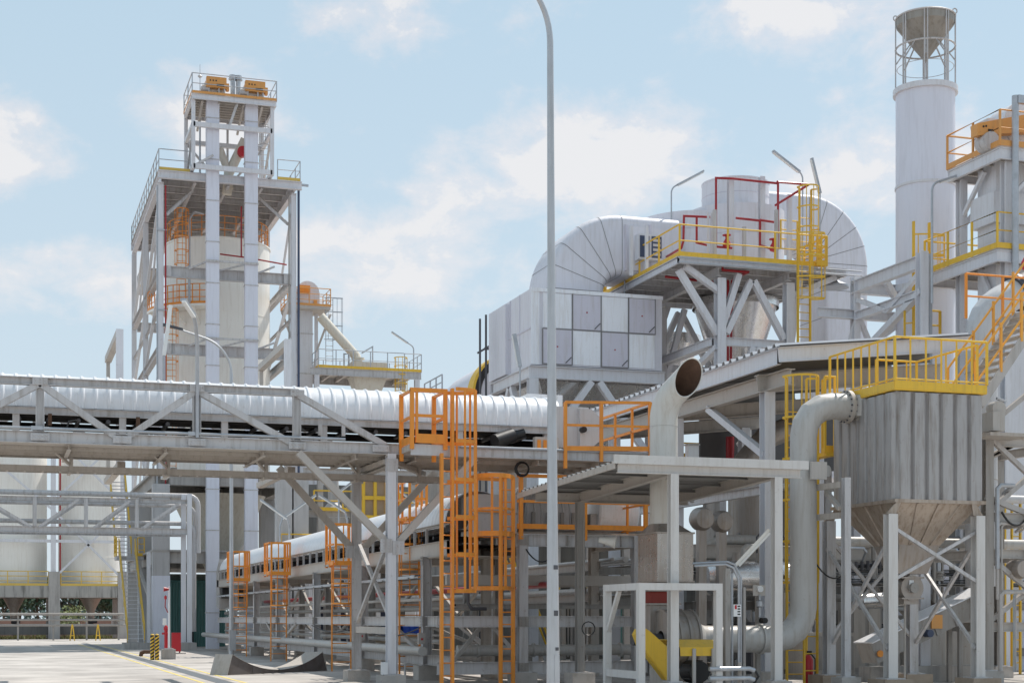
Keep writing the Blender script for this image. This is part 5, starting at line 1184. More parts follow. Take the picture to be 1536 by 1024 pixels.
# the fan
fn = thing('extraction_fan', 'dusty metal centrifugal fan under the small canopy next to a yellow belt guard', 'fan', (xa(1015, 33.5), 33.5, 0))
YFn = 32.9; zf_ = 1.22; fx0 = xa(1003, YFn); fx1 = xa(1046, YFn)
MB().bx(jx0+0.02, jx1-0.02, 33.62, 34.28, zf_, zx(907)).build('outlet', 'stainless_dull', fn)
MB().lathe([(0.2,0),(0.66,0),(0.66,fx1-fx0),(0.2,fx1-fx0)], (fx0, YFn+0.45, zf_), 40, axis='x').build('scroll', 'stainless_dull', fn, True)
for f_ in (0, 0.33, 0.66, 1): MB().lathe([(0.66,-0.025),(0.70,-0.025),(0.70,0.025),(0.66,0.025)], (fx0+(fx1-fx0)*f_, YFn+0.45, zf_), 40, axis='x').build('rib', 'stainless_dull', fn, True)
MB().lathe([(0.62,0),(0.34,0.28),(0.31,0.42)], (fx1, YFn+0.45, zf_), 32, axis='x').build('inlet_cone', 'duct', fn, True)
MB().bx(fx0, fx1, YFn-0.1, YFn+1.1, 0.05, 0.55).build('base_frame', 'steel_dusty', fn)
MB().cyl((fx0-0.7, YFn+0.45, zf_), (fx0, YFn+0.45, zf_), 0.14, n=14).build('shaft_bearing', 'dark_metal', fn, True)
# belt guard, motor, motor cover
Yg = 31.9; zg = lambda px, py: (xa(px, Yg), za(py, xa(px, Yg), Yg))
bg_ = thing('belt_guard', 'slanted yellow belt guard between the fan and its motor', 'belt guard', (xa(985, Yg), Yg, 0.1))
prf = []
for (px, py) in ((951,951),(955,943),(966,942),(973,947),(1014,984),(1014,1019),(996,1019),(957,967)): prf.append(zg(px, py))
MB().slab([(x, Yg-0.12, z) for x, z in prf], (0, 0.24, 0)).build('guard', 'yellow', bg_)
MB().slab([(x*0.9+0.1*zg(985,980)[0], Yg-0.135, z*0.9+0.1*zg(985,980)[1]) for x, z in prf], (0, 0.012, 0)).build('cover_plate', 'yellow', bg_)
Ym = 32.0; mt = thing('fan_motor', 'black electric motor under a bent yellow rain cover at the canopy foot', 'motor', (xa(1050, Ym), Ym, 0))
mx0, mx1 = xa(1025, Ym), xa(1066, Ym); mm = MB(); mm.lathe([(0,0),(0.24,0.0),(0.25,0.04),(0.25,0.55),(0.20,0.62),(0,0.64)], ((mx0+mx1)/2, Ym-0.15, 0.52), 24, axis='y'); mm.build('body', 'black', mt, True)
for k in range(10):
    s_ = 2*math.pi*k/10; MB().bx((mx0+mx1)/2+0.26*math.cos(s_)-0.012, (mx0+mx1)/2+0.26*math.cos(s_)+0.012, Ym-0.1, Ym+0.35, 0.52+0.26*math.sin(s_)-0.012, 0.52+0.26*math.sin(s_)+0.012).build('cooling_fin', 'black', mt)
MB().bx(mx0-0.05, mx1+0.05, Ym-0.1, Ym+0.5, 0.0, 0.28).build('base', 'dark_metal', mt)
MB().bx(mx1-0.05, mx1+0.1, Ym-0.1, Ym+0.1, 0.5, 0.72).build('terminal_box', 'steel_dim', mt)
cz_ = lambda py: za(py, xa(1050, Ym-.5), Ym-0.5)
xk0, xk1 = xa(1020, Ym-.5), xa(1078, Ym-.5)
o = MB(); pr2 = [(Ym-0.52, cz_(982)), (Ym-0.5, cz_(970)), (Ym-0.2, cz_(959)), (Ym+0.6, cz_(959)), (Ym+0.8, cz_(968))]
o.loft([(xk0, y, z) for y, z in pr2]+[(xk0, y, z-0.015) for y, z in reversed(pr2)], [(xk1, y, z) for y, z in pr2]+[(xk1, y, z-0.015) for y, z in reversed(pr2)])
o.build('rain_cover', 'yellow', mt)
for px in (1041, 1070): X = xa(px, Ym-.55); MB().bx(X-0.035, X+0.035, Ym-0.58, Ym-0.525, 0.0, cz_(972)).build('cover_leg', 'steel_low', mt)
# guard frame in front
YG = 30.9; q0, q1 = xa(961, YG), xa(1077, YG); YG2 = ya(911, q0); zt_ = za(879, q0, YG)
gf = thing('guard_frame', 'pale box section frame standing around the fan and yellow belt guard', 'frame', (q0, YG, 0))
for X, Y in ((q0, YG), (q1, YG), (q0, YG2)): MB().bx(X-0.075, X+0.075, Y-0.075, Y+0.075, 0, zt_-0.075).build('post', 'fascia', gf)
MB().bx(q0-0.075, q1+0.075, YG-0.073, YG+0.073, zt_-0.075, zt_+0.075).build('top_rail', 'fascia', gf)
MB().bx(q0-0.073, q0+0.073, YG+0.073, YG2+0.075, zt_-0.074, zt_+0.074).build('top_rail', 'fascia', gf)
MB().bx(q0-0.06, q0+0.06, YG+0.075, YG2-0.075, 0.42, 0.58).build('bottom_rail', 'fascia', gf)
MB().bar((q0, YG+1.2, zt_-0.06), (q0, YG2-0.05, zt_-0.95), 0.09).build('brace', 'fascia', gf)
# conduits and instruments near the fan
o = MB(); X0_, X1_ = xa(1064, 30.8), xa(1124, 30.8)
cb2 = thing('conduit_rack', 'two thick grey conduits lying one above the other by the canopy foot', 'conduit', (X0_, 30.8, 0))
for z in (0.62, 0.42): MB().tube([(X0_, 30.8, z), (X1_, 30.8, z), (X1_+0.12, 30.8, z-0.04)], 0.05, 10).build('conduit', 'galv', cb2, True)
for f_ in (0.3, 0.8): X = X0_+(X1_-X0_)*f_; MB().bx(X-0.04, X+0.04, 30.86, 30.9, 0, 0.75).build('stand', 'steel_dim', cb2)
MB().tube([(X1_+0.12,30.8,0.6),(X1_+0.22,30.8,0.45),(X1_+0.1,30.85,0.25),(X1_-0.1,30.9,0.05)], 0.025, 6).build('cable', 'black', cb2, True)
YI = 31.6
cs = thing('conduit_stand', 'grey post with curved twin conduits and a small sign right of the fan', 'conduit', (xa(1105, YI), YI, 0))
zi = lambda py: za(py, xa(1100, YI), YI)
MB().bx(xa(1092,YI)-0.06, xa(1092,YI)+0.06, YI, YI+0.12, 0, zi(852)).build('post', 'steel_dim', cs)
for k in range(2):
    xe = xa(1108+5*k, YI); o = MB(); o.tube([(xa(1042, YI), YI+0.1*k, zi(849-4*k)), (xa(1088+6*k, YI), YI+0.1*k, zi(846-4*k)), (xa(1100+5*k, YI), YI+0.1*k, zi(851-5*k)), (xe, YI+0.05*k, zi(870-4*k)), (xe, YI+0.05*k, 0.45)], 0.028, 8); o.build('conduit', 'galv', cs, True)
MB().bx(xa(1117,YI)-0.03, xa(1117,YI)+0.03, YI, YI+0.06, 0, zi(880)).build('post', 'steel_dim', cs)
sg = MB(); sg.bx(xa(1100,YI-.1), xa(1111,YI-.1), YI-0.12, YI-0.10, zi(924), zi(906)); sgo = sg.build('sign', 'white', cs)
MB().bx(xa(1101.5,YI-.1), xa(1104.5,YI-.1), YI-0.126, YI-0.121, zi(913), zi(907)).build('mark', 'red_bright', sgo)
for k in range(4): MB().bx(xa(1105.7,YI-.1), xa(1109.7,YI-.1), YI-0.126, YI-0.121, zi(909.6+4.0*k), zi(907.6+4.0*k)).build('mark', 'black', sgo)
lt_ = thing('tube_light', 'cream tube lamp on a steep bent pole between the fan and the tall elbow pipe', 'light', (xa(1100, 32.9), 32.9, 0))
p, q_ = Vector((xa(1103, 32.6), 32.6, za(848, xa(1103,32.6), 32.6))), Vector((xa(1154, 32.2), 32.2, za(794, xa(1154,32.2), 32.2)))
MB().tube([(xa(1098, 32.9), 32.9, 0), (xa(1098, 32.9), 32.9, p.z-0.15), p], 0.03, 8).build('pole', 'galv', lt_, True)
MB().bar(p, q_, 0.12, 0.07).build('lamp_housing', 'silo', lt_); n_ = (q_-p).normalized(); MB().bar(p+n_*.05+Vector((.04,-.03,-.04)), q_-n_*.05+Vector((.04,-.03,-.04)), 0.07, 0.05).build('diffuser', 'lamp_white', lt_)
# ---------------------------------------------------------------- the tall grey suction pipe with mitred elbows
YP_ = 33.35; XPp = xa(1205, YP_); zp = lambda py: za(py, XPp, YP_); rp_ = 0.315
sp = thing('suction_pipe', 'thick grey pipe with mitred elbows rising from the fan to the ribbed filter', 'pipe', (XPp, YP_, 0))
zlow = zf_; zhi = zp(607)
pts = [Vector((fx1+0.40, YP_, zlow)), Vector((XPp-0.75, YP_, zlow))]
for k in range(1, 4): s_ = math.pi/2*k/4; pts.append(Vector((XPp-0.75+0.75*math.sin(s_), YP_, zlow+0.75*(1-math.cos(s_)))))
pts += [Vector((XPp, YP_, zlow+0.75)), Vector((XPp, YP_, zhi-0.75))]
for k in range(1, 4): s_ = math.pi/2*k/4; pts.append(Vector((XPp+0.75*(1-math.cos(s_)), YP_, zhi-0.75+0.75*math.sin(s_))))
pts += [Vector((XPp+0.75, YP_, zhi)), Vector((xa(1272, YP_), YP_, zhi))]
body = MB(); body.tube(pts, rp_, 36); so_ = body.build('pipe', 'duct', sp, True)
so_.data.set_sharp_from_angle(angle=R(16))
for p, q_ in ((0.04, 1), (0.30, 1)):
    pass
for X in (xa(1085, YP_), xa(1140, YP_)): MB().lathe([(rp_,-0.035),(rp_+0.05,-0.035),(rp_+0.05,0.035),(rp_,0.035)], (X, YP_, zlow), 32, axis='x').build('flange', 'duct', sp, True)
Xf = xa(1270, YP_)
fl_ = MB(); fl_.lathe([(rp_,-0.05),(rp_+0.085,-0.05),(rp_+0.085,0.05),(rp_,0.05)], (Xf, YP_, zhi), 36, axis='x'); flo = fl_.build('flange', 'steel_dusty', sp, True)
for k in range(16):
    s_ = 2*math.pi*k/16; c = (Xf-0.08, YP_+(rp_+0.05)*math.cos(s_), zhi+(rp_+0.05)*math.sin(s_)); MB().cyl(c, (c[0]+0.16, c[1], c[2]), 0.022, n=6).build('bolt', 'dark_metal', flo)
FX0, FY0, FX1, FY1 = 19.6, 31.6, 21.85, 34.35
o = MB(); nn = 24; o.loft([(Xf+0.05, YP_+rp_*math.cos(2*math.pi*k/nn), zhi+rp_*math.sin(2*math.pi*k/nn)) for k in range(nn)], [(FX0-0.05, *( (lambda ab: (YP_+0.0+ab[0], zhi+ab[1]))(sq(2*math.pi*k/nn, 0.42, 0.26, 0, 0)) )) for k in range(nn)], False, False); o.build('inlet_transition', 'duct', sp, True)
MB().bx(FX0-0.06, FX0-0.02, YP_-0.5, YP_+0.5, zhi-0.34, zhi+0.34).build('inlet_flange', 'duct', sp)
o = MB(); o.bx(xa(1217, YP_-0.5), xa(1240, YP_-0.5), YP_-0.52, YP_-0.44, zp(721), zp(695)); o.build('blind_plate', 'steel_warm', sp)
MB().cyl((xa(1228, YP_), YP_-0.45, zp(708)), (xa(1215, YP_), YP_, zp(708)), 0.14, n=14).build('stub', 'duct', sp, True)
ps = thing('pipe_support', 'tall grey post with two bracket arms steadying the thick grey pipe', 'post', (xa(1268, 32.2), 32.2, 0))
X = xa(1269, 32.2); MB().ibeam((X, 32.2, 0.35), (X, 32.2, za(716, X, 32.2)), 0.16, 0.18, up=(0,1,0)).build('post', 'steel', ps); footing(ps, X, 32.2, 0.35, 0.5)
for py in (726, 772): MB().bar((X-0.05, 32.3, za(py, X, 32.2)), (XPp+0.28, YP_-0.1, za(py, X, 32.2)), 0.09, 0.14).build('arm', 'steel_dusty', ps)
MB().bar((X-0.1, 32.3, za(762, X, 32.2)), (XPp+0.5, YP_-.2, za(733, X, 32.2)), 0.1).build('brace', 'steel_warm', ps)
# ================================================================ ribbed bag filter on legs
fl2 = thing('bag_filter', 'ribbed grey steel bag filter with a tapered brown hopper on four braced legs', 'filter', (FX0, FY0, 0))
zq = lambda py: za(py, FX0, FY0)
zb_, zt2_ = zq(748), zq(588)
def ribwall(p, q, n, z0, z1, out, d=0.085):
    p, q, out = Vector(p), Vector(q), Vector(out); D = q-p; prof = []
    for k in range(n):
        for f_, e in ((0.0, 0.0), (0.06, 0.0), (0.17, d), (0.5, d*1.12), (0.83, d), (0.94, 0.0)): prof.append((( k+f_)/n, e))
    prof.append((1.0, 0.0)); mb = MB(); vs = []
    for f_, e in prof: b = p+D*f_+out*e; vs += [(b.x, b.y, z0), (b.x, b.y, z1)]
    return mb.add(vs, [(2*i, 2*i+2, 2*i+3, 2*i+1) for i in range(len(prof)-1)])
ribwall((FX0, FY0, 0), (FX1, FY0, 0), 6, zb_, zt2_, (0,-1,0)).build('front_wall', 'filter_wall', fl2)
ribwall((FX0, FY1, 0), (FX0, FY0, 0), 7, zb_, zt2_, (-1,0,0)).build('side_wall', 'filter_wall', fl2)
ribwall((FX1, FY0, 0), (FX1, FY1, 0), 7, zb_, zt2_, (1,0,0)).build('side_wall', 'filter_wall', fl2)
ribwall((FX1, FY1, 0), (FX0, FY1, 0), 6, zb_, zt2_, (0,1,0)).build('back_wall', 'filter_wall', fl2)
MB().bx(FX0-0.01, FX1+0.01, FY0-0.01, FY1+0.01, zt2_, zt2_+0.03).build('roof_plate', 'filter_wall', fl2)
for z, e in ((zb_-0.03, 0.09),): MB().bx(FX0-e, FX1+e, FY0-e, FY1+e, z-0.05, z+0.03).build('rim', 'filter_cone', fl2)
oy0, oy1 = FY0+0.62, FY0+1.75; ox0, ox1 = xa(1349, oy0), xa(1410, oy0); zh_ = zq(814)
A = [(FX0,FY0,zb_-0.08),(FX1,FY0,zb_-0.08),(FX1,FY1,zb_-0.08),(FX0,FY1,zb_-0.08)]; B = [(ox0,oy0,zh_),(ox1,oy0,zh_),(ox1,oy1,zh_),(ox0,oy1,zh_)]
MB().loft(A, B, False, True).build('hopper', 'filter_cone', fl2)
for i in range(4):   # stiffeners on the hopper faces
    a0, a1 = Vector(A[i]), Vector(A[(i+1)%4]); b0, b1 = Vector(B[i]), Vector(B[(i+1)%4])
    for f_ in (0.25, 0.5, 0.75): MB().bar(a0.lerp(a1, f_), b0.lerp(b1, f_), 0.05, 0.05).build('stiffener', 'filter_cone', fl2)
C_ = [(ox0+.0,oy0,zh_),(ox1,oy0,zh_),(ox1,oy1,zh_),(ox0,oy1,zh_)]; vx = xa(1374, oy0); s_ = 0.40
D_ = [(vx-s_,oy0+.15,zq(858)),(vx+s_,oy0+.15,zq(858)),(vx+s_,oy0+.65,zq(858)),(vx-s_,oy0+.65,zq(858))]
MB().loft(D_, [(x, y, z-0.002) for x, y, z in C_]).build('outlet_spout', 'stainless_dull', fl2)
yv = oy0+0.4
rv = MB(); rv.lathe([(0,0),(0.30,0),(0.30,0.5),(0,0.5)], (vx, yv-0.25, zq(880)), 24, axis='y'); rvo = rv.build('rotary_valve', 'stainless_dull', fl2, True)
MB().cyl((vx, yv-0.36, zq(880)), (vx, yv-0.25, zq(880)), 0.12, n=14).build('bearing', 'steel_dim', rvo, True)
MB().bx(vx-0.3, vx+0.3, yv-0.28, yv+0.28, zq(864)-0.02, zq(864)+0.02).build('flange', 'stainless_dull', rvo); MB().bx(vx-0.3, vx+0.3, yv-0.28, yv+0.28, zq(896)-0.02, zq(896)+0.02).build('flange', 'stainless_dull', rvo)
MB().bx(vx-0.2, vx+0.2, yv-0.2, yv+0.2, zq(905), zq(897)).build('spout', 'stainless_dull', rvo)
MB().bx(vx+0.0-0.1, vx+0.02, yv-0.275, yv-0.262, zq(885), zq(868)).build('label_plate', 'white', rvo)
MB().cyl((vx-0.05, yv, 0.3), (vx-0.05, yv, zq(905)), 0.025, n=8).build('drain_pipe', 'steel_dusty', fl2, True)
lx0_, lx1_ = xa(1336, FY0-0.05), xa(1467, FY0-0.05); lyb = FY1+0.0; zl = zq(771)
legs = [(lx0_, FY0-0.05), (lx1_, FY0-0.05), (lx1_, lyb), (lx0_, lyb)]
for X, Y in legs:
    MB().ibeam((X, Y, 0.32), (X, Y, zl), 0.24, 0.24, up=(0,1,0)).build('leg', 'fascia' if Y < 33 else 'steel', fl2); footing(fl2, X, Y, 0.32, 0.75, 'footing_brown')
    ix = X+(0.16 if X < 20.5 else -0.16); MB().loft([(X-0.13,Y-0.02,zl),(X+0.13,Y-0.02,zl),(X+0.13,Y+0.02,zl),(X-0.13,Y+0.02,zl)], [(ix-0.02,Y-0.02,zb_-0.08),(ix+0.1,Y-0.02,zb_-0.08),(ix+0.1,Y+0.02,zb_-0.08),(ix-0.02,Y+0.02,zb_-0.08)]).build('gusset', 'filter_cone', fl2)
def fb(a, b, za_, zb2, off=0.0):
    p, q_ = Vector((a[0], a[1], za_)), Vector((b[0], b[1], zb2)); n_ = (q_-p).cross(Vector((0,0,1))).normalized()*off
    MB().bar(p+n_, q_+n_, 0.075).build('brace', 'steel', fl2)
fb(legs[0], legs[1], zq(790), zq(874), 0.06); fb(legs[0], legs[1], zq(872), zq(794), -0.03)
for i, j in ((0, 3), (1, 2)): fb(legs[i], legs[j], zq(800), 1.0, 0.05); fb(legs[i], legs[j], 1.0, zq(815), -0.05)
fb(legs[3], legs[2], zq(800), 1.2, 0.05); fb(legs[3], legs[2], 1.2, zq(800), -0.05)
# yellow railed top
fr_ = thing('filter_top_railing', 'yellow platform with close upright bars on top of the ribbed filter', 'railing', (FX0, FY0, zt2_))
zt3_ = zt2_+0.04; o = MB(); o.bx(FX0-0.1, FX1+0.1, FY0-0.1, FY1+0.1, zt3_, zt3_+0.05); o.build('deck', 'yellow', fr_)
for p, q_ in (((FX0-0.1, FY0-0.1), (FX1+0.1, FY0-0.1)), ((FX0-0.1, FY1+0.1), (FX0-0.1, FY0-0.1)), ((FX1+0.1, FY0-0.1), (FX1+0.1, FY1+0.1))):
    MB().bar((*p, zt3_+0.13), (*q_, zt3_+0.11), 0.02, 0.19).build('toe_board', 'yellow', fr_)
zr_ = zt3_+0.21
def barred(pts, nb):
    up = Vector((0,0,1)); rl = MB(); pts = [Vector((*p, zr_)) for p in pts]
    rl.tube([p+up*1.0 for p in pts], 0.028, 8); rl.tube([p+up*0.05 for p in pts], 0.022, 6); ro = rl.build('railing', 'yellow', fr_, True)
    for (a, b), n in zip(zip(pts, pts[1:]), nb):
        for k in range(n+(1 if b is pts[-1] else 0)):
            p = a.lerp(b, k/n); MB().bar(p, p+up*1.0, 0.05 if k in (0, n) else 0.032).build('baluster', 'yellow', ro)
barred([(FX0-0.1, FY1+0.1), (FX0-0.1, FY0-0.1), (FX1+0.1, FY0-0.1)], (8, 6))
barred([(FX1+0.1, FY0+0.28), (FX1+0.1, FY1+0.1), (FX0+1.2, FY1+0.1)], (6, 4))
# yellow caged access ladder behind the pipe
Yl = 35.6
fla = thing('caged_ladder', 'yellow caged ladder with round hoops behind the thick grey elbow pipe', 'ladder', (xa(1192, Yl), Yl, 0))
ladder(fla, (xa(1195, Yl), Yl, 0), 7.0, 'yellow', 0.55, 'x', 0.035, 0.016, 0.3, cage_from=2.6, cage_r=0.46, ext=0.75, bars=7, cage_dir=(0,-1,0), hoop_step=0.95)
x0, x1 = xa(1222, Yl), FX0-0.15
MB().bx(x0, x1, FY1+0.2, Yl+0.6, za(690, x0, Yl), za(684, x0, Yl)).build('landing', 'yellow', fla)
railing(fla, [(x0, Yl-0.4, za(686, x0, Yl)), (x0, FY1+0.25, za(686, x0, Yl)), (x1, FY1+0.25, za(686, x0, Yl))], 'yellow', 1.9, 0.5, 0.028, 1, 0.2)
ldl = thing('step_ladder', 'yellow ground ladder half hidden below the bottom elbow of the thick grey pipe', 'ladder', (xa(1216, 34.6), 34.6, 0))
ladder(ldl, (xa(1216, 34.6), 34.6, 0), 6.0, 'yellow', 0.36, 'x', 0.035, 0.016, 0.42)
o = MB(); X, Y = xa(1212, 34.9), 34.9; o.lathe([(0.11,0),(0.13,0.05),(0.13,0.62),(0.08,0.72),(0.03,0.76),(0,0.76)], (X, Y, 0.05), 16)
fe = thing('fire_extinguisher', 'red fire extinguisher on the ground behind the yellow ground ladder', 'extinguisher', (X, Y, 0)); o.build('body', 'red_bright', fe, True); MB().bx(X-0.02, X+0.09, Y-0.03, Y+0.03, 0.80, 0.9).build('valve', 'black', fe); MB().tube([(X+0.05,Y-0.02,0.85),(X+0.17,Y-0.05,0.7),(X+0.17,Y-0.05,0.3)],0.018,6).build('hose','black',fe,True)
# ================================================================ clad air box and ducts (upper centre)
BY0 = 55.0; BX0, BX1 = xa(797, BY0), xa(993, BY0); BY1 = ya(739, BX0)
zb0, zb1 = za(546, BX0, BY0), za(432, BX0, BY0)
bx_ = thing('air_box', 'large bright metal clad box with four framed door panels under the round elbow duct', 'air box', (BX0, BY0, zb0))
MB().bx(BX0, BX1, BY0, BY1, zb0, zb1).build('body', 'clad', bx_)
W = BX1-BX0; zm = (zb0+zb1)/2-0.05
cu = [0.075+0.17*0+k*0.2188 for k in range(5)]; cu = [BX0+W*f_ for f_ in (0.08, 0.305, 0.525, 0.735, 0.945)]
for c in range(4):
    for r in range(2):
        door = (c+r) % 2 == 1; x0, x1 = cu[c]+0.03, cu[c+1]-0.03
        z0, z1 = (zb0+0.06, zm-0.03) if r == 1 else (zm+0.03, zb1-0.14)
        # r=0 upper row: doors at columns 1 and 3; lower row: columns 0 and 2
        p = MB().bx(x0, x1, BY0-0.035 if not door else BY0-0.05, BY0-0.002, z0, z1).build('door' if door else 'panel', 'clad_door' if door else 'clad_bright', bx_)
        if door:
            f = MB()
            for a, b, cc, d in ((x0-0.035, x0, z0-0.035, z1+0.035), (x1, x1+0.035, z0-0.035, z1+0.035)): f.bx(a, b, BY0-0.06, BY0-0.001, cc, d)
            f.bx(x0, x1, BY0-0.059, BY0-0.001, z0-0.035, z0); f.bx(x0, x1, BY0-0.059, BY0-0.001, z1, z1+0.035); f.build('frame', 'frame_grey', p)
            MB().bar((x1-0.24, BY0-0.07, z0+0.04), (x1-0.02, BY0-0.07, z0+0.26), 0.03).build('handle', 'dark_metal', p)
            MB().cyl(((x0+x1)/2, BY0-0.062, (z0+z1)/2), ((x0+x1)/2, BY0-0.05, (z0+z1)/2), 0.03, n=8).build('knob', 'red', p)
MB().bx(BX0-0.02, BX1+0.02, BY0-0.06, BY0-0.001, zb1-0.12, zb1+0.02).build('top_flashing', 'clad_bright', bx_)
MB().bx(BX0-0.02, BX0+0.30, BY0-0.03, BY0-0.001, zb0, zb1-0.12).build('corner_panel', 'clad_bright', bx_)
for f_ in (0.28, 0.52, 0.76): Y = BY0+(BY1-BY0)*f_; MB().bx(BX0-0.02, BX0-0.001, Y-0.03, Y+0.03, zb0, zb1).build('seam', 'clad_door', bx_)
MB().bx(BX0-0.03, BX0-0.001, BY0, BY0+(BY1-BY0)*0.55, zm-0.03, zm+0.03).build('seam', 'clad_door', bx_)
MB().bx(BX0-0.16, BX0-0.001, BY0+(BY1-BY0)*0.55, BY1, zb0, zb1-0.1).build('side_panel', 'clad', bx_)
bf = thing('steel_stand', 'pale steel frame with splayed struts carrying the metal clad box', 'steel frame', (BX0, BY0, 0))
zf1 = zb0-0.04
for Y in (BY0, BY1): MB().ibeam((BX0-0.1, Y, zf1-0.24), (BX1+0.1, Y, zf1-0.24), 0.25, 0.46, t=0.03).build('beam', 'steel_pale', bf)
for X in (BX0, BX1): MB().ibeam((X, BY0+0.13, zf1-0.24), (X, BY1-0.13, zf1-0.24), 0.25, 0.44, t=0.03).build('beam', 'steel_pale', bf)
for X in (BX0+0.05, BX1-0.05):
    for Y in (BY0, BY1): MB().ibeam((X, Y, 0), (X, Y, zf1-0.48), 0.36, 0.3, up=(0,1,0), t=0.03).build('column', 'steel_pale', bf)
xm = (BX0+BX1)/2-0.1
for s_ in (-1, 1): MB().bar((xm+0.15*s_, BY0, zf1-0.5), (xm+2.3*s_, BY0, zf1-3.4), 0.24).build('strut', 'steel_pale', bf)
for s_ in (-1, 1): MB().bar((BX0, (BY0+BY1)/2+0.15*s_, zf1-0.5), (BX0, (BY0+BY1)/2+2.0*s_, zf1-3.4), 0.22).build('strut', 'steel_pale', bf)
bh = thing('box_hopper', 'shiny stainless hopper hanging below the metal clad box', 'hopper', (xm, 57, 8))
o = MB(); A = [(BX0+0.45,BY0+0.4,zf1-0.5),(BX1-0.3,BY0+0.4,zf1-0.5),(BX1-0.3,BY1-0.3,zf1-0.5),(BX0+0.45,BY1-0.3,zf1-0.5)]
o.loft(A, [(x, y, z+0.48) for x, y, z in A], True, True); o.build('skirt', 'stainless', bh)
o = MB(); o.loft([(xm-0.5,57,zf1-4.2),(xm+0.5,57,zf1-4.2),(xm+0.5,58,zf1-4.2),(xm-0.5,58,zf1-4.2)], [(x, y, z-0.003) for x, y, z in A]); o.build('cone', 'stainless', bh)
# elbow duct from the box and horizontal run
DY = 57.4; DX = xa(848, DY); rD = 1.16; Rc = 1.86; zE0 = za(372, DX, DY)-Rc
du = thing('elbow_duct', 'huge metal clad elbow duct curving from the top of the panelled box to the cyclone', 'duct', (DX, DY, zb1))
NS = 20; pts = [Vector((DX, DY, zb1+0.02))]
for k in range(0, NS+1): s_ = math.pi/2*k/NS; pts.append(Vector((DX+Rc*(1-math.cos(s_)), DY, zE0+Rc*math.sin(s_))))
XS = xa(1000, DY); pts.append(Vector((XS, DY, pts[-1].z)))
PRF = round_rect(1.25, rD, 0.28)
ob = sweep_xz(pts, PRF).build('duct', 'clad', du, True); ob.data.set_sharp_from_angle(angle=R(40))
for k in range(1, len(pts)-1, 4):
    d_ = (pts[k+1]-pts[k-1]).normalized()*0.012; sweep_xz([pts[k]-d_, pts[k]+d_], [(x*1.006, y*1.006) for x, y in PRF], False).build('seam', 'frame_grey', du)
MB().bx(DX-rD-0.06, DX+rD+0.06, DY-1.31, DY+1.31, zb1+0.02, zb1+0.10).build('base_flange', 'clad_door', du)
# scroll inlet and cyclone body
CY_ = 57.0; CXc = xa(1103, CY_); zc_ = lambda py: za(py, CXc, CY_-1.7)
cy = thing('cyclone', 'large cyclone separator with grey clad drum on top and shiny stainless cone below', 'cyclone', (CXc, CY_, 5))
r1_, r2_ = 1.92, 1.33
z_dk = 14.6
MB().lathe([(0, zc_(395)-.2), (r1_, zc_(395)-.2), (r1_, zc_(306)), (r2_, zc_(302)), (0, zc_(302))], (CXc, CY_, 0), 56).build('drum', 'clad', cy, True)
MB().lathe([(r2_, zc_(304)), (r2_, zc_(262)), (r2_+0.02, zc_(262)), (r2_+0.02, zc_(260)), (r2_*0.6, zc_(255)), (0, zc_(254))], (CXc, CY_, 0), 48).build('top_drum', 'clad', cy, True)
for py, r_ in ((283, r2_), (350, r1_)): MB().ring((CXc, CY_, zc_(py)), r_+0.004, 0.012, 48).build('seam', 'clad_door', cy, True)
MB().lathe([(1.72, z_dk-0.6), (1.72, zc_(440)), (0.75, zc_(560)), (0.4, zc_(640)), (0, zc_(640))], (CXc, CY_, 0), 48).build('cone', 'stainless', cy, True)
MB().lathe([(1.3, z_dk-1.5), (1.22, zc_(470)), (0.5, zc_(560)), (0.35, zc_(640))], (xa(1022, 60), 61.0, 0), 40).build('second_cone', 'stainless', cy, True)
# spiral scroll inlet at the left of the drum
scx, scy = xa(1042, 58.4), 58.4; zs0, zs1 = za(392, scx, scy-2.3), za(317, scx, scy-2.3)
MB().lathe([(0, zs0), (2.42, zs0), (2.42, zs1), (0, zs1+0.05)], (scx, scy, 0), 56).build('scroll_drum', 'clad', cy, True)
MB().bx(xa(938, 56.6), xa(1000, 56.6), 56.1, 58.6, za(405, xa(940,56.1), 56.1), za(338, xa(940,56.1), 56.1)).build('inlet_box', 'clad', cy)
for px in (939, 975): X = xa(px, 56.1); MB().bx(X-0.04, X+0.04, 56.06, 58.62, za(406, X, 56.1), za(337, X, 56.1)).build('inlet_flange', 'clad_door', cy)
MB().ring((scx, scy, (zs0+zs1)/2+.3), 2.425, 0.012, 48).build('seam', 'clad_door', cy, True)
# outlet duct going over to the right and down
OX = xa(1250, 58.6); OY = 58.6; rO = 1.02; ztop = za(343, OX, OY)
od = thing('downcomer_duct', 'big clad duct arching from the cyclone down on the right side of its platform', 'duct', (OX, OY, 6))
pts = [Vector((CXc+0.6, OY-0.6, ztop)), Vector((OX-1.75, OY, ztop))]
for k in range(1, 8): s_ = math.pi/2*k/8; pts.append(Vector((OX-1.75+1.75*math.sin(s_), OY, ztop-1.75*(1-math.cos(s_)))))
pts += [Vector((OX, OY, ztop-1.75)), Vector((OX, OY, 5.0))]
P2 = round_rect(1.15, rO, 0.22)
PT = [pts[0]+Vector((0, 0.6, 0)), Vector((OX-1.75, OY, ztop))]
for k in range(1, 21): s_ = math.pi/2*k/20; PT.append(Vector((OX-1.75+1.75*math.sin(s_), OY, ztop-1.75*(1-math.cos(s_)))))
PT += [Vector((OX, OY, ztop-1.75-1.1*k)) for k in range(1, 9)]
ob = sweep_xz(PT, P2).build('duct', 'clad', od, True); ob.data.set_sharp_from_angle(angle=R(40))
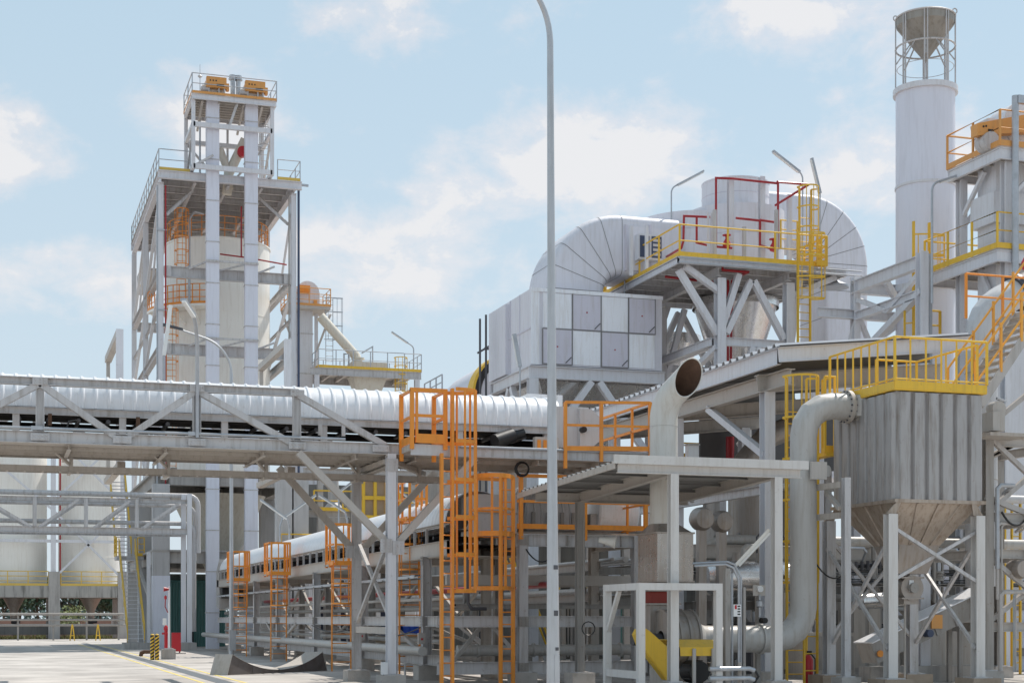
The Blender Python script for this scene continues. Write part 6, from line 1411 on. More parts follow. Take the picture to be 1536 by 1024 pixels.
for k in list(range(1, 22, 4))+list(range(22, 28)):
    d_ = (PT[k+1]-PT[k-1]).normalized()*0.012; sweep_xz([PT[k]-d_, PT[k]+d_], [(x*1.006, y*1.006) for x, y in P2], False).build('seam', 'frame_grey', od)
# ---------------------------------------------------------------- platform round the cyclone
PY0 = 52.0; PX0, PX1 = xa(1019, PY0), xa(1236, PY0); PY1 = ya(905, PX0)
zp_ = za(384, PX0, PY0)
pl = thing('cyclone_platform', 'high steel platform with yellow guardrails round the cyclone drum on braced legs', 'platform', (PX0, PY0, 0))
PX2 = PX1+0.9
MB().bx(PX0, PX2, PY0, PY1, zp_-0.04, zp_).build('deck_plate', 'steel', pl)
for Y in (PY0, PY1): MB().chan((PX0, Y, zp_-0.14), (PX2, Y, zp_-0.14), 0.08 if Y == PY0 else -0.08, 0.26).build('edge_beam', 'steel_pale', pl)
for X in (PX0, PX2): MB().chan((X, PY0, zp_-0.141), (X, PY1, zp_-0.141), -0.08 if X == PX0 else 0.08, 0.258).build('edge_beam', 'steel_pale', pl)
for k in range(1, 8): Y = PY0+(PY1-PY0)*k/8; MB().ibeam((PX0+0.1, Y, zp_-0.16), (PX2-0.1, Y, zp_-0.16), 0.12, 0.22).build('joist', 'steel', pl)
for f_ in (0.24, 0.66): X = PX0+(PX2-PX0)*f_; MB().ibeam((X, PY0+0.1, zp_-0.42), (X, PY1-0.1, zp_-0.42), 0.2, 0.3).build('girder', 'steel', pl)
for k, dz in enumerate((0.02, -0.16)): MB().tube([(PX0-0.1, PY0-0.12-0.06*k, zp_+dz-0.1), (PX2+0.6, PY0-0.12-0.06*k, zp_+dz-0.1)], 0.03, 6).build('edge_conduit', 'galv', pl, True)
railing(pl, [(PX0+0.02, PY1, zp_), (PX0+0.02, PY0+0.02, zp_), (PX1-0.1, PY0+0.02, zp_)], 'yellow', 1.15, 1.75, 0.03, 1, 0.17)
legx = [xa(1080, PY0+.4), xa(1183, PY0+.4)]; zg_ = zp_-0.6
for X in legx:
    for Y in (PY0+0.4, PY1-0.6): MB().ibeam((X, Y, 0), (X, Y, zg_), 0.34, 0.34, up=(0,1,0), t=0.03).build('leg', 'steel_pale', pl)
MB().ibeam((xa(995, 57), 57.2, 0), (xa(995, 57), 57.2, zg_-0.2), 0.34, 0.34, up=(0,1,0), t=0.03).build('leg', 'steel', pl)
zh2 = za(509, legx[0], PY0); Yl_ = PY0+0.4
for Y in (Yl_, PY1-0.6):
    MB().ibeam((legx[0]+0.18, Y, zh2), (legx[1]-0.18, Y, zh2), 0.2, 0.3).build('beam', 'steel_pale', pl)
    xm2 = (legx[0]+legx[1])/2-0.1
    for a, b in (((legx[0]-1.65, zg_+0.2), (legx[0]-0.1, zh2+0.25)), ((xm2-0.05, zg_), (legx[0]+0.25, zh2+0.3)), ((xm2+0.05, zg_), (legx[1]-0.2, zh2+0.2)), ((legx[1]+0.1, zh2+0.2), (legx[1]+0.45, zg_+0.2)), ((legx[0]+0.1, zh2+0.6), (legx[0]+0.75, zg_+0.2)), ((xm2, zh2-0.15), (legx[0]+1.0, zh2-1.8)), ((xm2+0.2, zh2-0.15), (legx[1]-0.6, zh2-1.8))):
        MB().bar((a[0], Y, a[1]), (b[0], Y, b[1]), 0.22).build('brace', 'steel_pale', pl)
for X in legx+[xa(995, 57)]:
    MB().ibeam((X, Yl_+0.2, zh2), (X, PY1-0.8, zh2), 0.2, 0.3).build('beam', 'steel_pale', pl)
for a, b in (((legx[0]-0.1, Yl_, zh2-0.2), (xa(995,57), 57.2, zh2-1.6)), ((xa(995,57), 57.2, zh2-1.4), (xa(1030, 57), 57.2, zg_-0.2)), ((legx[0], PY1-0.7, zh2), (xa(995,57), 57.2, zg_-0.4)), ((legx[0], PY0+0.4, zp_-1.1), (PX0+0.3, PY0+0.2, zp_-0.3)), ((legx[1], PY0+0.4, zp_-1.1), (PX2-0.3, PY0+0.2, zp_-0.3))):
    MB().bar(a, b, 0.2).build('brace', 'steel_pale', pl)
for z in (zh2-1.0, zh2-1.9): MB().ibeam((xa(995,57)-0.1, 57.2, z), (legx[1], 57.2, z), 0.2, 0.26).build('beam', 'steel', pl)
# second, lower landing behind on the left
o = thing('side_landing', 'small yellow railed landing between the elbow duct and the cyclone platform', 'platform', (xa(915, 59.5), 59.5, 13))
Yq = PY1+0.1; xq0_, xq1_ = xa(893, Yq+2.2), PX0+0.1; zq_ = zp_-0.25
MB().bx(xq0_, xq1_, Yq, Yq+3.0, zq_-0.16, zq_).build('deck', 'steel_dusty', o); railing(o, [(xq0_, Yq+3, zq_), (xq0_, Yq, zq_), (xq1_, Yq, zq_)], 'yellow', 1.1, 1.0, 0.03, 1, 0.2)
# red fire water frames on the platform
rf = thing('fire_pipe_loop', 'dark red fire water pipe loops with red valves on the cyclone platform', 'pipe', (xa(1100, 53), 53, zp_))
Yr = 53.0; P_ = lambda px, py, Y=Yr: Vector((xa(px, Y), Y, za(py, xa(px, Y), Y)))
for path in ([P_(1098,372), P_(1074,370), P_(1074,267), P_(1100,268)], [P_(1100,268), P_(1165,275), P_(1167,272)], [P_(1140,330), P_(1167,334)], [P_(1167,374), P_(1167,273), P_(1213,277), P_(1163,308, 55)],
             [P_(1022,372), P_(1025,362), P_(1026,324), P_(1074,326)], [P_(1045,324), P_(1045,364), P_(1062,368)], [P_(1104,327), P_(1140,331), P_(1140,368), P_(1160,374)], [P_(1000,385,56), P_(1022,372)]):
    MB().tube(path, 0.045, 8).build('pipe', 'red', rf, True)
for px, py in ((1090, 366), (1160, 372)):
    c = P_(px, py); o = MB(); o.lathe([(0,-.16),(0.13,-.1),(0.16,0),(0.1,0.12),(0.05,0.2),(0.05,0.3),(0.16,0.31),(0.16,0.34),(0,0.34)], c, 12); o.build('valve', 'red_bright', rf, True)
for path in ([P_(1082,390,52.3), P_(1084,405,52.3), P_(1122,408,52.3), P_(1098,420,54)], [P_(998,415,54), P_(1070,423,54)], [P_(1092,410,54.2), P_(1092,560,54.2)], [P_(1098,420,54.4), P_(1096,560,54.4)]):
    MB().tube(path, 0.05, 8).build('pipe', 'red', rf, True)
for px in (1101, 1148): p = P_(px, 262); q_ = P_(px, 386); MB().ibeam((p.x, 53.3, q_.z), (p.x, 53.3, p.z), 0.2, 0.2, up=(0,1,0)).build('support_post', 'steel_pale', rf)
for px in (1063, 1107, 1155): p = P_(px, 320 if px != 1107 else 345); MB().bar((p.x, 52.5, zp_), (p.x, 52.5, p.z), 0.12).build('support_post', 'steel', rf)
for px in (1057, 1062): p = P_(px, 322); MB().bar((p.x, 52.7, zp_), (p.x, 52.7, p.z), 0.07).build('support_post', 'steel_pale', rf)
# control cabinet with dark glass doors
Yd = 55.4; kx0, kx1 = xa(958, Yd), xa(993, Yd); kb = thing('control_panel', 'dark framed control panel on the left of the cyclone platform', 'cabinet', (kx0, Yd, zp_))
MB().bx(kx0, kx1, Yd, Yd+0.4, za(388, kx0, Yd), za(350, kx0, Yd)).build('cabinet', 'steel_pale', kb)
for a, b in ((0.05, 0.45), (0.55, 0.97)): MB().bx(kx0+(kx1-kx0)*a, kx0+(kx1-kx0)*b, Yd-0.03, Yd-0.001, za(385, kx0, Yd), za(353, kx0, Yd)).build('door', 'blue_dark', kb)
for k in range(4): MB().bx(kx0+(kx1-kx0)*0.6, kx0+(kx1-kx0)*0.92, Yd-0.036, Yd-0.031, za(382-7*k, kx0, Yd), za(378-7*k, kx0, Yd)).build('louvre', 'steel', kb)
for px in (947, 970): X = xa(px, Yd-.3); MB().bx(X-0.06, X+0.06, Yd-0.35, Yd-0.25, zp_-0.1, za(342, X, Yd)).build('post', 'steel_pale', kb)
# ladders of the cyclone platform
cl1 = thing('caged_ladder', 'long yellow caged ladder hanging below the right end of the cyclone platform', 'ladder', (xa(1205, PY0-0.3), PY0-0.3, 8))
zlo = za(520, xa(1205, PY0), PY0)-0.3
ladder(cl1, (xa(1206, PY0-0.3), PY0-0.3, zlo), zp_-zlo, 'yellow', 0.5, 'x', 0.05, 0.018, 0.3, cage_from=2.0, cage_to=zp_-zlo+1.1, cage_r=0.42, ext=1.1, bars=5, cage_dir=(0.8,-0.6,0), hoop_step=0.85)
cl2_ = thing('caged_ladder', 'yellow caged ladder rising from the cyclone platform to the arching duct', 'ladder', (xa(1205, PY0+1.2), PY0+1.2, zp_))
ladder(cl2_, (xa(1208, PY0+1.2), PY0+1.2, zp_), 2.2, 'yellow', 0.5, 'x', 0.045, 0.018, 0.3, cage_from=0.9, cage_to=3.2, cage_r=0.42, ext=1.0, bars=5, cage_dir=(0,-1,0), hoop_step=0.7)
railing(cl2_, [(xa(1171, 55.5), 55.5, zp_+1.5), (xa(1196, 55.5), 55.5, zp_+1.5)], 'yellow', 1.1, 0.7, 0.03, 2)
p = P_(1184, 292, 54.5); MB().bar((p.x, 54.5, zp_), (p.x, 54.5, p.z), 0.16).build('post', 'steel_pale', cl2_)
railing(cl1, [(xa(1222, PY0), PY0-0.2, zp_), (xa(1236, PY0), PY0-0.2, zp_), (xa(1236, PY0), PY0+1.5, zp_)], 'yellow', 1.1, 0.6, 0.034, 2, 0.2)
light_mast('tube light on a bent pole at the top right of the cyclone platform', (xa(1204, 54), 54, zp_), za(234, xa(1204, 54), 54)-zp_-0.55, (-1.3, 0, 0), 1.35, 0.03, 0.55)
light_mast('tube light leaning over the left end of the cyclone platform', (xa(937, 57), 57, zp_-.4), za(337, xa(937,57), 57)-zp_-0.2, (1.25, 0, 0), 1.3, 0.03, 0.6)
light_mast('tube light bending up beside the top drum of the cyclone', (xa(1007, 56.5), 56.5, zp_), za(263, xa(1007,56.5), 56.5)-zp_-0.35, (1.4, 0, 0), 1.3, 0.03, 0.52)
light_mast('tube light on an upright slanted pole at the right of the yellow ladder cage', (xa(1230, 53), 53, zp_-.2), za(276, xa(1230,53), 53)-zp_, (-0.5, 0, 0.0), 1.35, 0.03, 1.3, rad=0.15)
o = MB(); p = P_(1262, 392, 52.5); o.lathe([(0,0),(0.55,0),(0.55,0.08),(0.1,0.3),(0,0.3)], (PX2+0.1, 53, zp_-0.5), 24); solo(o, 'flood_dish', 'round grey dish under the right tip of the cyclone platform', 'dish', 'galv', True)
# antenna rods left of the box, rotary drum
for px, py in ((720, 478), (729, 472)):
    o = MB(); X = xa(px, 59); o.tube([(X, 59, 0), (X, 59, za(py, X, 59))], 0.045, 6); solo(o, 'rod', '%s of the two dark upright rods left of the metal clad box' % ('left' if px < 725 else 'right'), 'rod', 'dark_metal', True)
RDY = 62.0; RDX = xa(768, RDY); zrd = za(592, RDX, RDY); rr = 1.66
rd = thing('rotary_drum', 'big grey rotary drum with yellow rimmed black ring left of the metal clad box', 'drum', (RDX, RDY, zrd-2))
MB().lathe([(0,0.05),(rr-0.12,0.05),(rr-0.12,0.4)], (RDX, RDY, zrd), 48, axis='y').build('end_plate', 'clad', rd, True)
MB().lathe([(rr-0.32,0.0),(rr-0.05,-0.06),(rr-0.05,0.45)], (RDX, RDY, zrd), 48, axis='y').build('seal_ring', 'black', rd, True)
MB().lathe([(rr-0.04,-0.08),(rr+0.06,-0.08),(rr+0.06,0.75),(rr-0.04,0.75)], (RDX, RDY, zrd), 56, axis='y').build('tyre', 'yellow', rd, True)
MB().lathe([(rr-0.03,0.7),(rr-0.08,5),(rr-0.5,9),(rr-0.5,14)], (RDX, RDY, zrd), 48, axis='y').build('shell', 'clad', rd, True)
for Y in (RDY+2, RDY+10): MB().bx(RDX-1.2, RDX+1.2, Y-0.5, Y+0.5, 0, zrd-rr+0.15).build('pedestal', 'concrete', rd)
railing(rd, [(RDX-1.6, RDY+5, zrd+0.5), (RDX-1.6, RDY+8, zrd+0.5)], 'galv', 1.0, 1.0, 0.03, 2)
MB().bar((RDX-1.7, RDY+5, zrd+0.42), (RDX-1.7, RDY+8, zrd+0.42), 0.4, 0.08).build('walkway', 'steel', rd)
o = MB(); X = xa(736, 60.4); zt_ = za(523, X, 60.4); o.bar((X-0.55, 60.4, zt_-0.2), (X+0.1, 60.4, zt_+0.2), 0.08); o.bar((X-0.25, 60.4, zt_), (X+0.5, 60.4, zt_+0.02), 0.1); o.bar((X, 60.4, zt_-1.0), (X, 60.4, zt_), 0.1); solo(o, 'bracket', 'small dark bracket above the yellow rimmed drum', 'bracket', 'dark_metal')
light_mast('cream tube light leaning at the lower left of the metal clad box', (xa(780, 53.6), 53.6, 0), za(545, xa(780,53.6), 53.6), (-0.35, 0, 0), 1.2, 0.03, 1.38, rad=0.1)
# ================================================================ white stack with cone top
SY = 50.0; SX = xa(1388, SY); zs = lambda py: za(py, SX, SY); sr = 1.055
sk = thing('chimney', 'tall white chimney with a caged upside down cone on its top', 'chimney', (SX, SY, 0))
MB().lathe([(0,0),(sr,0),(sr,zs(137)),(sr-0.06,zs(137)),(sr-0.06,zs(160))], (SX, SY, 0), 64).build('shaft', 'stackw', sk, True)
for py, e, h in ((139, 0.10, 0.20), (282, 0.035, 0.09), (435, 0.10, 0.22)): MB().lathe([(sr,-h/2),(sr+e,-h/2),(sr+e,h/2),(sr,h/2)], (SX, SY, zs(py)), 64).build('band', 'steel_pale', sk, True)
zt_ = zs(28); ztp = zs(95)
MB().lathe([(sr-0.01, zt_), (sr-0.03, zt_-0.28), (0.0, ztp)], (SX, SY, 0), 56).build('cone', 'cone', sk, True)
MB().ring((SX, SY, zt_), sr, 0.035, 48).build('top_ring', 'steel', sk, True); MB().ring((SX, SY, zs(73)), sr, 0.035, 48).build('mid_ring', 'steel', sk, True); MB().ring((SX, SY, zs(103)), sr-0.05, 0.012, 48).build('wire_ring', 'steel', sk, True)
for k in range(8):
    s_ = 2*math.pi*(k+0.3)/8
    for d_ in (-0.05, 0.05):
        c, s2 = math.cos(s_+d_)*sr, math.sin(s_+d_)*sr; MB().bar((SX+c, SY+s2, zs(137)), (SX+c, SY+s2, zt_), 0.035).build('rod', 'steel', sk)
    c, s2 = math.cos(s_), math.sin(s_); zz2 = zs(73)
    MB().bar((SX+c*(sr-.02), SY+s2*(sr-.02), zz2-0.5), (SX+c*0.42, SY+s2*0.42, zz2+0.35), 0.04).build('strut', 'steel', sk)
for s_ in (2.6, 5.5, 0.6): 
    c, s2 = SX+math.cos(s_)*sr, SY+math.sin(s_)*sr; MB().ring((c, s2, zt_+0.09), 0.09, 0.025, 10, 'y').build('lifting_lug', 'steel', sk, True)
# ---------------------------------------------------------------- walkway truss between cyclone and chimney
KX, KY = xa(1383, 46.0), 46.0; KY2 = ya(1283, KX); zk = lambda py, Y=KY: za(py, KX, Y)
wt = thing('link_truss', 'grey steel truss frame linking the cyclone plant with the white chimney', 'steel truss', (KX, KY, 0))
MB().ibeam((KX, KY, 0), (KX, KY, zk(378)), 0.3, 0.34, up=(0,1,0), t=0.03).build('column', 'steel_pale', wt); MB().bar((KX+0.3, KY, 0), (KX+0.3, KY, zk(380)), 0.12).build('pipe_post', 'galv', wt)
MB().ibeam((KX, KY2, 0), (KX, KY2, za(415, KX, KY2)), 0.26, 0.3, up=(0,1,0), t=0.03).build('column', 'steel_pale', wt)
zA = zk(392)
MB().ibeam((KX, KY+0.15, zA), (KX, KY2+0.2, zA), 0.25, 0.44, t=0.03).build('top_chord', 'steel_pale', wt)
Xr = xa(1345, KY2); MB().ibeam((KX-0.1, KY2, za(432, KX, KY2)), (Xr+0.4, KY2, za(432, KX, KY2)), 0.25, 0.42, t=0.03).build('beam', 'steel_pale', wt)
MB().ibeam((xa(1226, KY2), KY2, za(472, KX, KY2)), (xa(1348, KY2), KY2, za(472, KX, KY2)), 0.25, 0.34, t=0.03).build('beam', 'steel_pale', wt)
zL = za(475, KX, KY2); MB().bar((KX, KY, zL+0.1), (KX, KY2, zL-1.6), 0.22).build('brace', 'steel_pale', wt)
MB().bar((KX, KY+0.2, zA-0.4), (KX, (KY+KY2)/2, zL-0.2), 0.16).build('brace', 'steel_pale', wt); MB().bar((KX, KY2-0.2, zA-0.5), (KX, (KY+KY2)/2, zL-0.2), 0.16).build('brace', 'steel_pale', wt)
MB().ibeam((KX, KY+0.2, zL), (KX, KY2-0.15, zL), 0.22, 0.3, t=0.03).build('bottom_chord', 'steel_pale', wt)
for a, b in (((1285, 480), (1270, 505)), ((1290, 480), (1312, 505)), ((1345,485),(1290,505))): MB().bar((xa(a[0], KY2), KY2, za(a[1], KX, KY2)), (xa(b[0], KY2), KY2, za(b[1]+25, KX, KY2)), 0.16).build('brace', 'steel_pale', wt)
MB().bar((xa(1330, KY2-1), KY2-1, zA+0.0), (xa(1345, KY2-1), KY2-1, zA-0.6), 0.2).build('bracket', 'steel_pale', wt)
# ================================================================ elevator tower at the right edge
EX, EY = xa(1500, 43.0), 43.0; EY2 = ya(1421, EX); zE = lambda py: za(py, EX, EY); EX2 = EX+4.2
zd1, zd2 = zE(218), zE(372)
et = thing('elevator_tower', 'steel tower at the right edge with orange railed top deck and yellow railed middle deck', 'steel tower', (EX, EY, 0))
for zd, mr, y1, x0 in ((zd1, 'orange_pale', EY2, EX), (zd2, 'yellow', EY2+1.2, EX-0.1)):
    MB().bx(x0, EX2, EY, y1, zd-0.05, zd).build('deck_plate', 'steel_warm', et)
    for X in (x0+0.04, EX2): MB().ibeam((X, EY, zd-0.24), (X, y1, zd-0.24), 0.12, 0.36, t=0.02).build('edge_beam', 'steel_pale', et)
    for Y in (EY+0.02, y1-0.05): MB().ibeam((x0, Y, zd-0.242), (EX2, Y, zd-0.242), 0.12, 0.36, t=0.02).build('edge_beam', 'steel_pale', et)
    for k in range(1, 5): Y = EY+(y1-EY)*k/5; MB().ibeam((x0+0.1, Y, zd-0.2), (EX2-0.1, Y, zd-0.2), 0.1, 0.22).build('joist', 'steel_warm', et)
    railing(et, [(EX2, y1, zd), (x0, y1, zd), (x0, EY, zd), (EX2, EY, zd)], mr, 1.15, 1.3, 0.032, 1, 0.18)
for X, Y in ((EX+0.45, EY+0.3), (EX+0.35, EY2-0.3), (EX2-0.3, EY+0.3), (EX2-0.3, EY2-0.3)):
    MB().ibeam((X, Y, 0), (X, Y, zd1-0.42), 0.28, 0.28, up=(0,1,0), t=0.03).build('column', 'steel_pale', et)
for a, b in (((EX+0.35, EY2-0.3, zd1-1.7), (EX+0.35, EY2-1.6, zd1-0.45)), ((EX+0.35, EY2-0.4, zd1-2.0), (EX+1.6, EY2-0.3, zd1-0.45)), ((EX+0.45, EY+0.3, zd1-1.7), (EX+1.7, EY+0.3, zd1-0.45)), ((EX+0.35, EY2-0.3, zd2-3.3), (EX+2.2, EY2-0.3, zd2-0.5)), ((EX+0.4, EY+0.4, zd2-2.5), (EX+0.4, EY+1.5, zd2-0.5))):
    MB().bar(a, b, 0.12).build('brace', 'steel_pale', et)
MB().cyl((EX+0.5, EY-0.1, zd2-1.5), (EX+0.5, EY-0.1, zE(143)), 0.11, n=14).build('pipe_post', 'galv', et, True)
X = EX+0.5; MB().bx(X+0.02, X+0.36, EY-0.25, EY-0.1, zE(155), zE(143)).build('flood_light', 'galv', et)
for k in range(2): MB().bar((X, EY-0.1, zd2+3+1.1*k), (X+0.4, EY+0.2, zd2+3+1.5*k), 0.04).build('clamp', 'galv', et)
el3 = thing('bucket_elevator', 'white bucket elevator at the right edge with a long orange drive guard', 'elevator', (EX+1.3, EY+1.2, 0))
ex0, ex1 = EX+0.55, EX+2.2; ey0 = EY+1.0
MB().bx(ex0, ex1, ey0, ey0+1.0, 0, zd1+0.1).build('casing', 'steel_pale', el3)
MB().bx(ex0-0.18, ex1+0.18, ey0-0.15, ey0+1.15, zd1-2.2, zd1-1.2).build('collar', 'steel_pale', el3)
MB().loft([(ex0,ey0,zd1+0.1),(ex1,ey0,zd1+0.1),(ex1,ey0+1,zd1+0.1),(ex0,ey0+1,zd1+0.1)], [(ex0-0.3,ey0,zd1+1.2),(ex1+0.4,ey0,zd1+1.2),(ex1+0.4,ey0+1,zd1+1.2),(ex0-0.3,ey0+1,zd1+1.2)]).build('head_casing', 'steel_pale', el3)
MB().lathe([(0,0),(0.75,0),(0.75,1.0),(0,1.0)], ((ex0+ex1)/2+0.2, ey0-0.04, zd1+1.1), 24, axis='y').build('head_drum', 'steel_pale', el3, True)
Yg = EY+0.55; gx = lambda px: xa(px, Yg)
dg = MB().slab([(gx(1466), Yg, za(205, EX, Yg)), (gx(1466), Yg, za(187, EX, Yg)), (gx(1540), Yg, za(165, EX, Yg)), (gx(1560), Yg, za(172, EX, Yg)), (gx(1560), Yg, za(188, EX, Yg))], (0, 0.35, 0)).build('drive_guard', 'orange_pale', el3)
for k in range(2): c = (gx(1475+4*k), Yg-0.01, za(191-1*k, EX, Yg)); MB().cyl(c, (c[0], c[1]-0.01, c[2]), 0.035, n=8).build('hole', 'black', dg)
MB().bx(gx(1482), gx(1490), Yg-0.02, Yg-0.005, za(197, EX, Yg), za(194, EX, Yg)).build('slot', 'black', dg)
o = MB(); o.lathe([(0,0),(0.3,0),(0.3,0.5),(0,0.5)], (gx(1485), Yg-0.1, za(212, EX, Yg)), 20, axis='y'); o.build('gear_motor', 'steel', el3, True)
# yellow caged ladder and landing in front of the chimney
cl4 = thing('caged_ladder', 'yellow caged ladder standing in front of the white chimney shaft', 'ladder', (xa(1383, 47.5), 47.5, 8))
zb4 = za(500, xa(1383, 47.5), 47.5)-0.4
ladder(cl4, (xa(1382, 47.5), 47.5, zb4), za(380, KX, 47.5)-zb4, 'yellow', 0.62, 'x', 0.05, 0.018, 0.3, cage_from=2.4, cage_to=za(350, KX, 47.5)-zb4, cage_r=0.45, ext=1.15, bars=6, cage_dir=(0.85,-0.5,0))
railing(cl4, [(xa(1357, 47), 47.0, zb4+0.1), (xa(1377, 47), 46.5, zb4+0.1)], 'yellow', 1.0, 0.8, 0.03, 1); railing(cl4, [(xa(1392, 47), 47.0, zb4+0.1), (xa(1410, 47), 47, zb4+0.1)], 'yellow', 1.0, 0.5, 0.04, 1)
light_mast('tube light on a bent pole before the white chimney', (xa(1398, 45.5), 45.5, zA-1.5), za(271, xa(1398,45.5), 45.5)-zA+1.5, (1.0, 0, 0), 0.9, 0.04, 0.35)
# ================================================================ large canopy roof over the plant
CXl, CYf = xa(1172, 36.0), 36.0; CYb = ya(885, CXl); ze = 8.62; slope = 0.105; CXr = CXl+5.6
rf_ = lambda x, y: ze+(x-CXl)*slope
lr = thing('plant_canopy', 'large sloping corrugated steel roof on pale columns covering the plant right of centre', 'canopy', (CXl, CYf, 0))
corrugated(CXl-0.12, CXr, CYf-0.15, CYb, lambda x, y: rf_(x, y), 0.42, 0.09, 'x').build('roof_sheet', 'roof_sheet', lr)
MB().chan((CXl, CYf+0.03, ze-0.25), (CXl, CYb, ze-0.25), -0.1, 0.44).build('eaves_beam', 'steel_pale', lr)
MB().chan((CXl-0.1, CYf-0.02, ze-0.24), (CXr, CYf, rf_(CXr,0)-0.23), 0.1, 0.38).build('front_beam', 'steel_pale', lr)
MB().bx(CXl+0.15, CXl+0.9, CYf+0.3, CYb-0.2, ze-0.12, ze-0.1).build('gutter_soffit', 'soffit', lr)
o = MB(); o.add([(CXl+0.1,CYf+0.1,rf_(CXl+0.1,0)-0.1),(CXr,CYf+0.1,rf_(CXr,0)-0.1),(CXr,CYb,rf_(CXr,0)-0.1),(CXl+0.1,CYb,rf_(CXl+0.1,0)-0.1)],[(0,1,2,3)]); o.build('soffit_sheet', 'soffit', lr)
for k in range(1, 7): Y = CYf+(CYb-CYf)*k/7; MB().ibeam((CXl+0.15, Y, ze-0.3), (CXr, Y, rf_(CXr,0)-0.3), 0.12, 0.25).build('purlin', 'soffit_rib', lr)
ccx, ccy = xa(1151, 37.4), 37.4; z2 = ze-0.75
MB().ibeam((ccx, CYf+0.1, z2), (ccx, CYb, z2), 0.25, 0.42, t=0.025).build('girder', 'steel_warm', lr)
MB().ibeam((ccx-0.3, ccy, z2-0.02), (CXr, ccy, z2+0.55), 0.25, 0.46, t=0.025).build('main_rafter', 'steel_warm', lr)
for X, Y in ((ccx, ccy), (ccx, 43.2), (ccx, 48.2), (ccx+4.7, ccy+0.0), (ccx+4.7, 43.2), (ccx+4.7, 48.2)):
    MB().ibeam((X, Y, 0.3), (X, Y, z2-0.22+(X-ccx)*0.10), 0.3, 0.32, up=(0,1,0), t=0.025).build('column', 'steel_pale', lr); footing(lr, X, Y, 0.3, 0.6)
for Y in (43.2, 48.2): MB().ibeam((ccx, Y, z2-0.1), (CXr, Y, z2+0.45), 0.25, 0.4, t=0.025).build('rafter', 'steel_dusty', lr)
MB().bar((ccx, ccy+0.1, 6.0), (ccx, ccy+3.6, z2-0.2), 0.18).build('knee_brace', 'steel_pale', lr)
MB().ibeam((ccx, ccy+0.2, 5.1), (ccx, 48, 5.1), 0.16, 0.24).build('tie_beam', 'steel', lr); MB().ibeam((ccx, 43.2, 6.0), (ccx+4.7, 43.2, 6.0), 0.2, 0.3).build('tie_beam', 'steel_dusty', lr)
# ================================================================ right edge: stair, bent duct, supports
SYn, SYf = 32.8, 33.9
sx_, sz_ = xa(1470, SYn), zt3_+0.05; sL = 3.1; ang_ = R(53)
sx2, sz2 = sx_+sL*math.cos(ang_), sz_+sL*math.sin(ang_)*1.0
os_ = thing('steel_stair', 'steep grey stair with orange handrails climbing right from the ribbed filter top', 'stair', (sx_, SYn, sz_))
for Y in (SYn, SYf): MB().bar((sx_, Y, sz_-0.1), (sx2, Y, sz2-0.1), 0.07, 0.22).build('stringer', 'steel_low', os_)
for k in range(1, 12):
    f_ = k/12; X = sx_+(sx2-sx_)*f_; z = sz_+(sz2-sz_)*f_; MB().bx(X-0.13, X+0.13, SYn+0.04, SYf-0.04, z-0.03, z).build('tread', 'steel_dusty', os_)
for Y in (SYn-0.02, SYf+0.02):
    r = MB()
    for h in (0.6, 1.15): r.tube([(sx_-0.15, Y, sz_+h-0.2), (sx2+0.3, Y, sz2+h+0.2)], 0.03, 8)
    r.tube([(sx_-0.15, Y, sz_+0.95), (sx_-0.15, Y, sz_-0.0)], 0.03, 8)
    for k in range(1, 4): f_ = k/3.2; X = sx_+(sx2-sx_)*f_; z = sz_+(sz2-sz_)*f_; r.bar((X, Y, z-0.05), (X, Y, z+1.15), 0.055)
    r.build('handrail', 'orange_light', os_)
MB().bx(sx2-0.1, sx2+2.5, SYn-0.1, SYf+0.9, sz2-0.2, sz2-0.06).build('landing', 'steel_dusty', os_)
railing(os_, [(sx2+2.4, SYf+0.9, sz2-0.06), (sx2-0.9, SYf+0.9, sz2-0.06)], 'orange', 1.15, 1.2, 0.03, 1)
# white bent duct
bY = 38.0; bX = xa(1472, bY); zb2_ = lambda py: za(py, bX, bY)
bd = thing('bent_duct', 'white insulated duct bending right behind the stair with orange handrails', 'duct', (bX, bY, 3))
c0 = Vector((bX, bY, zb2_(505))); pts = [Vector((bX, bY, 2.6)), c0]
for k in range(1, 5): s_ = k/4*R(62); pts.append(c0+Vector((1.15*(1-math.cos(s_)), 0, 1.15*math.sin(s_))))
e_ = Vector((math.sin(R(62)), 0, math.cos(R(62)))); pts.append(pts[-1]+e_*0.55)
ob = (lambda o: o.tube(pts, 0.44, 36) and o)(MB()).build('duct', 'hood_grey', bd, True); ob.data.set_sharp_from_angle(angle=R(13))
for d0, m_ in ((0.0, 'dark_metal'), (0.12, 'galv')): c = pts[-1]+e_*d0; MB().cyl(c, c+e_*0.09, 0.54, n=28).build('flange', m_, bd, True)
MB().tube([pts[-1], pts[-1]+e_*1.6], 0.42, 28).build('duct', 'stainless_dull', bd, True)
c = pts[-1]+Vector((0.1, -0.5, 0.75)); MB().lathe([(0,-.2),(0.17,-.15),(0.2,0.05),(0.12,.2),(0,.2)], c, 14).build('valve', 'red_bright', bd, True)
for z in (zb2_(560), zb2_(640), zb2_(720)): MB().ring((bX, bY, z), 0.445, 0.012, 32).build('seam', 'steel_dim', bd, True)
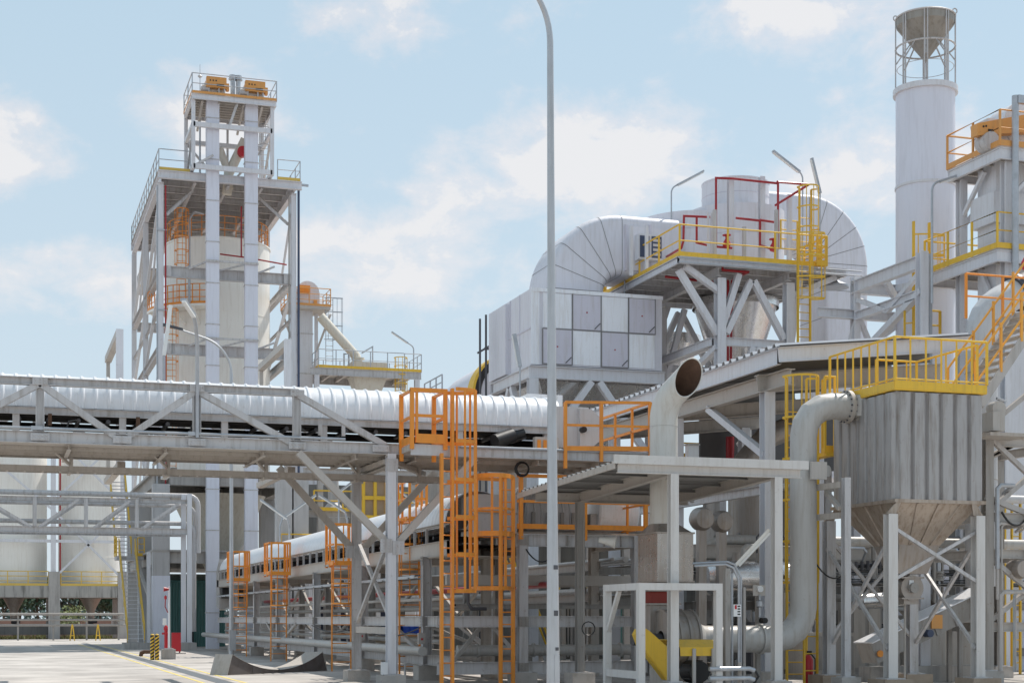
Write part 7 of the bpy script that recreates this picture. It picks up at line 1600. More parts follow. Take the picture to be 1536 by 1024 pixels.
# support tower for the duct, right edge
wY0, wY1 = 35.6, 38.8; wx0, wx1 = xa(1481, wY0), xa(1481, wY0)+2.6; zw = lambda py: za(py, wx0, wY0)
wt_ = thing('duct_support', 'grey braced steel frame at the lower right edge beside the ribbed filter', 'steel frame', (wx0, wY0, 0))
for X in (wx0, wx1):
    for Y in (wY0, wY1): MB().ibeam((X, Y, 0.33), (X, Y, zw(640)), 0.24, 0.24, up=(0,1,0)).build('column', 'steel_dim', wt_); footing(wt_, X, Y, 0.33, 0.6)
for py in (662, 775, 830, 940):
    for Y in (wY0, wY1): MB().ibeam((wx0+0.12, Y, zw(py)), (wx1-0.12, Y, zw(py)), 0.16, 0.24).build('beam', 'steel_warm', wt_)
    for X in (wx0, wx1): MB().ibeam((X, wY0+0.12, zw(py)), (X, wY1-0.12, zw(py)), 0.16, 0.24).build('beam', 'steel_dusty', wt_)
for a, b, z0, z1 in ((wx0, wx1, 655, 770), (wx0, wx1, 835, 935)):
    MB().bar((a, wY0-0.05, zw(z0)), (b, wY0-0.05, zw(z1)), 0.12).build('brace', 'steel_low', wt_); MB().bar((b, wY0+0.05, zw(z0)), (a, wY0+0.05, zw(z1)), 0.12).build('brace', 'steel_low', wt_)
MB().bar((wx0-0.05, wY0-0.02, zw(745)), (wx1+0.3, wY0-0.02, zw(800)), 0.14).build('brace', 'steel_low', wt_); MB().bar((wx0, wY0, zw(640)), (wx1, wY0, zw(530)), 0.12).build('brace', 'steel_low', wt_)
for k in range(2): MB().bar((wx0, wY0+0.1, zw(690-4*k)), (wx0+1.0, wY0+0.1, zw(662)), 0.1).build('bracket', 'steel_dusty', wt_)
for py, r_, m_, lab in ((731, 0.12, 'hood_grey', 'white horizontal pipe crossing the lower right edge below the duct'), (805, 0.14, 'duct', 'grey horizontal pipe behind the hopper running to the right edge')):
    o = MB(); o.tube([(xa(1478 if py < 800 else 1240, 38.9), 38.9, zw(py)), (wx1+2, 38.9, zw(py))], r_, 14); solo(o, 'process_pipe', lab, 'pipe', m_, True)
X = xa(1503, 34.6); o = thing('blower', 'small dusty white blower on brown brackets at the right edge', 'blower', (X, 34.9, zw(655)))
MB().bx(X-0.2, X+0.16, 34.7, 35.3, zw(652), zw(624)).build('casing', 'duct', o); MB().lathe([(0,0),(0.2,0),(0.2,0.3),(0,0.3)], (X+0.1, 34.85, zw(618)), 20, axis='y').build('scroll', 'duct', o, True)
MB().tube([(X+0.2, 34.9, zw(620)), (X+0.3, 34.9, zw(607)), (X+0.05, 34.9, zw(603))], 0.04, 8).build('pipe', 'galv', o, True); MB().bx(X-0.35, X+0.9, 34.6, 35.5, zw(660), zw(655)).build('bracket', 'steel_dusty', o)
for px, lab in ((1501, 'left'), (1524, 'right')):
    t = thing('yellow_ladder', '%s of the two yellow ladders seen through the frame at the right edge' % lab, 'ladder', (xa(px, 41), 41, 0)); ladder(t, (xa(px, 41), 41, 0), 5.2, 'yellow', 0.3, 'x', 0.04, 0.018, 0.35)
# inclined drag conveyor below the filter
iY = 36.4; p0 = Vector((xa(1300, iY), iY, za(985, xa(1300, iY), iY)+0.1)); p1 = Vector((xa(1475, iY), iY, za(897, xa(1475, iY), iY)))
ic = thing('drag_conveyor', 'grey inclined drag conveyor trough with bright lid below the ribbed filter', 'conveyor', (p0.x, iY, 0))
MB().bar(p0, p1, 0.75, 0.55).build('trough', 'steel_dim', ic); d_ = (p1-p0).normalized(); nrm = Vector((-d_.z, 0, d_.x))
MB().bar(p0+nrm*0.30, p1+nrm*0.30, 0.95, 0.03).build('lid', 'hood', ic)
for k in range(1, 6): c = p0.lerp(p1, k/6); MB().bar(c-nrm*0.28+Vector((0,-.385,0)), c+nrm*0.28+Vector((0,-.385,0)), 0.06, 0.03).build('rib', 'steel_dim', ic)
c = p0.lerp(p1, 0.55); MB().bar(c+Vector((-.28,-.40,.05))-nrm*.02, c+Vector((.05,-.40,.05))-nrm*.02, 0.05, 0.36).build('hatch', 'orange_pale', ic)
c = p0.lerp(p1, 0.43); MB().lathe([(0,0),(0.1,0),(0.1,0.3),(0,0.3)], c+Vector((0,-.62,-.1)), 14, axis='y').build('motor', 'blue_dark', ic, True)
MB().cyl(p0+Vector((0.15,-.40,0)), p0+Vector((0.15,-.44,0)), 0.09, n=14).build('bearing', 'orange', ic, True)
for f_ in (0.3, 0.75): c = p0.lerp(p1, f_); MB().bx(c.x-0.06, c.x+0.06, iY-0.3, iY-0.2, 0, c.z-0.25).build('leg', 'steel_dim', ic); MB().bx(c.x-0.06, c.x+0.06, iY+0.2, iY+0.3, 0, c.z-0.25).build('leg', 'steel_dim', ic)
solo(MB().bx(xa(1300, 37.2), xa(1475, 37.2), 37.0, 37.6, 0, 0.42), 'concrete_plinth', 'low grey concrete plinth behind the inclined drag conveyor', 'plinth', 'concrete')
# ================================================================ under the large canopy
q_ = lambda px, py, Y: Vector((xa(px, Y), Y, za(py, xa(px, Y), Y)))
rk2 = thing('pipe_rack', 'grey steel pipe rack running right below the large canopy behind the fan', 'pipe rack', (xa(1060, 44), 44, 0))
xA, xB = xa(1040, 44), 38.0
for Y in (44.0, 46.4):
    for z, h in ((3.75, 0.42), (2.1, 0.26), (0.6, 0.26)): MB().ibeam((xA, Y, z), (xB, Y, z), 0.2, h).build('beam', 'steel_warm' if z > 3 else 'steel_dim', rk2)
    X = xA+0.6
    while X < xB: MB().ibeam((X, Y+0.22, 0), (X, Y+0.22, 6.1), 0.24, 0.26, up=(0,1,0)).build('column', 'steel_low', rk2); X += 3.1
    for k in range(3): a = xA+0.7+3.1*(2*k+1); MB().bar((a-3, Y-0.12, 3.5), (a, Y-0.12, 0.8), 0.14).build('brace', 'steel_dim', rk2)
for k, (z, r_, Y, m_) in enumerate(((4.13, 0.15, 44.2, 'duct'), (4.08, 0.1, 44.7, 'steel_dim'), (4.15, 0.17, 45.6, 'duct'), (2.36, 0.11, 44.3, 'steel_dim'), (6.0, 0.12, 46.2, 'duct'))):
    o = MB(); p = (xA+0.4+0.3*k, Y, z); o.tube([(p[0]+0.0, Y, 0.9), (p[0], Y, z-0.5), (p[0]+0.15, Y, z-0.15), (p[0]+0.5, Y, z), (xB, Y, z)], r_, 14)
    solo(o, 'process_pipe', ('thickest grey pipe on the rack below the large canopy', 'thin grey pipe on the rack below the large canopy', 'rear thick grey pipe on the rack below the large canopy', 'grey pipe on the lower level of the rack behind the fan', 'highest grey pipe behind the rack below the large canopy')[k], 'pipe', m_, True)
tk = thing('horizontal_tank', 'dark shiny horizontal tank behind the small canopy posts', 'tank', (xa(1125, 42.5), 42.5, 0))
a, b = xa(1055, 42.5), xa(1195, 42.5); zt_ = za(866, a, 42.5); MB().lathe([(0,0),(0.4,0.03),(0.52,0.2),(0.52,b-a-0.2),(0.4,b-a-0.03),(0,b-a)], (a, 42.5, zt_), 36, axis='x').build('shell', 'stainless', tk, True)
for f_ in (0.2, 0.8): X = a+(b-a)*f_; MB().bx(X-0.15, X+0.15, 42.1, 42.9, 0, zt_-0.42).build('saddle', 'steel_dusty', tk)
for f_ in (0.35, 0.6): X = a+(b-a)*f_; MB().cyl((X, 42.5, zt_+0.5), (X, 42.5, zt_+0.75), 0.12, n=14).build('nozzle', 'stainless_dull', tk, True)
vs_ = thing('process_vessel', 'grey upright vessel with domed ends under the large canopy', 'vessel', (xa(1125, 47), 47, 0))
X = xa(1125, 47); MB().lathe([(0,za(830,X,47)),(0.5,za(826,X,47)),(0.72,za(812,X,47)),(0.72,za(705,X,47)),(0.5,za(690,X,47)),(0.2,za(684,X,47)),(0.2,za(670,X,47)),(0,za(670,X,47))], (X, 47, 0), 32).build('shell', 'stainless_dull', vs_, True)
for s_ in range(4): c, s2 = math.cos(s_*1.57+.6)*0.68, math.sin(s_*1.57+.6)*0.68; MB().bar((X+c, 47+s2, 0), (X+c, 47+s2, za(800, X, 47)), 0.14).build('leg', 'steel_dim', vs_)
bdk = MB(); bdk.tube([q_(1112, 700, 43.5), q_(1150, 655, 43.5), q_(1190, 640, 43.5)], 0.36, 24); solo(bdk, 'brown_duct', 'dusty brown slanted duct under the large canopy behind its corner column', 'duct', 'stainless_dull', True)
for k, (px, py, Y, r_) in enumerate(((1052, 778, 41.0, 0.34), (1082, 782, 41.3, 0.32))):
    c = q_(px, py, Y); o = MB(); o.lathe([(0,-.3),(r_*0.8,-.26),(r_,-.1),(r_,.1),(r_*0.8,.26),(0,.3)], c, 24, axis='y'); o.bx(c.x-0.12, c.x+0.12, Y-0.1, Y+0.1, 0, c.z-r_+0.06)
    solo(o, 'blower', '%s of the two round brown blowers behind the small canopy' % ('left' if k == 0 else 'right'), 'blower', 'stainless_dull', True)
c = q_(1038, 676, 37.5); t = thing('junction_box', 'small white electrical box standing above the small canopy roof', 'box', (c.x, 37.5, 4.7)); MB().bx(c.x-0.15, c.x+0.15, 37.4, 37.6, za(690, c.x, 37.5), za(668, c.x, 37.5)).build('box', 'hood_grey', t); MB().bx(c.x-0.17, c.x+0.17, 37.36, 37.64, za(668, c.x, 37.5), za(666, c.x, 37.5)).build('cap', 'steel_dim', t); MB().bx(c.x-0.04, c.x+0.04, 37.46, 37.54, 4.7, za(690, c.x, 37.5)).build('post', 'steel_dim', t)
scn = MB(); scn.bx(xa(1050, 49.4), xa(1330, 49.4), 49.4, 49.5, 6.9, 9.2); solo(scn, 'shade_sheet', 'dark sheet added as deep shade below the far end of the large canopy', 'screen', 'soffit')  # added sheet closing the bright gap; deep under-roof shade in its dark colour
pw = thing('rear_walkway', 'yellow railed walkway deep under the large canopy', 'walkway', (xa(1050, 50), 50, 5))
zwk = za(690, xa(1080, 50), 50); MB().bx(xa(1015, 50), xa(1250, 50), 50, 51.2, zwk-0.2, zwk).build('deck', 'steel_dusty', pw); railing(pw, [(xa(1015, 50), 50, zwk), (xa(1250, 50), 50, zwk)], 'yellow', 1.1, 1.3, 0.035, 1, 0.2)
for px in (1018, 1072, 1120, 1180, 1240): X = xa(px, 50.6); MB().ibeam((X, 50.6, 0), (X, 50.6, 8.5 if px in (1072, 1120) else zwk-0.2), 0.26, 0.28, up=(0,1,0)).build('column', 'steel_low', pw)
MB().bar((xa(1062, 50), 50.3, zwk+0.2), (xa(1092, 50), 50.3, 8.3), 0.2).build('brace', 'steel_warm', pw); MB().bar((xa(1112, 50), 50.2, zwk+0.3), (xa(1128, 50), 50.2, 8.3), 0.16).build('brace', 'steel_low', pw)
o = MB(); o.tube([q_(1095, 690, 49), q_(1095, 655, 49)], 0.14, 12); solo(o, 'riser_pipe', 'short dark red pipe deep under the large canopy', 'pipe', 'red', True)
o = MB(); o.tube([q_(1108, 668, 48.6), q_(1122, 655, 48.6), q_(1122, 640, 48.6), q_(1132, 632, 48.6)], 0.12, 12); solo(o, 'vent_pipe', 'white crooked vent pipe deep under the large canopy', 'pipe', 'white', True)
# gauges and valves near the tall elbow pipe
YV = 33.9; t = thing('valve_station', 'small valve station with a round gauge and plates right of the twin conduits', 'valve', (xa(1138, YV), YV, 0))
zv = lambda py: za(py, xa(1138, YV), YV); X = xa(1138, YV)
MB().bx(X-0.05, X+0.05, YV, YV+0.1, 0, zv(880)).build('post', 'steel_dim', t); MB().bx(X-0.16, X+0.16, YV-0.03, YV, zv(893), zv(877)).build('plate', 'steel_warm', t)
MB().cyl((X, YV-0.1, zv(883)), (X, YV-0.03, zv(883)), 0.075, n=18).build('gauge', 'white', t, True); MB().tube([(X, YV-0.06, zv(892)), (X, YV-0.06, zv(925))], 0.03, 8).build('pipe', 'galv', t, True)
MB().lathe([(0,-.1),(0.09,-.06),(0.09,.06),(0,.1)], (X, YV-0.07, zv(905)), 12).build('valve', 'galv', t, True)
MB().cyl((X+0.05, YV-0.25, zv(930)), (X+0.05, YV-0.05, zv(930)), 0.07, n=10).build('actuator', 'black', t, True)
X2 = xa(1176, 36.2); sg = thing('sign_plate', 'small white sign plate with dark mark beside the tall elbow pipe', 'sign', (X2, 36.2, za(870, X2, 36.2))); MB().bx(X2-0.13, X2+0.13, 36.2, 36.22, za(870, X2, 36.2), za(860, X2, 36.2)).build('plate', 'white', sg); MB().bx(X2-0.02, X2+0.06, 36.19, 36.198, za(868, X2, 36.2), za(862, X2, 36.2)).build('mark', 'black', sg); MB().bx(X2-0.02, X2+0.02, 36.23, 36.27, 0, za(866, X2, 36.2)).build('post', 'steel_dim', sg)
# machines on the ground under the rack, right of the tall pipe
for k, (px, Y, w, h, d, m_, lab) in enumerate(((1245, 39.5, 1.6, 1.3, 1.0, 'steel_dusty', 'squat grey machine cabinet behind the braced hopper legs'), (1160, 40.5, 1.4, 1.6, 0.8, 'dark_metal', 'dark machine block below the horizontal tank'), (1300, 41, 1.0, 2.2, 0.8, 'steel_dim', 'upright grey switch cabinet behind the filter legs'), (1420, 42.5, 2.2, 1.8, 1.2, 'steel_dusty', 'wide dusty machine housing behind the drag conveyor'))):
    X = xa(px, Y); t = thing('machine_cabinet', lab, 'cabinet', (X, Y, 0))
    MB().bx(X-w/2, X+w/2, Y, Y+d, 0.12, h).build('housing', m_, t); MB().bx(X-w/2-.05, X+w/2+.05, Y-.05, Y+d+.05, 0, 0.12).build('plinth', 'concrete', t)
    for j in range(2): MB().bx(X-w/2+0.06+j*w/2, X-0.06+j*w/2, Y-0.02, Y-0.001, 0.25, h-0.1).build('door', 'steel_dim' if m_ != 'steel_dim' else 'steel_dusty', t)
    o = MB(); o.cyl((X-w/4, Y+d/2, h), (X-w/4, Y+d/2, h+0.3), 0.1, n=12); o.build('outlet', 'galv', t, True)
o = MB(); p = [q_(1268, 850, 40.5), q_(1330, 846, 40.5)]; o.tube(p, 0.06, 8)
for k in range(7): c = p[0].lerp(p[1], (k+.5)/7); o.cyl(c-Vector((0,.1,.12)), c+Vector((0,-.1,.14)), 0.05, n=8)
solo(o, 'valve_manifold', 'dark row of small valves on a pipe left of the hopper legs', 'valve', 'dark_metal', True)
o = MB(); o.tube([q_(1290, 902, 38.2), q_(1352, 898, 38.2)], 0.22, 20); solo(o, 'silver_pipe', 'shiny silver insulated pipe between the braced hopper legs', 'pipe', 'stainless', True)
# ================================================================ background behind the racks
eh = thing('backdrop_house', 'long dark house added to darken the gap behind the rack below the large canopy', 'building', (xa(1250, 53), 53, 0))  # made-up dark house, added to black out the bright background behind the rack
MB().bx(xa(1030, 53), xa(1345, 53), 53, 58, 0, 3.9).build('wall', 'concrete_dark', eh); MB().bx(xa(1026, 53), xa(1349, 53), 52.6, 58.4, 3.9, 4.05).build('roof', 'steel_dim', eh)
for k in range(7): X = xa(1045+44*k, 53); MB().bx(X, X+0.7, 52.93, 52.99, 0.1 if k % 2 else 1.4, 2.4).build('door' if k % 2 else 'window', 'interior', eh)
eh2 = thing('backdrop_house', 'dark house added to darken the gap behind the braced frame at the right edge', 'building', (xa(1450, 49), 49, 0))  # second made-up dark house, added to darken the right-edge background
MB().bx(xa(1400, 49), xa(1640, 49), 49, 53, 0, 5.2).build('wall', 'concrete_dark', eh2); MB().bx(xa(1396, 49), xa(1644, 49), 48.7, 53.3, 5.2, 5.35).build('roof', 'steel_dim', eh2)
for k in range(3): X = xa(1410+40*k, 49); MB().bx(X, X+0.9, 48.93, 48.99, 0.1, 2.3).build('door', 'interior', eh2)
rr_ = thing('rear_rack', 'second grey pipe rack standing behind the lower conveyor rack', 'pipe rack', (16.4, 42, 0))
for Y in (43.5, 49.5, 55.5, 61, 67, 73, 79):
    for X in (16.4, 18.4):
        MB().ibeam((X, Y, 0), (X, Y, 3.2), 0.2, 0.22, up=(1,0,0)).build('column', 'steel_dim', rr_)
    for z in (2.3, 3.2): MB().bar((16.4, Y, z-0.1), (18.4, Y, z-0.1), 0.14, 0.2).build('cross_beam', 'steel_dim', rr_)
for X in (16.4, 18.4):
    for z in (2.3, 3.2): MB().ibeam((X, 42, z), (X, 81, z), 0.14, 0.24).build('beam', 'steel_dim', rr_)
for k, X in enumerate((16.7, 17.1, 17.5, 18.0)):
    MB().tube([(X, 41.8, 2.5), (X, 81, 2.5)], (0.1, 0.06, 0.08, 0.05)[k], 10).build('pipe', 'duct', rr_, True)
    MB().tube([(X, 41.8, 3.38), (X, 81, 3.38)], (0.05, 0.09, 0.05, 0.07)[k], 10).build('pipe', 'steel_low', rr_, True)
ws = thing('workshop', 'low dark grey workshop with a pale green door behind the lower conveyor', 'building', (24, 62, 0))
MB().bx(xa(760, 62), xa(1010, 62), 62, 70, 0, 5.2).build('wall', 'concrete_dark', ws); MB().bx(xa(755, 62), xa(1015, 62), 61.7, 70.4, 5.2, 5.4).build('roof', 'steel_dim', ws)
for px in (834, 882, 938): X = xa(px, 61.9); MB().bx(X-0.14, X+0.14, 61.72, 61.98, 0, 5.2).build('pilaster', 'steel_low', ws)
MB().bx(xa(905, 61.9), xa(935, 61.9), 61.9, 61.99, 0.1, 2.4).build('door', 'green_pale', ws)
for k in range(8): X = xa(842+5*k, 61.95); MB().bx(X-0.03, X+0.03, 61.93, 61.99, 0.1, 2.3).build('louvre', 'concrete', ws)
MB().bx(xa(840, 61.8), xa(880, 61.8), 61.8, 61.98, 3.0, 3.5).build('lintel', 'concrete', ws)
ys = thing('steel_stair', 'small yellow railed stair seen through the rack left of the street lamp', 'stair', (xa(800, 58), 58, 0))
a, b = q_(822, 965, 58), q_(765, 845, 58)
for dy in (0, 0.9):
    MB().bar((a.x, 58+dy, 0), (b.x, 58+dy, b.z), 0.06, 0.26).build('stringer', 'steel_low', ys); MB().tube([(a.x, 58+dy, 1.0), (b.x, 58+dy, b.z+1.0)], 0.05, 6).build('handrail', 'yellow', ys, True); MB().tube([(a.x, 58+dy, 0.5), (b.x, 58+dy, b.z+0.5)], 0.04, 6).build('handrail', 'yellow', ys, True)
for k in range(1, 14): f_ = k/14; X = a.x+(b.x-a.x)*f_; MB().bx(X-0.13, X+0.13, 58.04, 58.86, b.z*f_-0.03, b.z*f_).build('tread', 'steel_dim', ys)
rl_ = MB(); t = thing('guardrail', 'yellow guardrail on the dark workshop front right of the street lamp', 'guardrail', (xa(840, 60.5), 60.5, 2.3)); 
MB().bx(xa(838, 60.5), xa(960, 60.5), 60.4, 61.4, za(885, xa(900,60.5), 60.5)-0.25, za(885, xa(900,60.5), 60.5)).build('deck', 'steel_dim', t); railing(t, [(xa(838, 60.5), 60.5, za(885, xa(900,60.5), 60.5)), (xa(960, 60.5), 60.5, za(885, xa(900,60.5), 60.5))], 'yellow', 0.7, 1.2, 0.04, 0)
for px in (845, 950): X = xa(px, 60.6); MB().bar((X, 60.6, 0), (X, 60.6, za(885, X, 60.5)-0.25), 0.16).build('post', 'steel_dim', t)
bw = thing('process_building', 'pale grey process building with open lower floor behind the conveyor trestle', 'building', (xa(560, 84), 84, 0))
xL, xR_ = xa(455, 84), xa(650, 84)
for px in (427, 452, 500, 560, 612, 655): X = xa(px, 84); MB().bx(X-0.4, X+0.4, 84, 84.8, 0, 5.0 if px > 480 else 9.2).build('column', 'concrete_pale', bw)
for z in (2.7, 5.0): MB().bx(xa(420, 84), xR_+0.5, 83.7, 90, z-0.35, z).build('floor_slab', 'concrete', bw)
MB().bx(xa(470, 88), xR_, 88, 88.3, 0, 2.4).build('back_wall', 'blue_dark', bw); MB().bx(xa(470, 88), xa(580, 88), 88, 88.3, 2.7, 4.65).build('upper_wall', 'steel_dim', bw)
MB().bx(xa(588, 87), xR_, 87, 87.3, 2.7, 4.6).build('upper_wall', 'steel_low', bw)
railing(bw, [(xa(420, 84), 83.8, 5.0), (xR_, 83.8, 5.0)], 'yellow', 1.2, 1.5, 0.045, 1, 0.2); railing(bw, [(xa(470, 84), 83.8, 2.7), (xR_, 83.8, 2.7)], 'galv', 1.1, 1.8, 0.035, 1)
for px in (480, 530, 590, 655): X = xa(px, 85); MB().ibeam((X, 85, 5.0), (X, 85, 9.6), 0.3, 0.3, up=(0,1,0), t=0.03).build('upper_column', 'steel_low', bw)
for z in (7.4, 9.7): MB().ibeam((xa(455, 85), 85, z), (xa(665, 85), 85, z), 0.24, 0.36, t=0.03).build('upper_beam', 'steel_low', bw)
MB().bx(xa(462, 91), xa(665, 91), 91, 91.2, 5.0, 9.5).build('back_screen', 'concrete_dark', bw)  # dark sheet standing in for the shaded inside of the upper storey
railing(bw, [(xa(470, 85), 84.8, 7.55), (xa(640, 85), 84.8, 7.55)], 'yellow', 1.1, 1.5, 0.045, 1, 0.2)
for k, px in enumerate((500, 545, 620)): X = xa(px, 87.5); MB().lathe([(0,5.0),(0.8,5.0),(0.8,7.6),(0.3,8.2),(0.3,9.5)], (X, 87.5, 0), 20).build('machine_drum', 'steel_low', bw, True)
# yellow cabins on it
for k, (a, b, y0, y1) in enumerate(((545, 580, 717, 775), (640, 660, 722, 770))):
    Y = 80; t = thing('yellow_cabin', '%s yellow steel cabin frame below the gallery' % ('large' if k == 0 else 'narrow'), 'cabin', (xa(a, Y), Y, 5)); x0, x1 = xa(a, Y), xa(b, Y); z0, z1 = za(y1, x0, Y), za(y0, x0, Y)
    MB().bx(x0+0.05, x1-0.05, Y+0.1, Y+1.4, z0, z1-0.05).build('housing', 'timber', t)
    f = MB()
    for X in (x0, (x0+x1)/2, x1): f.bx(X-0.08, X+0.08, Y-0.08, Y+0.08, z0-0.1, z1)
    for z in (z0, (z0+z1)/2, z1): f.bx(x0-0.08, x1+0.08, Y-0.07, Y+0.07, z-0.1, z+0.1)
    f.build('frame', 'yellow', t); MB().bx(x0-0.3, x0-0.02, Y, Y+1, z0, z1).build('side_panel', 'yellow', t)
    for X in (x0, x1): MB().bx(X-0.08, X+0.08, Y+1.2, Y+1.4, 5.0, z0).build('leg', 'yellow', t)
for k, (p, q2) in enumerate((((390, 748), (430, 776)), ((424, 776), (474, 741)), ((478, 741), (517, 766)), ((512, 734), (532, 719)), ((582, 722), (622, 752)))):
    Y = 70.0+1.5*k; a, b = q_(*p, Y), q_(*q2, Y); t = thing('tube_light', ('leftmost', 'second', 'third', 'fourth', 'rightmost')[k]+' slanted tube light in the zigzag row of lamps below the gallery', 'light', (b.x, Y, 0), 'slanted tube lights below the gallery')
    MB().bar(a, b, 0.12, 0.06).build('lamp_housing', 'galv', t); MB().bar(a+Vector((0,-.02,-.07)), b+Vector((0,-.02,-.07)), 0.1, 0.05).build('diffuser', 'lamp_white', t)
    lo = a if a.z < b.z else b; d_ = Vector((0.12 if lo == b else -0.12, 0, 0)); MB().tube([(lo.x+d_.x, Y, 0), (lo.x+d_.x, Y, lo.z-0.4), lo], 0.045, 8).build('pole', 'galv', t, True)
# green shed, tarp, stacked boards
gs = thing('green_shed', 'dark green corrugated shed behind the painted concrete leg', 'shed', (xa(290, 97), 97, 0))
corrugated(xa(255, 97), xa(338, 97), 0, 0.001, lambda x, y: 0, 0.5, 0.05, 'y')
o = MB(); n = 40; xx0, xx1 = xa(255, 97), xa(338, 97); vsx = []
for k in range(n+1): X = xx0+(xx1-xx0)*k/n; d = 0.05 if k % 2 else 0; vsx += [(X, 97-d, 0), (X, 97-d, 3.9)]
o.add(vsx, [(2*i, 2*i+2, 2*i+3, 2*i+1) for i in range(n)]); o.build('wall', 'green_wall', gs)
MB().loft([(xx0-.1,96.8,3.9),(xx1+.1,96.8,3.9),(xx1+.1,101,3.9),(xx0-.1,101,3.9)], [(xx0-.1,96.8,4.0),(xx1+.1,96.8,4.0),(xx1+.1,101,4.5),(xx0-.1,101,4.5)]).build('roof', 'green_wall', gs)
MB().bx(xx0+0.7, xx0+1.4, 96.9, 96.96, 0, 2.4).build('door', 'black', gs)
t = thing('tarpaulin', 'blue tarpaulin over goods behind the conveyor rack', 'tarpaulin', (xa(620, 62), 62, 1.0)); X0_, X1_ = xa(604, 62), xa(635, 62)
o = MB(); rr2 = random.Random(3); prs = []
for k in range(9): X = X0_+(X1_-X0_)*k/8; h = 1.45+0.06*rr2.random(); prs.append([(X, 61.9, 1.02), (X, 61.9+0.1*rr2.random(), h-0.1), (X, 62.3, h), (X, 63.1, h-0.06), (X, 63.3, 1.02)])
for i in range(8):
    for j in range(4): o.add([prs[i][j], prs[i+1][j], prs[i+1][j+1], prs[i][j+1]], [(0,1,2,3)])
o.build('sheet', 'blue', t, True)
st_ = thing('board_stack', 'stack of pale boards behind the conveyor rack under the blue tarpaulin', 'stack', (xa(605, 62), 62, 0)); 
for k in range(9): dx = 0.1*rr2.random(); MB().bx(xa(572, 62)+dx, xa(635, 62)+dx, 61.9, 63.2, 0.1*k+0.12, 0.1*k+0.2).build('board', 'sack' if k % 2 else 'timber', st_)
for px in (580, 625): X = xa(px, 62); MB().bx(X-0.1, X+0.1, 61.9, 63.2, 0, 0.12).build('bearer', 'timber', st_)
# far boundary: low sheds to the right, wall, trees
lb = thing('warehouse', 'long pale warehouse in the distance behind the plant on the right', 'building', (60, 120, 0))
MB().bx(30, 100, 120, 140, 0, 6.0).build('wall', 'steel_low', lb); MB().loft([(29.5,119.5,6),(100.5,119.5,6),(100.5,140.5,6),(29.5,140.5,6)], [(29.5,129,8),(100.5,129,8),(100.5,131,8),(29.5,131,8)]).build('roof', 'roof_sheet', lb)
for k in range(8): X = 34+8*k; MB().bx(X, X+3.6, 119.9, 119.99, 0, 4.2).build('door', 'blue_dark', lb)
fw = thing('boundary_wall', 'low reddish boundary wall beyond the left silos', 'wall', (0, 175, 0)); MB().bx(-60, 120, 175, 175.3, -0.3, 1.5).build('wall', 'earth', fw)
for k in range(30): MB().bx(-60+6*k-.15, -60+6*k+.15, 174.9, 174.99, -0.3, 1.6).build('pier', 'concrete', fw)
def tree(x, y, h, cr, lab, leaf, seed, n=900):
    rg = random.Random(seed); t = thing('tree', lab, 'tree', (x, y, -0.3), 'trees beyond the left silos')
    th = h*0.4; o = MB(); o.tube([(x, y, -0.3), (x+0.1, y, th*0.5), (x-0.05, y, th), (x, y, h*0.7)], [0.24*h/8, 0.18*h/8, 0.13*h/8, 0.05], 8)
    for k in range(5): a = rg.random()*6.28; o.tube([(x, y, th*(0.8+0.1*k)), (x+math.cos(a)*cr*0.6, y+math.sin(a)*cr*0.6, th+h*0.12*k*0.6+0.6)], [0.08, 0.03], 5)
    o.build('trunk', 'bark', t, True)
    cl = [(rg.gauss(0, cr*0.45), rg.gauss(0, cr*0.45), h*(0.5+0.42*rg.random()), cr*(0.28+0.25*rg.random())) for _ in range(13)]
    o = MB()
    for k in range(n):
        c = cl[k % len(cl)]; a, b = rg.random()*6.28, math.acos(2*rg.random()-1); r_ = c[3]*(0.55+0.5*rg.random())
        p = Vector((x+c[0]+r_*math.sin(b)*math.cos(a), y+c[1]+r_*math.sin(b)*math.sin(a), c[2]+r_*0.8*math.cos(b))); s_ = 0.16+0.2*rg.random()
        u = Vector((rg.gauss(0,1), rg.gauss(0,1), rg.gauss(0,1))).normalized(); w_ = u.cross(Vector((rg.gauss(0,1), rg.gauss(0,1), rg.gauss(0,1)))).normalized()
        o.add([p-u*s_, p+w_*s_*0.6, p+u*s_, p-w_*s_*0.6], [(0,1,2,3)])
    o.build('crown', leaf, t); return t
for k, (px, Y, h, cr) in enumerate(((5, 182, 6.6, 3.0), (30, 190, 6.0, 2.8), (56, 184, 7.0, 3.2), (98, 188, 6.2, 3.0), (120, 182, 6.8, 3.0), (150, 190, 6.2, 3.0), (172, 184, 5.6, 2.6))):
    tree(xa(px, Y), Y, h, cr, ('tree at the left edge behind the first silo cone', 'tree between the left edge and the first silo cone', 'tree just left of the middle table column', 'tree just right of the middle table column', 'tree left of the second silo cone', 'tree right of the second silo cone', 'lowest tree by the foot of the yellow railed stair')[k]+' beyond the wall', 'leaf_far' if k % 2 else 'leaf', 40+k)
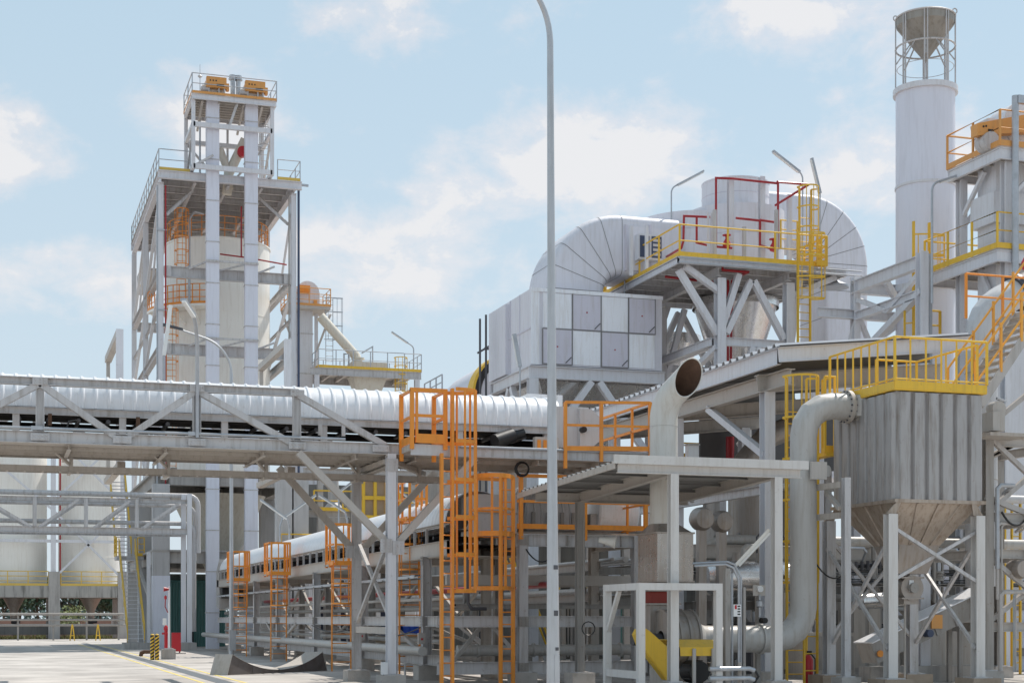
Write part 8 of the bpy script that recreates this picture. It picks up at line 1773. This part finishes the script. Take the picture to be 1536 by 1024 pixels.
for k, (px, Y, h) in enumerate(((97, 150, 2.4), (110, 152, 2.9))):
    rg = random.Random(90+k); x = xa(px, Y); t = thing('shrub', '%s light green shrub behind the yellow stands' % ('left' if k == 0 else 'right'), 'shrub', (x, Y, 0), 'shrubs behind the silo table'); o = MB()
    for j in range(5): o.tube([(x, Y, -0.3), (x+rg.gauss(0,.5), Y+rg.gauss(0,.3), h*0.7)], [0.03, 0.012], 4)
    o.build('stem', 'bark', t); o = MB()
    for j in range(420):
        p = Vector((x+rg.gauss(0,.6), Y+rg.gauss(0,.5), h*(0.3+0.7*rg.random()))); u = Vector((rg.gauss(0,1), rg.gauss(0,1), rg.gauss(0,1))).normalized(); w_ = u.orthogonal().normalized(); s_ = 0.1+0.08*rg.random(); o.add([p-u*s_, p+w_*s_*.5, p+u*s_, p-w_*s_*.5], [(0,1,2,3)])
    o.build('foliage', 'leaf_light', t)
# far wood behind everything, one mass
o = MB(); rg = random.Random(11)
for k in range(13000):
    x = rg.uniform(-70, 60); hh = 5.2+1.4*math.sin(x*0.45)+0.8*math.sin(x*1.3+1); y = rg.uniform(198, 206); z = -0.3+hh*rg.random(); s_ = 0.25+0.3*rg.random()
    u = Vector((rg.gauss(0,1), rg.gauss(0,1), rg.gauss(0,1))).normalized(); w_ = u.orthogonal().normalized(); p = Vector((x, y, z)); o.add([p-u*s_, p+w_*s_*.6, p+u*s_, p-w_*s_*.6], [(0,1,2,3)])
o = o.build('far_wood', 'leaf_far'); o['kind'] = 'stuff'
gr_ = MB(); rg = random.Random(5)
for k in range(2500):
    x, y = rg.uniform(-4, 14), rg.uniform(137, 172); a = rg.random()*6.28; h = 0.15+0.35*rg.random(); gr_.add([(x-0.1*math.cos(a), y-0.1*math.sin(a), -0.3), (x+0.1*math.cos(a), y+0.1*math.sin(a), -0.3), (x+rg.gauss(0,.1), y+rg.gauss(0,.1), -0.3+h)], [(0,1,2)])
o = gr_.build('grass', 'grass'); o['kind'] = 'stuff'

def sag(p, q, d, n=10): 
    p, q = Vector(p), Vector(q); return [p.lerp(q, k/n)-Vector((0,0,d*4*(k/n)*(1-k/n))) for k in range(n+1)]
for k, (p, q, d, lab) in enumerate((((11.2, 42.4, 1.45), (11.2, 50.3, 1.45), 0.28, 'black cable sagging between the two nearest columns of the conveyor rack'), ((11.2, 50.5, 1.45), (11.2, 58.2, 1.45), 0.22, 'black cable sagging between the second and third columns of the conveyor rack'), ((13.1, 38.85, 3.5), (14.0, 38.9, 3.55), 0.35, 'short black cable loop below the end frame deck behind the street lamp'), ((18.7, 34.0, 3.3), (19.9, 34.2, 2.9), 0.4, 'black cable hanging behind the tall bracketed post'))):
    o = MB(); o.tube(sag(p, q, d), 0.018, 6); solo(o, 'cable', lab, 'cable', 'black', True)
for k, (px, Y, lab) in enumerate(((640, 42.3, 'first column of the conveyor rack'), (549, 50.2, 'second column of the conveyor rack'))):
    X = xa(px, Y)-0.16; t = thing('switch_box', 'small grey switch box with conduit on the %s' % lab, 'switch box', (X, Y, 1.0)); MB().bx(X-0.1, X+0.1, Y-0.1, Y-0.0, 1.0, 1.3).build('box', 'steel_low', t); MB().tube([(X, Y-0.05, 1.3), (X, Y-0.05, 3.3)], 0.016, 6).build('conduit', 'galv', t, True); MB().bx(X-0.03, X+0.03, Y-0.115, Y-0.101, 1.1, 1.16).build('button', 'red_bright', t)

# ---------------------------------------------------------------- small-bore pipes, valves, trays and brackets on the racks
rg = random.Random(21)
for k in range(16):      # drops and loops on the rack below the large canopy
    X = xA+0.5+rg.random()*9.5; Y = 43.55+0.25*rg.random(); z0, z1 = rg.choice(((0.4, 3.4), (2.2, 3.9), (0.2, 2.0), (1.0, 4.3))); r_ = rg.choice((0.03, 0.045, 0.06, 0.08)); w_ = rg.uniform(0.3, 1.4)
    MB().tube([(X, Y, z0), (X, Y, z1-0.1), (X+0.1, Y, z1), (X+w_, Y, z1), (X+w_+0.1, Y, z1-0.12), (X+w_+0.1, Y+0.3, z1-0.5)], r_, 8).build('branch_pipe', rg.choice(('duct', 'steel_dim', 'steel_low', 'galv', 'dark_metal')), rk2, True)
    if k % 2 == 0:
        zc_2 = (z0+z1)/2; v = MB(); v.lathe([(r_, -0.16), (r_*2.2, -0.15), (r_*2.2, -0.10), (r_*1.4, -0.06), (r_*1.4, 0.06), (r_*2.2, 0.10), (r_*2.2, 0.15), (r_, 0.16)], (X, Y, zc_2), 12); v.cyl((X, Y-r_, zc_2), (X, Y-r_-0.18, zc_2), 0.018, n=6); v.ring((X, Y-r_-0.18, zc_2), 0.09, 0.012, 14, 'y'); v.build('valve', rg.choice(('dark_metal', 'redjoint', 'steel_dim')), rk2, True)
for k, (z, Y) in enumerate(((2.75, 43.6), (1.35, 43.7), (3.15, 45.8))):
    c = MB(); c.chan((xA, Y, z), (xB, Y, z), 0.3, 0.09); c.build('cable_tray', 'galv' if k else 'steel_dim', rk2)
    for j in range(3): MB().tube([(xA, Y-0.05-0.0*j, z+0.07+0.05*j), (xB, Y-0.05, z+0.07+0.05*j)], 0.02, 6).build('cable', 'black', rk2, True)
for k in range(9): X = xA+1.2*k+0.3; MB().bar((X, 43.9, 2.2), (X, 43.9, 3.5), 0.06).build('hanger', 'steel_dim', rk2)
for X_, Yf in ((RX0, None),):   # brackets, conduits and a tray along the conveyor rack
    c = MB(); c.chan((RX0-0.32, 42.6, 2.86), (RX0-0.32, 84, 2.86), 0.22, 0.08); c.build('cable_tray', 'galv', rack)
    for j in range(3): MB().tube([(RX0-0.27+0.05*j, 42.6, 2.9), (RX0-0.27+0.05*j, 84, 2.9)], 0.018, 6).build('cable', 'black', rack, True)
    for k in range(26): Y = 43.2+1.55*k; MB().ang((RX0-0.36, Y, 2.80), (RX0+0.05, Y, 2.80), 0.05).build('tray_bracket', 'steel_dim', rack)
    for z, r_ in ((2.25, 0.05), (1.05, 0.07), (1.22, 0.035)): MB().tube([(RX0+0.45, 42.6, z), (RX0+0.45, 86, z)], r_, 8).build('pipe', rg.choice(('duct', 'steel_low')), rack, True)
    for k in range(5): Y = 44.5+7.5*k; MB().tube([(RX0+0.45, Y, 1.05), (RX0+0.45, Y, 0.5), (RX0-0.1, Y, 0.35), (RX0-0.1, Y, 0.0)], 0.03, 8).build('drain_pipe', 'galv', rack, True)
    for a, b in zip(RY, RY[1:]): MB().bar((RX1, a, 0.7), (RX1, b, 1.5), 0.09).build('brace', 'steel_dim', rack); MB().bar((RX1-0.02, a, 3.2), (RX1-0.02, (a+b)/2, 1.8), 0.09).build('brace', 'steel_dim', rack); MB().bar((RX1-0.02, b, 3.2), (RX1-0.02, (a+b)/2, 1.8), 0.09).build('brace', 'steel_dim', rack)
for k in range(10):      # small lines on the frame at the right edge
    X = wx0+0.15+rg.random()*2.2; Y = wY0-0.12-0.05*rg.random(); z0, z1 = rg.choice(((0.3, 2.4), (2.2, 4.2), (3.0, 5.2))); w_ = rg.uniform(0.3, 1.0)
    MB().tube([(X, Y, z0), (X, Y, z1-0.1), (X+0.1, Y, z1), (X+w_, Y, z1), (X+w_, Y+0.4, z1-0.2)], rg.choice((0.025, 0.04, 0.06)), 8).build('branch_pipe', rg.choice(('duct', 'galv', 'steel_low')), wt_, True)
MB().tube(sag((wx0+0.3, wY0-0.2, 4.5), (wx0+1.1, wY0-0.2, 4.4), 0.3), 0.03, 8).build('hose', 'black', wt_, True)
MB().lathe([(0,0),(0.22,0.0),(0.25,0.05),(0.25,0.5),(0.15,0.56),(0,0.56)], (wx0+0.9, wY0-0.35, 3.0), 18, axis='y').build('gear_motor', 'stainless_dull', wt_, True)
